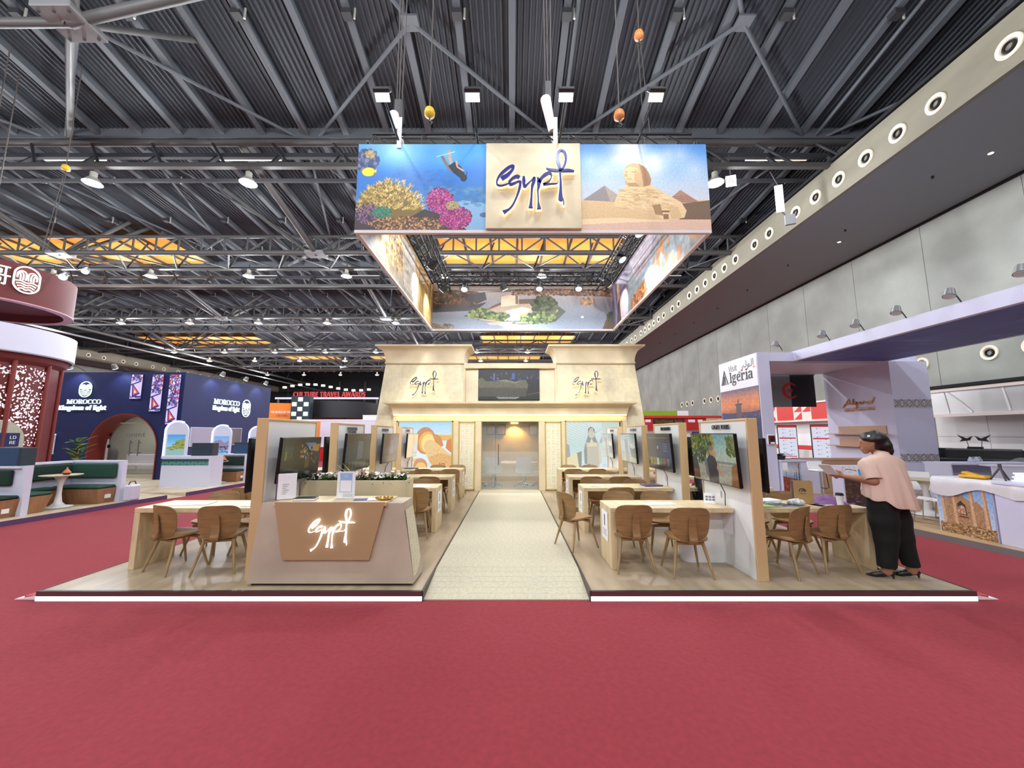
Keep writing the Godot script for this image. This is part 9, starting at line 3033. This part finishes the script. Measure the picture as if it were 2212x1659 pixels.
	part(s, "trousers", blend_mesh([[Vector3(-0.1, 0.5, 0), Vector3(-0.12, 0.47, 0.4), 0.1, 0.08], [Vector3(0.1, 0.5, 0), Vector3(0.12, 0.47, 0.4), 0.1, 0.08], [Vector3(-0.12, 0.46, 0.4), Vector3(-0.12, 0.1, 0.38), 0.07, 0.055], [Vector3(0.12, 0.46, 0.4), Vector3(0.12, 0.1, 0.38), 0.07, 0.055]], 0.018, 40.0), M.trousers)
	for sx in [-0.12, 0.12]: part(s, "shoe", blend_mesh([[Vector3(sx, 0.035, 0.36), Vector3(sx, 0.03, 0.52), 0.038, 0.032]], 0.012, 60.0), M.shoe)
	part(s, "hair", blend_mesh([[Vector3(0.0, 1.27, -0.02), Vector3(0.02, 1.24, -0.05), 0.098, 0.095]], 0.014, 60.0), M.hair)
	var ch := get_node("dining_chair").duplicate()
	ch.name = numbered("dining_chair")
	add_child(ch)
	ch.position = Vector3(3.52, P, -7.12)
	ch.rotation.y = PI
	tag(ch, "oak shell chair, under the half-hidden seated person", "chair", "oak shell chairs at the meeting tables")

func woman() -> void:
	var o := thing("person", "woman in a peach short-sleeved blouse, black trousers and heeled shoes, standing at the cluttered table", "person", Vector3(4.6, P, -4.9))
	var sr := Vector3(0.995, 0, -0.1)     # towards her right shoulder
	var f := Vector3(-0.1, 0, -0.995)     # the way her chest faces
	var hf := Vector3(-0.8, -0.13, -0.58).normalized()   # the way she looks
	var hs := hf.cross(Vector3.UP).normalized()
	var neck := Vector3(-0.01, 1.425, -0.02)
	var hc := Vector3(-0.075, 1.588, -0.05)
	var sl := neck - sr * 0.195 + Vector3(0, -0.06, 0)
	var srr := neck + sr * 0.195 + Vector3(0, -0.06, 0)
	var el := Vector3(-0.235, 1.13, 0.1)
	var wl := Vector3(-0.4, 1.165, -0.13)
	var er := srr + Vector3(0.03, -0.28, -0.06)
	var wr := Vector3(-0.28, 1.15, -0.34)
	var hl := Vector3(-0.125, 0.86, 0.05)
	var hr := Vector3(0.08, 0.86, -0.05)
	var kl := Vector3(-0.12, 0.46, 0.05)
	var kr := Vector3(0.12, 0.46, -0.02)
	var al := Vector3(-0.135, 0.13, 0.03)
	var ar := Vector3(0.195, 0.13, 0.0)
	var body := [[neck + Vector3(0.02, -0.06, 0), hc + Vector3(0.03, -0.06, 0.0), 0.062, 0.056],
		[neck + Vector3(0, -0.14, 0), Vector3(-0.02, 0.95, 0), 0.11, 0.16], [sl + Vector3(0.02, -0.03, 0), el, 0.045, 0.046], [el, wl, 0.046, 0.028], [srr + Vector3(-0.02, -0.03, 0), er, 0.045, 0.046], [er, wr, 0.046, 0.028],
		[hl, kl, 0.1, 0.075], [hr, kr, 0.1, 0.075], [kl, al, 0.07, 0.042], [kr, ar, 0.07, 0.042],
		[al, al + Vector3(0.0, -0.06, 0.0), 0.04, 0.034], [ar, ar + Vector3(0.0, -0.06, 0), 0.04, 0.034], [al + Vector3(0.01, -0.06, 0), al + Vector3(-0.12, -0.105, -0.074), 0.032, 0.024], [ar + Vector3(0.01, -0.06, 0), ar + Vector3(-0.12, -0.105, -0.066), 0.032, 0.024]]
	var sk := blend_mesh(body, 0.014, 55.0)
	# head and hands on grids of their own
	var head := [[hc + Vector3(0.03, 0.03, 0), hc + hf * 0.02 + Vector3(0, 0.02, 0), 0.098, 0.09], [hc + hf * 0.045 + Vector3(0, -0.055, 0), hc + hf * 0.065 + Vector3(0, -0.098, 0), 0.052, 0.034], [hc + hf * 0.03 + Vector3(0, -0.04, 0) + hs * 0.02, hc + hf * 0.03 + Vector3(0, -0.04, 0) - hs * 0.02, 0.058, 0.058],
		[hc + hf * 0.104 + Vector3(0, 0.015, 0), hc + hf * 0.122 + Vector3(0, -0.03, 0), 0.009, 0.014], [hc + hf * 0.1 + Vector3(0, -0.068, 0) + hs * 0.012, hc + hf * 0.1 + Vector3(0, -0.068, 0) - hs * 0.012, 0.012, 0.012],
		[hc + hf * 0.092 + hs * 0.03 + Vector3(0, 0.032, 0), hc + hf * 0.092 - hs * 0.03 + Vector3(0, 0.032, 0), 0.012, 0.012],
		[hc + Vector3(0.03, -0.08, 0), neck + Vector3(0.02, -0.02, 0), 0.05, 0.055]]
	for s in [-1.0, 1.0]: head.append([hc - hf * 0.005 + hs * 0.086 * s + Vector3(0, 0.018, 0), hc - hf * 0.0 + hs * 0.084 * s + Vector3(0, -0.03, 0), 0.017, 0.011])
	var hm := blend_mesh(head, 0.0045, 110.0)
	var fl := (wl - el).normalized()
	var hand := blend_mesh(hand_caps(wl, (fl + Vector3(0, 0.05, -0.1)).normalized(), Vector3(0.1, 0.55, -0.8).normalized(), Vector3(0, 0.82, 0.55).normalized(), 0.75) + hand_caps(wr, Vector3(-0.9, 0.05, 0.3).normalized(), Vector3(0.2, 0.5, 0.8).normalized(), Vector3(0, 0.82, -0.5).normalized(), 0.7), 0.0036, 220.0)
	for g in [hm, hand]:
		var k := sk.v.size()
		sk.v.append_array(g.v); sk.n.append_array(g.n); sk.t.append_array(g.t)
		for i in g.ix: sk.ix.append(k + i)
	part(o, "body", sk, M.skin)
	# face details
	for s in [-1.0, 1.0]:
		var e := Geo.new()
		e.xf = Transform3D(Basis.from_scale(Vector3.ONE * 0.011), hc + hf * 0.096 + hs * 0.032 * s + Vector3(0, 0.012, 0))
		e.lathe_smooth([Vector2(0.01, -0.7), Vector2(0.8, -0.4), Vector2(1, 0), Vector2(0.8, 0.4), Vector2(0.01, 0.7)], 10)
		part(o, "eye", e, M.black)
		var er2 := Geo.new()
		er2.tube(hc + hs * 0.092 * s + Vector3(0, -0.03, 0), hc + hs * 0.094 * s + Vector3(0, -0.075, 0), 0.004, 0.005, 6)
		part(o, "earring", er2, M.chrome)
		var bw := Geo.new()
		bw.sweep([hc + hf * 0.102 + hs * 0.018 * s + Vector3(0, 0.034, 0), hc + hf * 0.1 + hs * 0.035 * s + Vector3(0, 0.039, 0), hc + hf * 0.086 + hs * 0.052 * s + Vector3(0, 0.032, 0)], 0.004, 5)
		part(o, "eyebrow", bw, M.hair)
	var lp := Geo.new()
	lp.sweep([hc + hf * 0.104 + hs * 0.02 + Vector3(0, -0.068, 0), hc + hf * 0.112 + Vector3(0, -0.066, 0), hc + hf * 0.104 - hs * 0.02 + Vector3(0, -0.068, 0)], 0.006, 6)
	part(o, "lips", lp, M.lips)
	# hair: smooth crown, low ponytail over the nape
	var hb := -hf
	var hair := blend_mesh([[hc + Vector3(0.03, 0.055, 0), hc + hf * 0.035 + Vector3(0, 0.065, 0), 0.1, 0.075], [hc + hb * 0.045 + Vector3(0, 0.03, 0), hc + hb * 0.06 + Vector3(0, -0.03, 0), 0.1, 0.075], [hc + hb * 0.12 + Vector3(0, 0.02, 0), hc + hb * 0.13 + Vector3(0, -0.05, 0.01), 0.05, 0.05], [hc + hb * 0.13 + Vector3(0, -0.05, 0.01), hc + hb * 0.14 + Vector3(0.01, -0.12, 0.02), 0.05, 0.03], [hc + hb * 0.14 + Vector3(0.01, -0.12, 0.02), hc + hb * 0.13 + Vector3(0.02, -0.18, 0.03), 0.03, 0.012],
		[hc + hf * 0.06 + hs * 0.07 + Vector3(0, 0.06, 0), hc + hs * 0.085 + Vector3(0, 0.04, 0), 0.03, 0.035], [hc + hf * 0.06 - hs * 0.07 + Vector3(0, 0.06, 0), hc - hs * 0.085 + Vector3(0, 0.04, 0), 0.03, 0.035]], 0.0065, 80.0, func(p): return (p - hc).dot(hf) - 0.088 - (p.y - hc.y) * 0.1)
	part(o, "hair", hair, M.hair)
	var hcl := Geo.new()
	hcl.box(hc - hs * 0.105 + hf * 0.03 + Vector3(0, 0.085, 0), Vector3(0.035, 0.03, 0.016), 0.007)
	part(o, "hair_clip", hcl, M.white)
	# blouse: a loose sheath lofted round the trunk, longer at the back, with a pleat down the middle of the back
	var cen := Vector3(-0.02, 0, 0.01)
	var lv := [[1.48, 0.068, 0.064], [1.45, 0.085, 0.075], [1.43, 0.14, 0.09], [1.405, 0.205, 0.105], [1.36, 0.238, 0.125], [1.28, 0.252, 0.15], [1.18, 0.26, 0.172], [1.08, 0.267, 0.188], [0.99, 0.275, 0.198], [0.92, 0.283, 0.205], [0.86, 0.288, 0.208]]
	var rows := []
	for j in lv.size() + 2:
		var row := []
		for k in 96:
			var w := TAU * k / 96.0
			var ca := cos(w)
			var sa := sin(w)
			var q = lv[mini(j, lv.size() - 1)]
			var y: float = q[0]
			var back := maxf(0.0, -sa)
			var drop := clampf((1.34 - y) / 0.48, 0.0, 1.0)
			# hem: high at her left hip, low behind
			var hem := 0.83 + 0.1 * maxf(0.0, -ca) * maxf(0.0, 1.0 - back) + 0.07 * maxf(0.0, sa) + 0.06 * exp(-30.0 * pow(ca + 0.72, 2.0)) - 0.07 * maxf(0.0, ca) * back
			y = lerpf(y, hem + (y - 0.86) * 0.9, drop * drop)
			var fold := 0.008 * drop * (sin(w * 9.0 + 1.0) + 0.6 * sin(w * 17.0))
			var u := ca
			fold += back * drop * (0.022 * exp(-pow((u - 0.16 - 0.12 * drop) * 16.0, 2.0)) - 0.03 * exp(-pow((u - 0.3 - 0.14 * drop) * 14.0, 2.0)))
			var rr := 1.0 - (0.03 if j >= lv.size() else 0.0) - (0.05 if j > lv.size() else 0.0)
			var yy := y + (0.012 if j > lv.size() else 0.0)
			var p: Vector3 = cen + Vector3(0, yy, 0) + sr * ca * (q[1] + fold) * rr + f * sa * (q[2] + fold) * rr
			p -= f * 0.03 * clampf((1.3 - y) * 2.0, 0.0, 1.0)
			row.append(p)
		rows.append(row)
	var bm := Geo.new()
	bm.grid(rows, true, true)
	part(o, "blouse", bm, M.blouse)
	for s in [[sl, el, 0.06], [srr, er, 0.06]]:  # sleeves down to the elbows
		var a: Vector3 = s[0]
		var d: Vector3 = s[1] - a
		var ax := d.cross(f).normalized()
		var ay := d.normalized().cross(ax)
		var sv := []
		for j in 9:
			var q := [-0.12, 0.0, 0.15, 0.35, 0.55, 0.75, 0.93, 0.93, 0.8][j] as float
			var r := [0.045, 0.083, 0.098, 0.1, 0.096, 0.093, 0.092, 0.084, 0.08][j] as float
			var row := []
			for k in 28:
				var w := TAU * k / 28.0
				row.append(a + d * q + (ax * cos(w) + ay * sin(w)) * (r + 0.004 * sin(w * 5.0 + q * 7.0)))
			sv.append(row)
		var sg := Geo.new()
		sg.grid(sv, true)
		part(o, "sleeve", sg, M.blouse)
	var cg := Geo.new()
	var ring := []
	for j in 5:
		var row := []
		for k in 24:
			var a := TAU * k / 24.0
			var r := [0.07, 0.066, 0.064, 0.07, 0.082][j] as float
			row.append(neck + Vector3(0.01 + cos(a) * r, [0.02, 0.045, 0.062, 0.058, 0.03][j] as float - 0.01 * cos(a), sin(a) * r))
		ring.append(row)
	cg.grid(ring, true)
	part(o, "collar", cg, M.blouse)
	part(o, "trousers", blend_mesh([[hl + Vector3(0.0, 0.04, 0), hr + Vector3(0, 0.0, 0), 0.14, 0.15], [hl + Vector3(0, -0.04, 0), hl + Vector3(0.0, -0.2, 0), 0.145, 0.13], [hr + Vector3(0, -0.04, 0), hr + Vector3(0.03, -0.2, 0), 0.15, 0.14], [hl + Vector3(0.0, -0.2, 0), kl, 0.14, 0.112], [hr + Vector3(0.03, -0.2, 0), kr, 0.15, 0.118], [kl, al + Vector3(0.0, -0.02, 0), 0.112, 0.09], [kr, ar + Vector3(0, -0.02, 0), 0.115, 0.08]], 0.013, 60.0, func(p): return 0.125 - p.y), M.trousers)
	for q in [[al, Vector3(-0.85, 0, -0.52)], [ar, Vector3(-0.88, 0, -0.47)]]:
		var a: Vector3 = q[0]
		var d: Vector3 = q[1].normalized()
		var sh := blend_mesh([[Vector3(a.x, 0.062, a.z) - d * 0.035, Vector3(a.x, 0.05, a.z) + d * 0.04, 0.034, 0.03], [Vector3(a.x, 0.045, a.z) + d * 0.05, Vector3(a.x, 0.022, a.z) + d * 0.12, 0.034, 0.026], [Vector3(a.x, 0.022, a.z) + d * 0.12, Vector3(a.x, 0.016, a.z) + d * 0.19, 0.026, 0.01]], 0.0055, 90.0, func(p): return p.y - 0.095 + 0.02 * (p - a).dot(d))
		var shoe := part(o, "shoe", sh, M.shoe)
		var hg := Geo.new()
		hg.tube(Vector3(a.x, 0.045, a.z) - d * 0.045, Vector3(a.x, 0.0, a.z) - d * 0.05, 0.016, 0.006, 8)
		part(shoe, "heel", hg, M.shoe)
	var pp := thing("held_paper", "open white leaflet held in the woman's hands", "leaflet", o.position + wl + Vector3(-0.13, 0.05, -0.07), 0.35)
	for k in 2:
		var g := Geo.new()
		g.box(Vector3(0.0 - 0.02 + k * 0.03, 0.03, 0.01 - k * 0.02), Vector3(0.19, 0.004, 0.14), 0.0, Basis(Vector3.BACK, -0.75 + k * 0.18))
		part(pp, "leaf", g, M.paper)
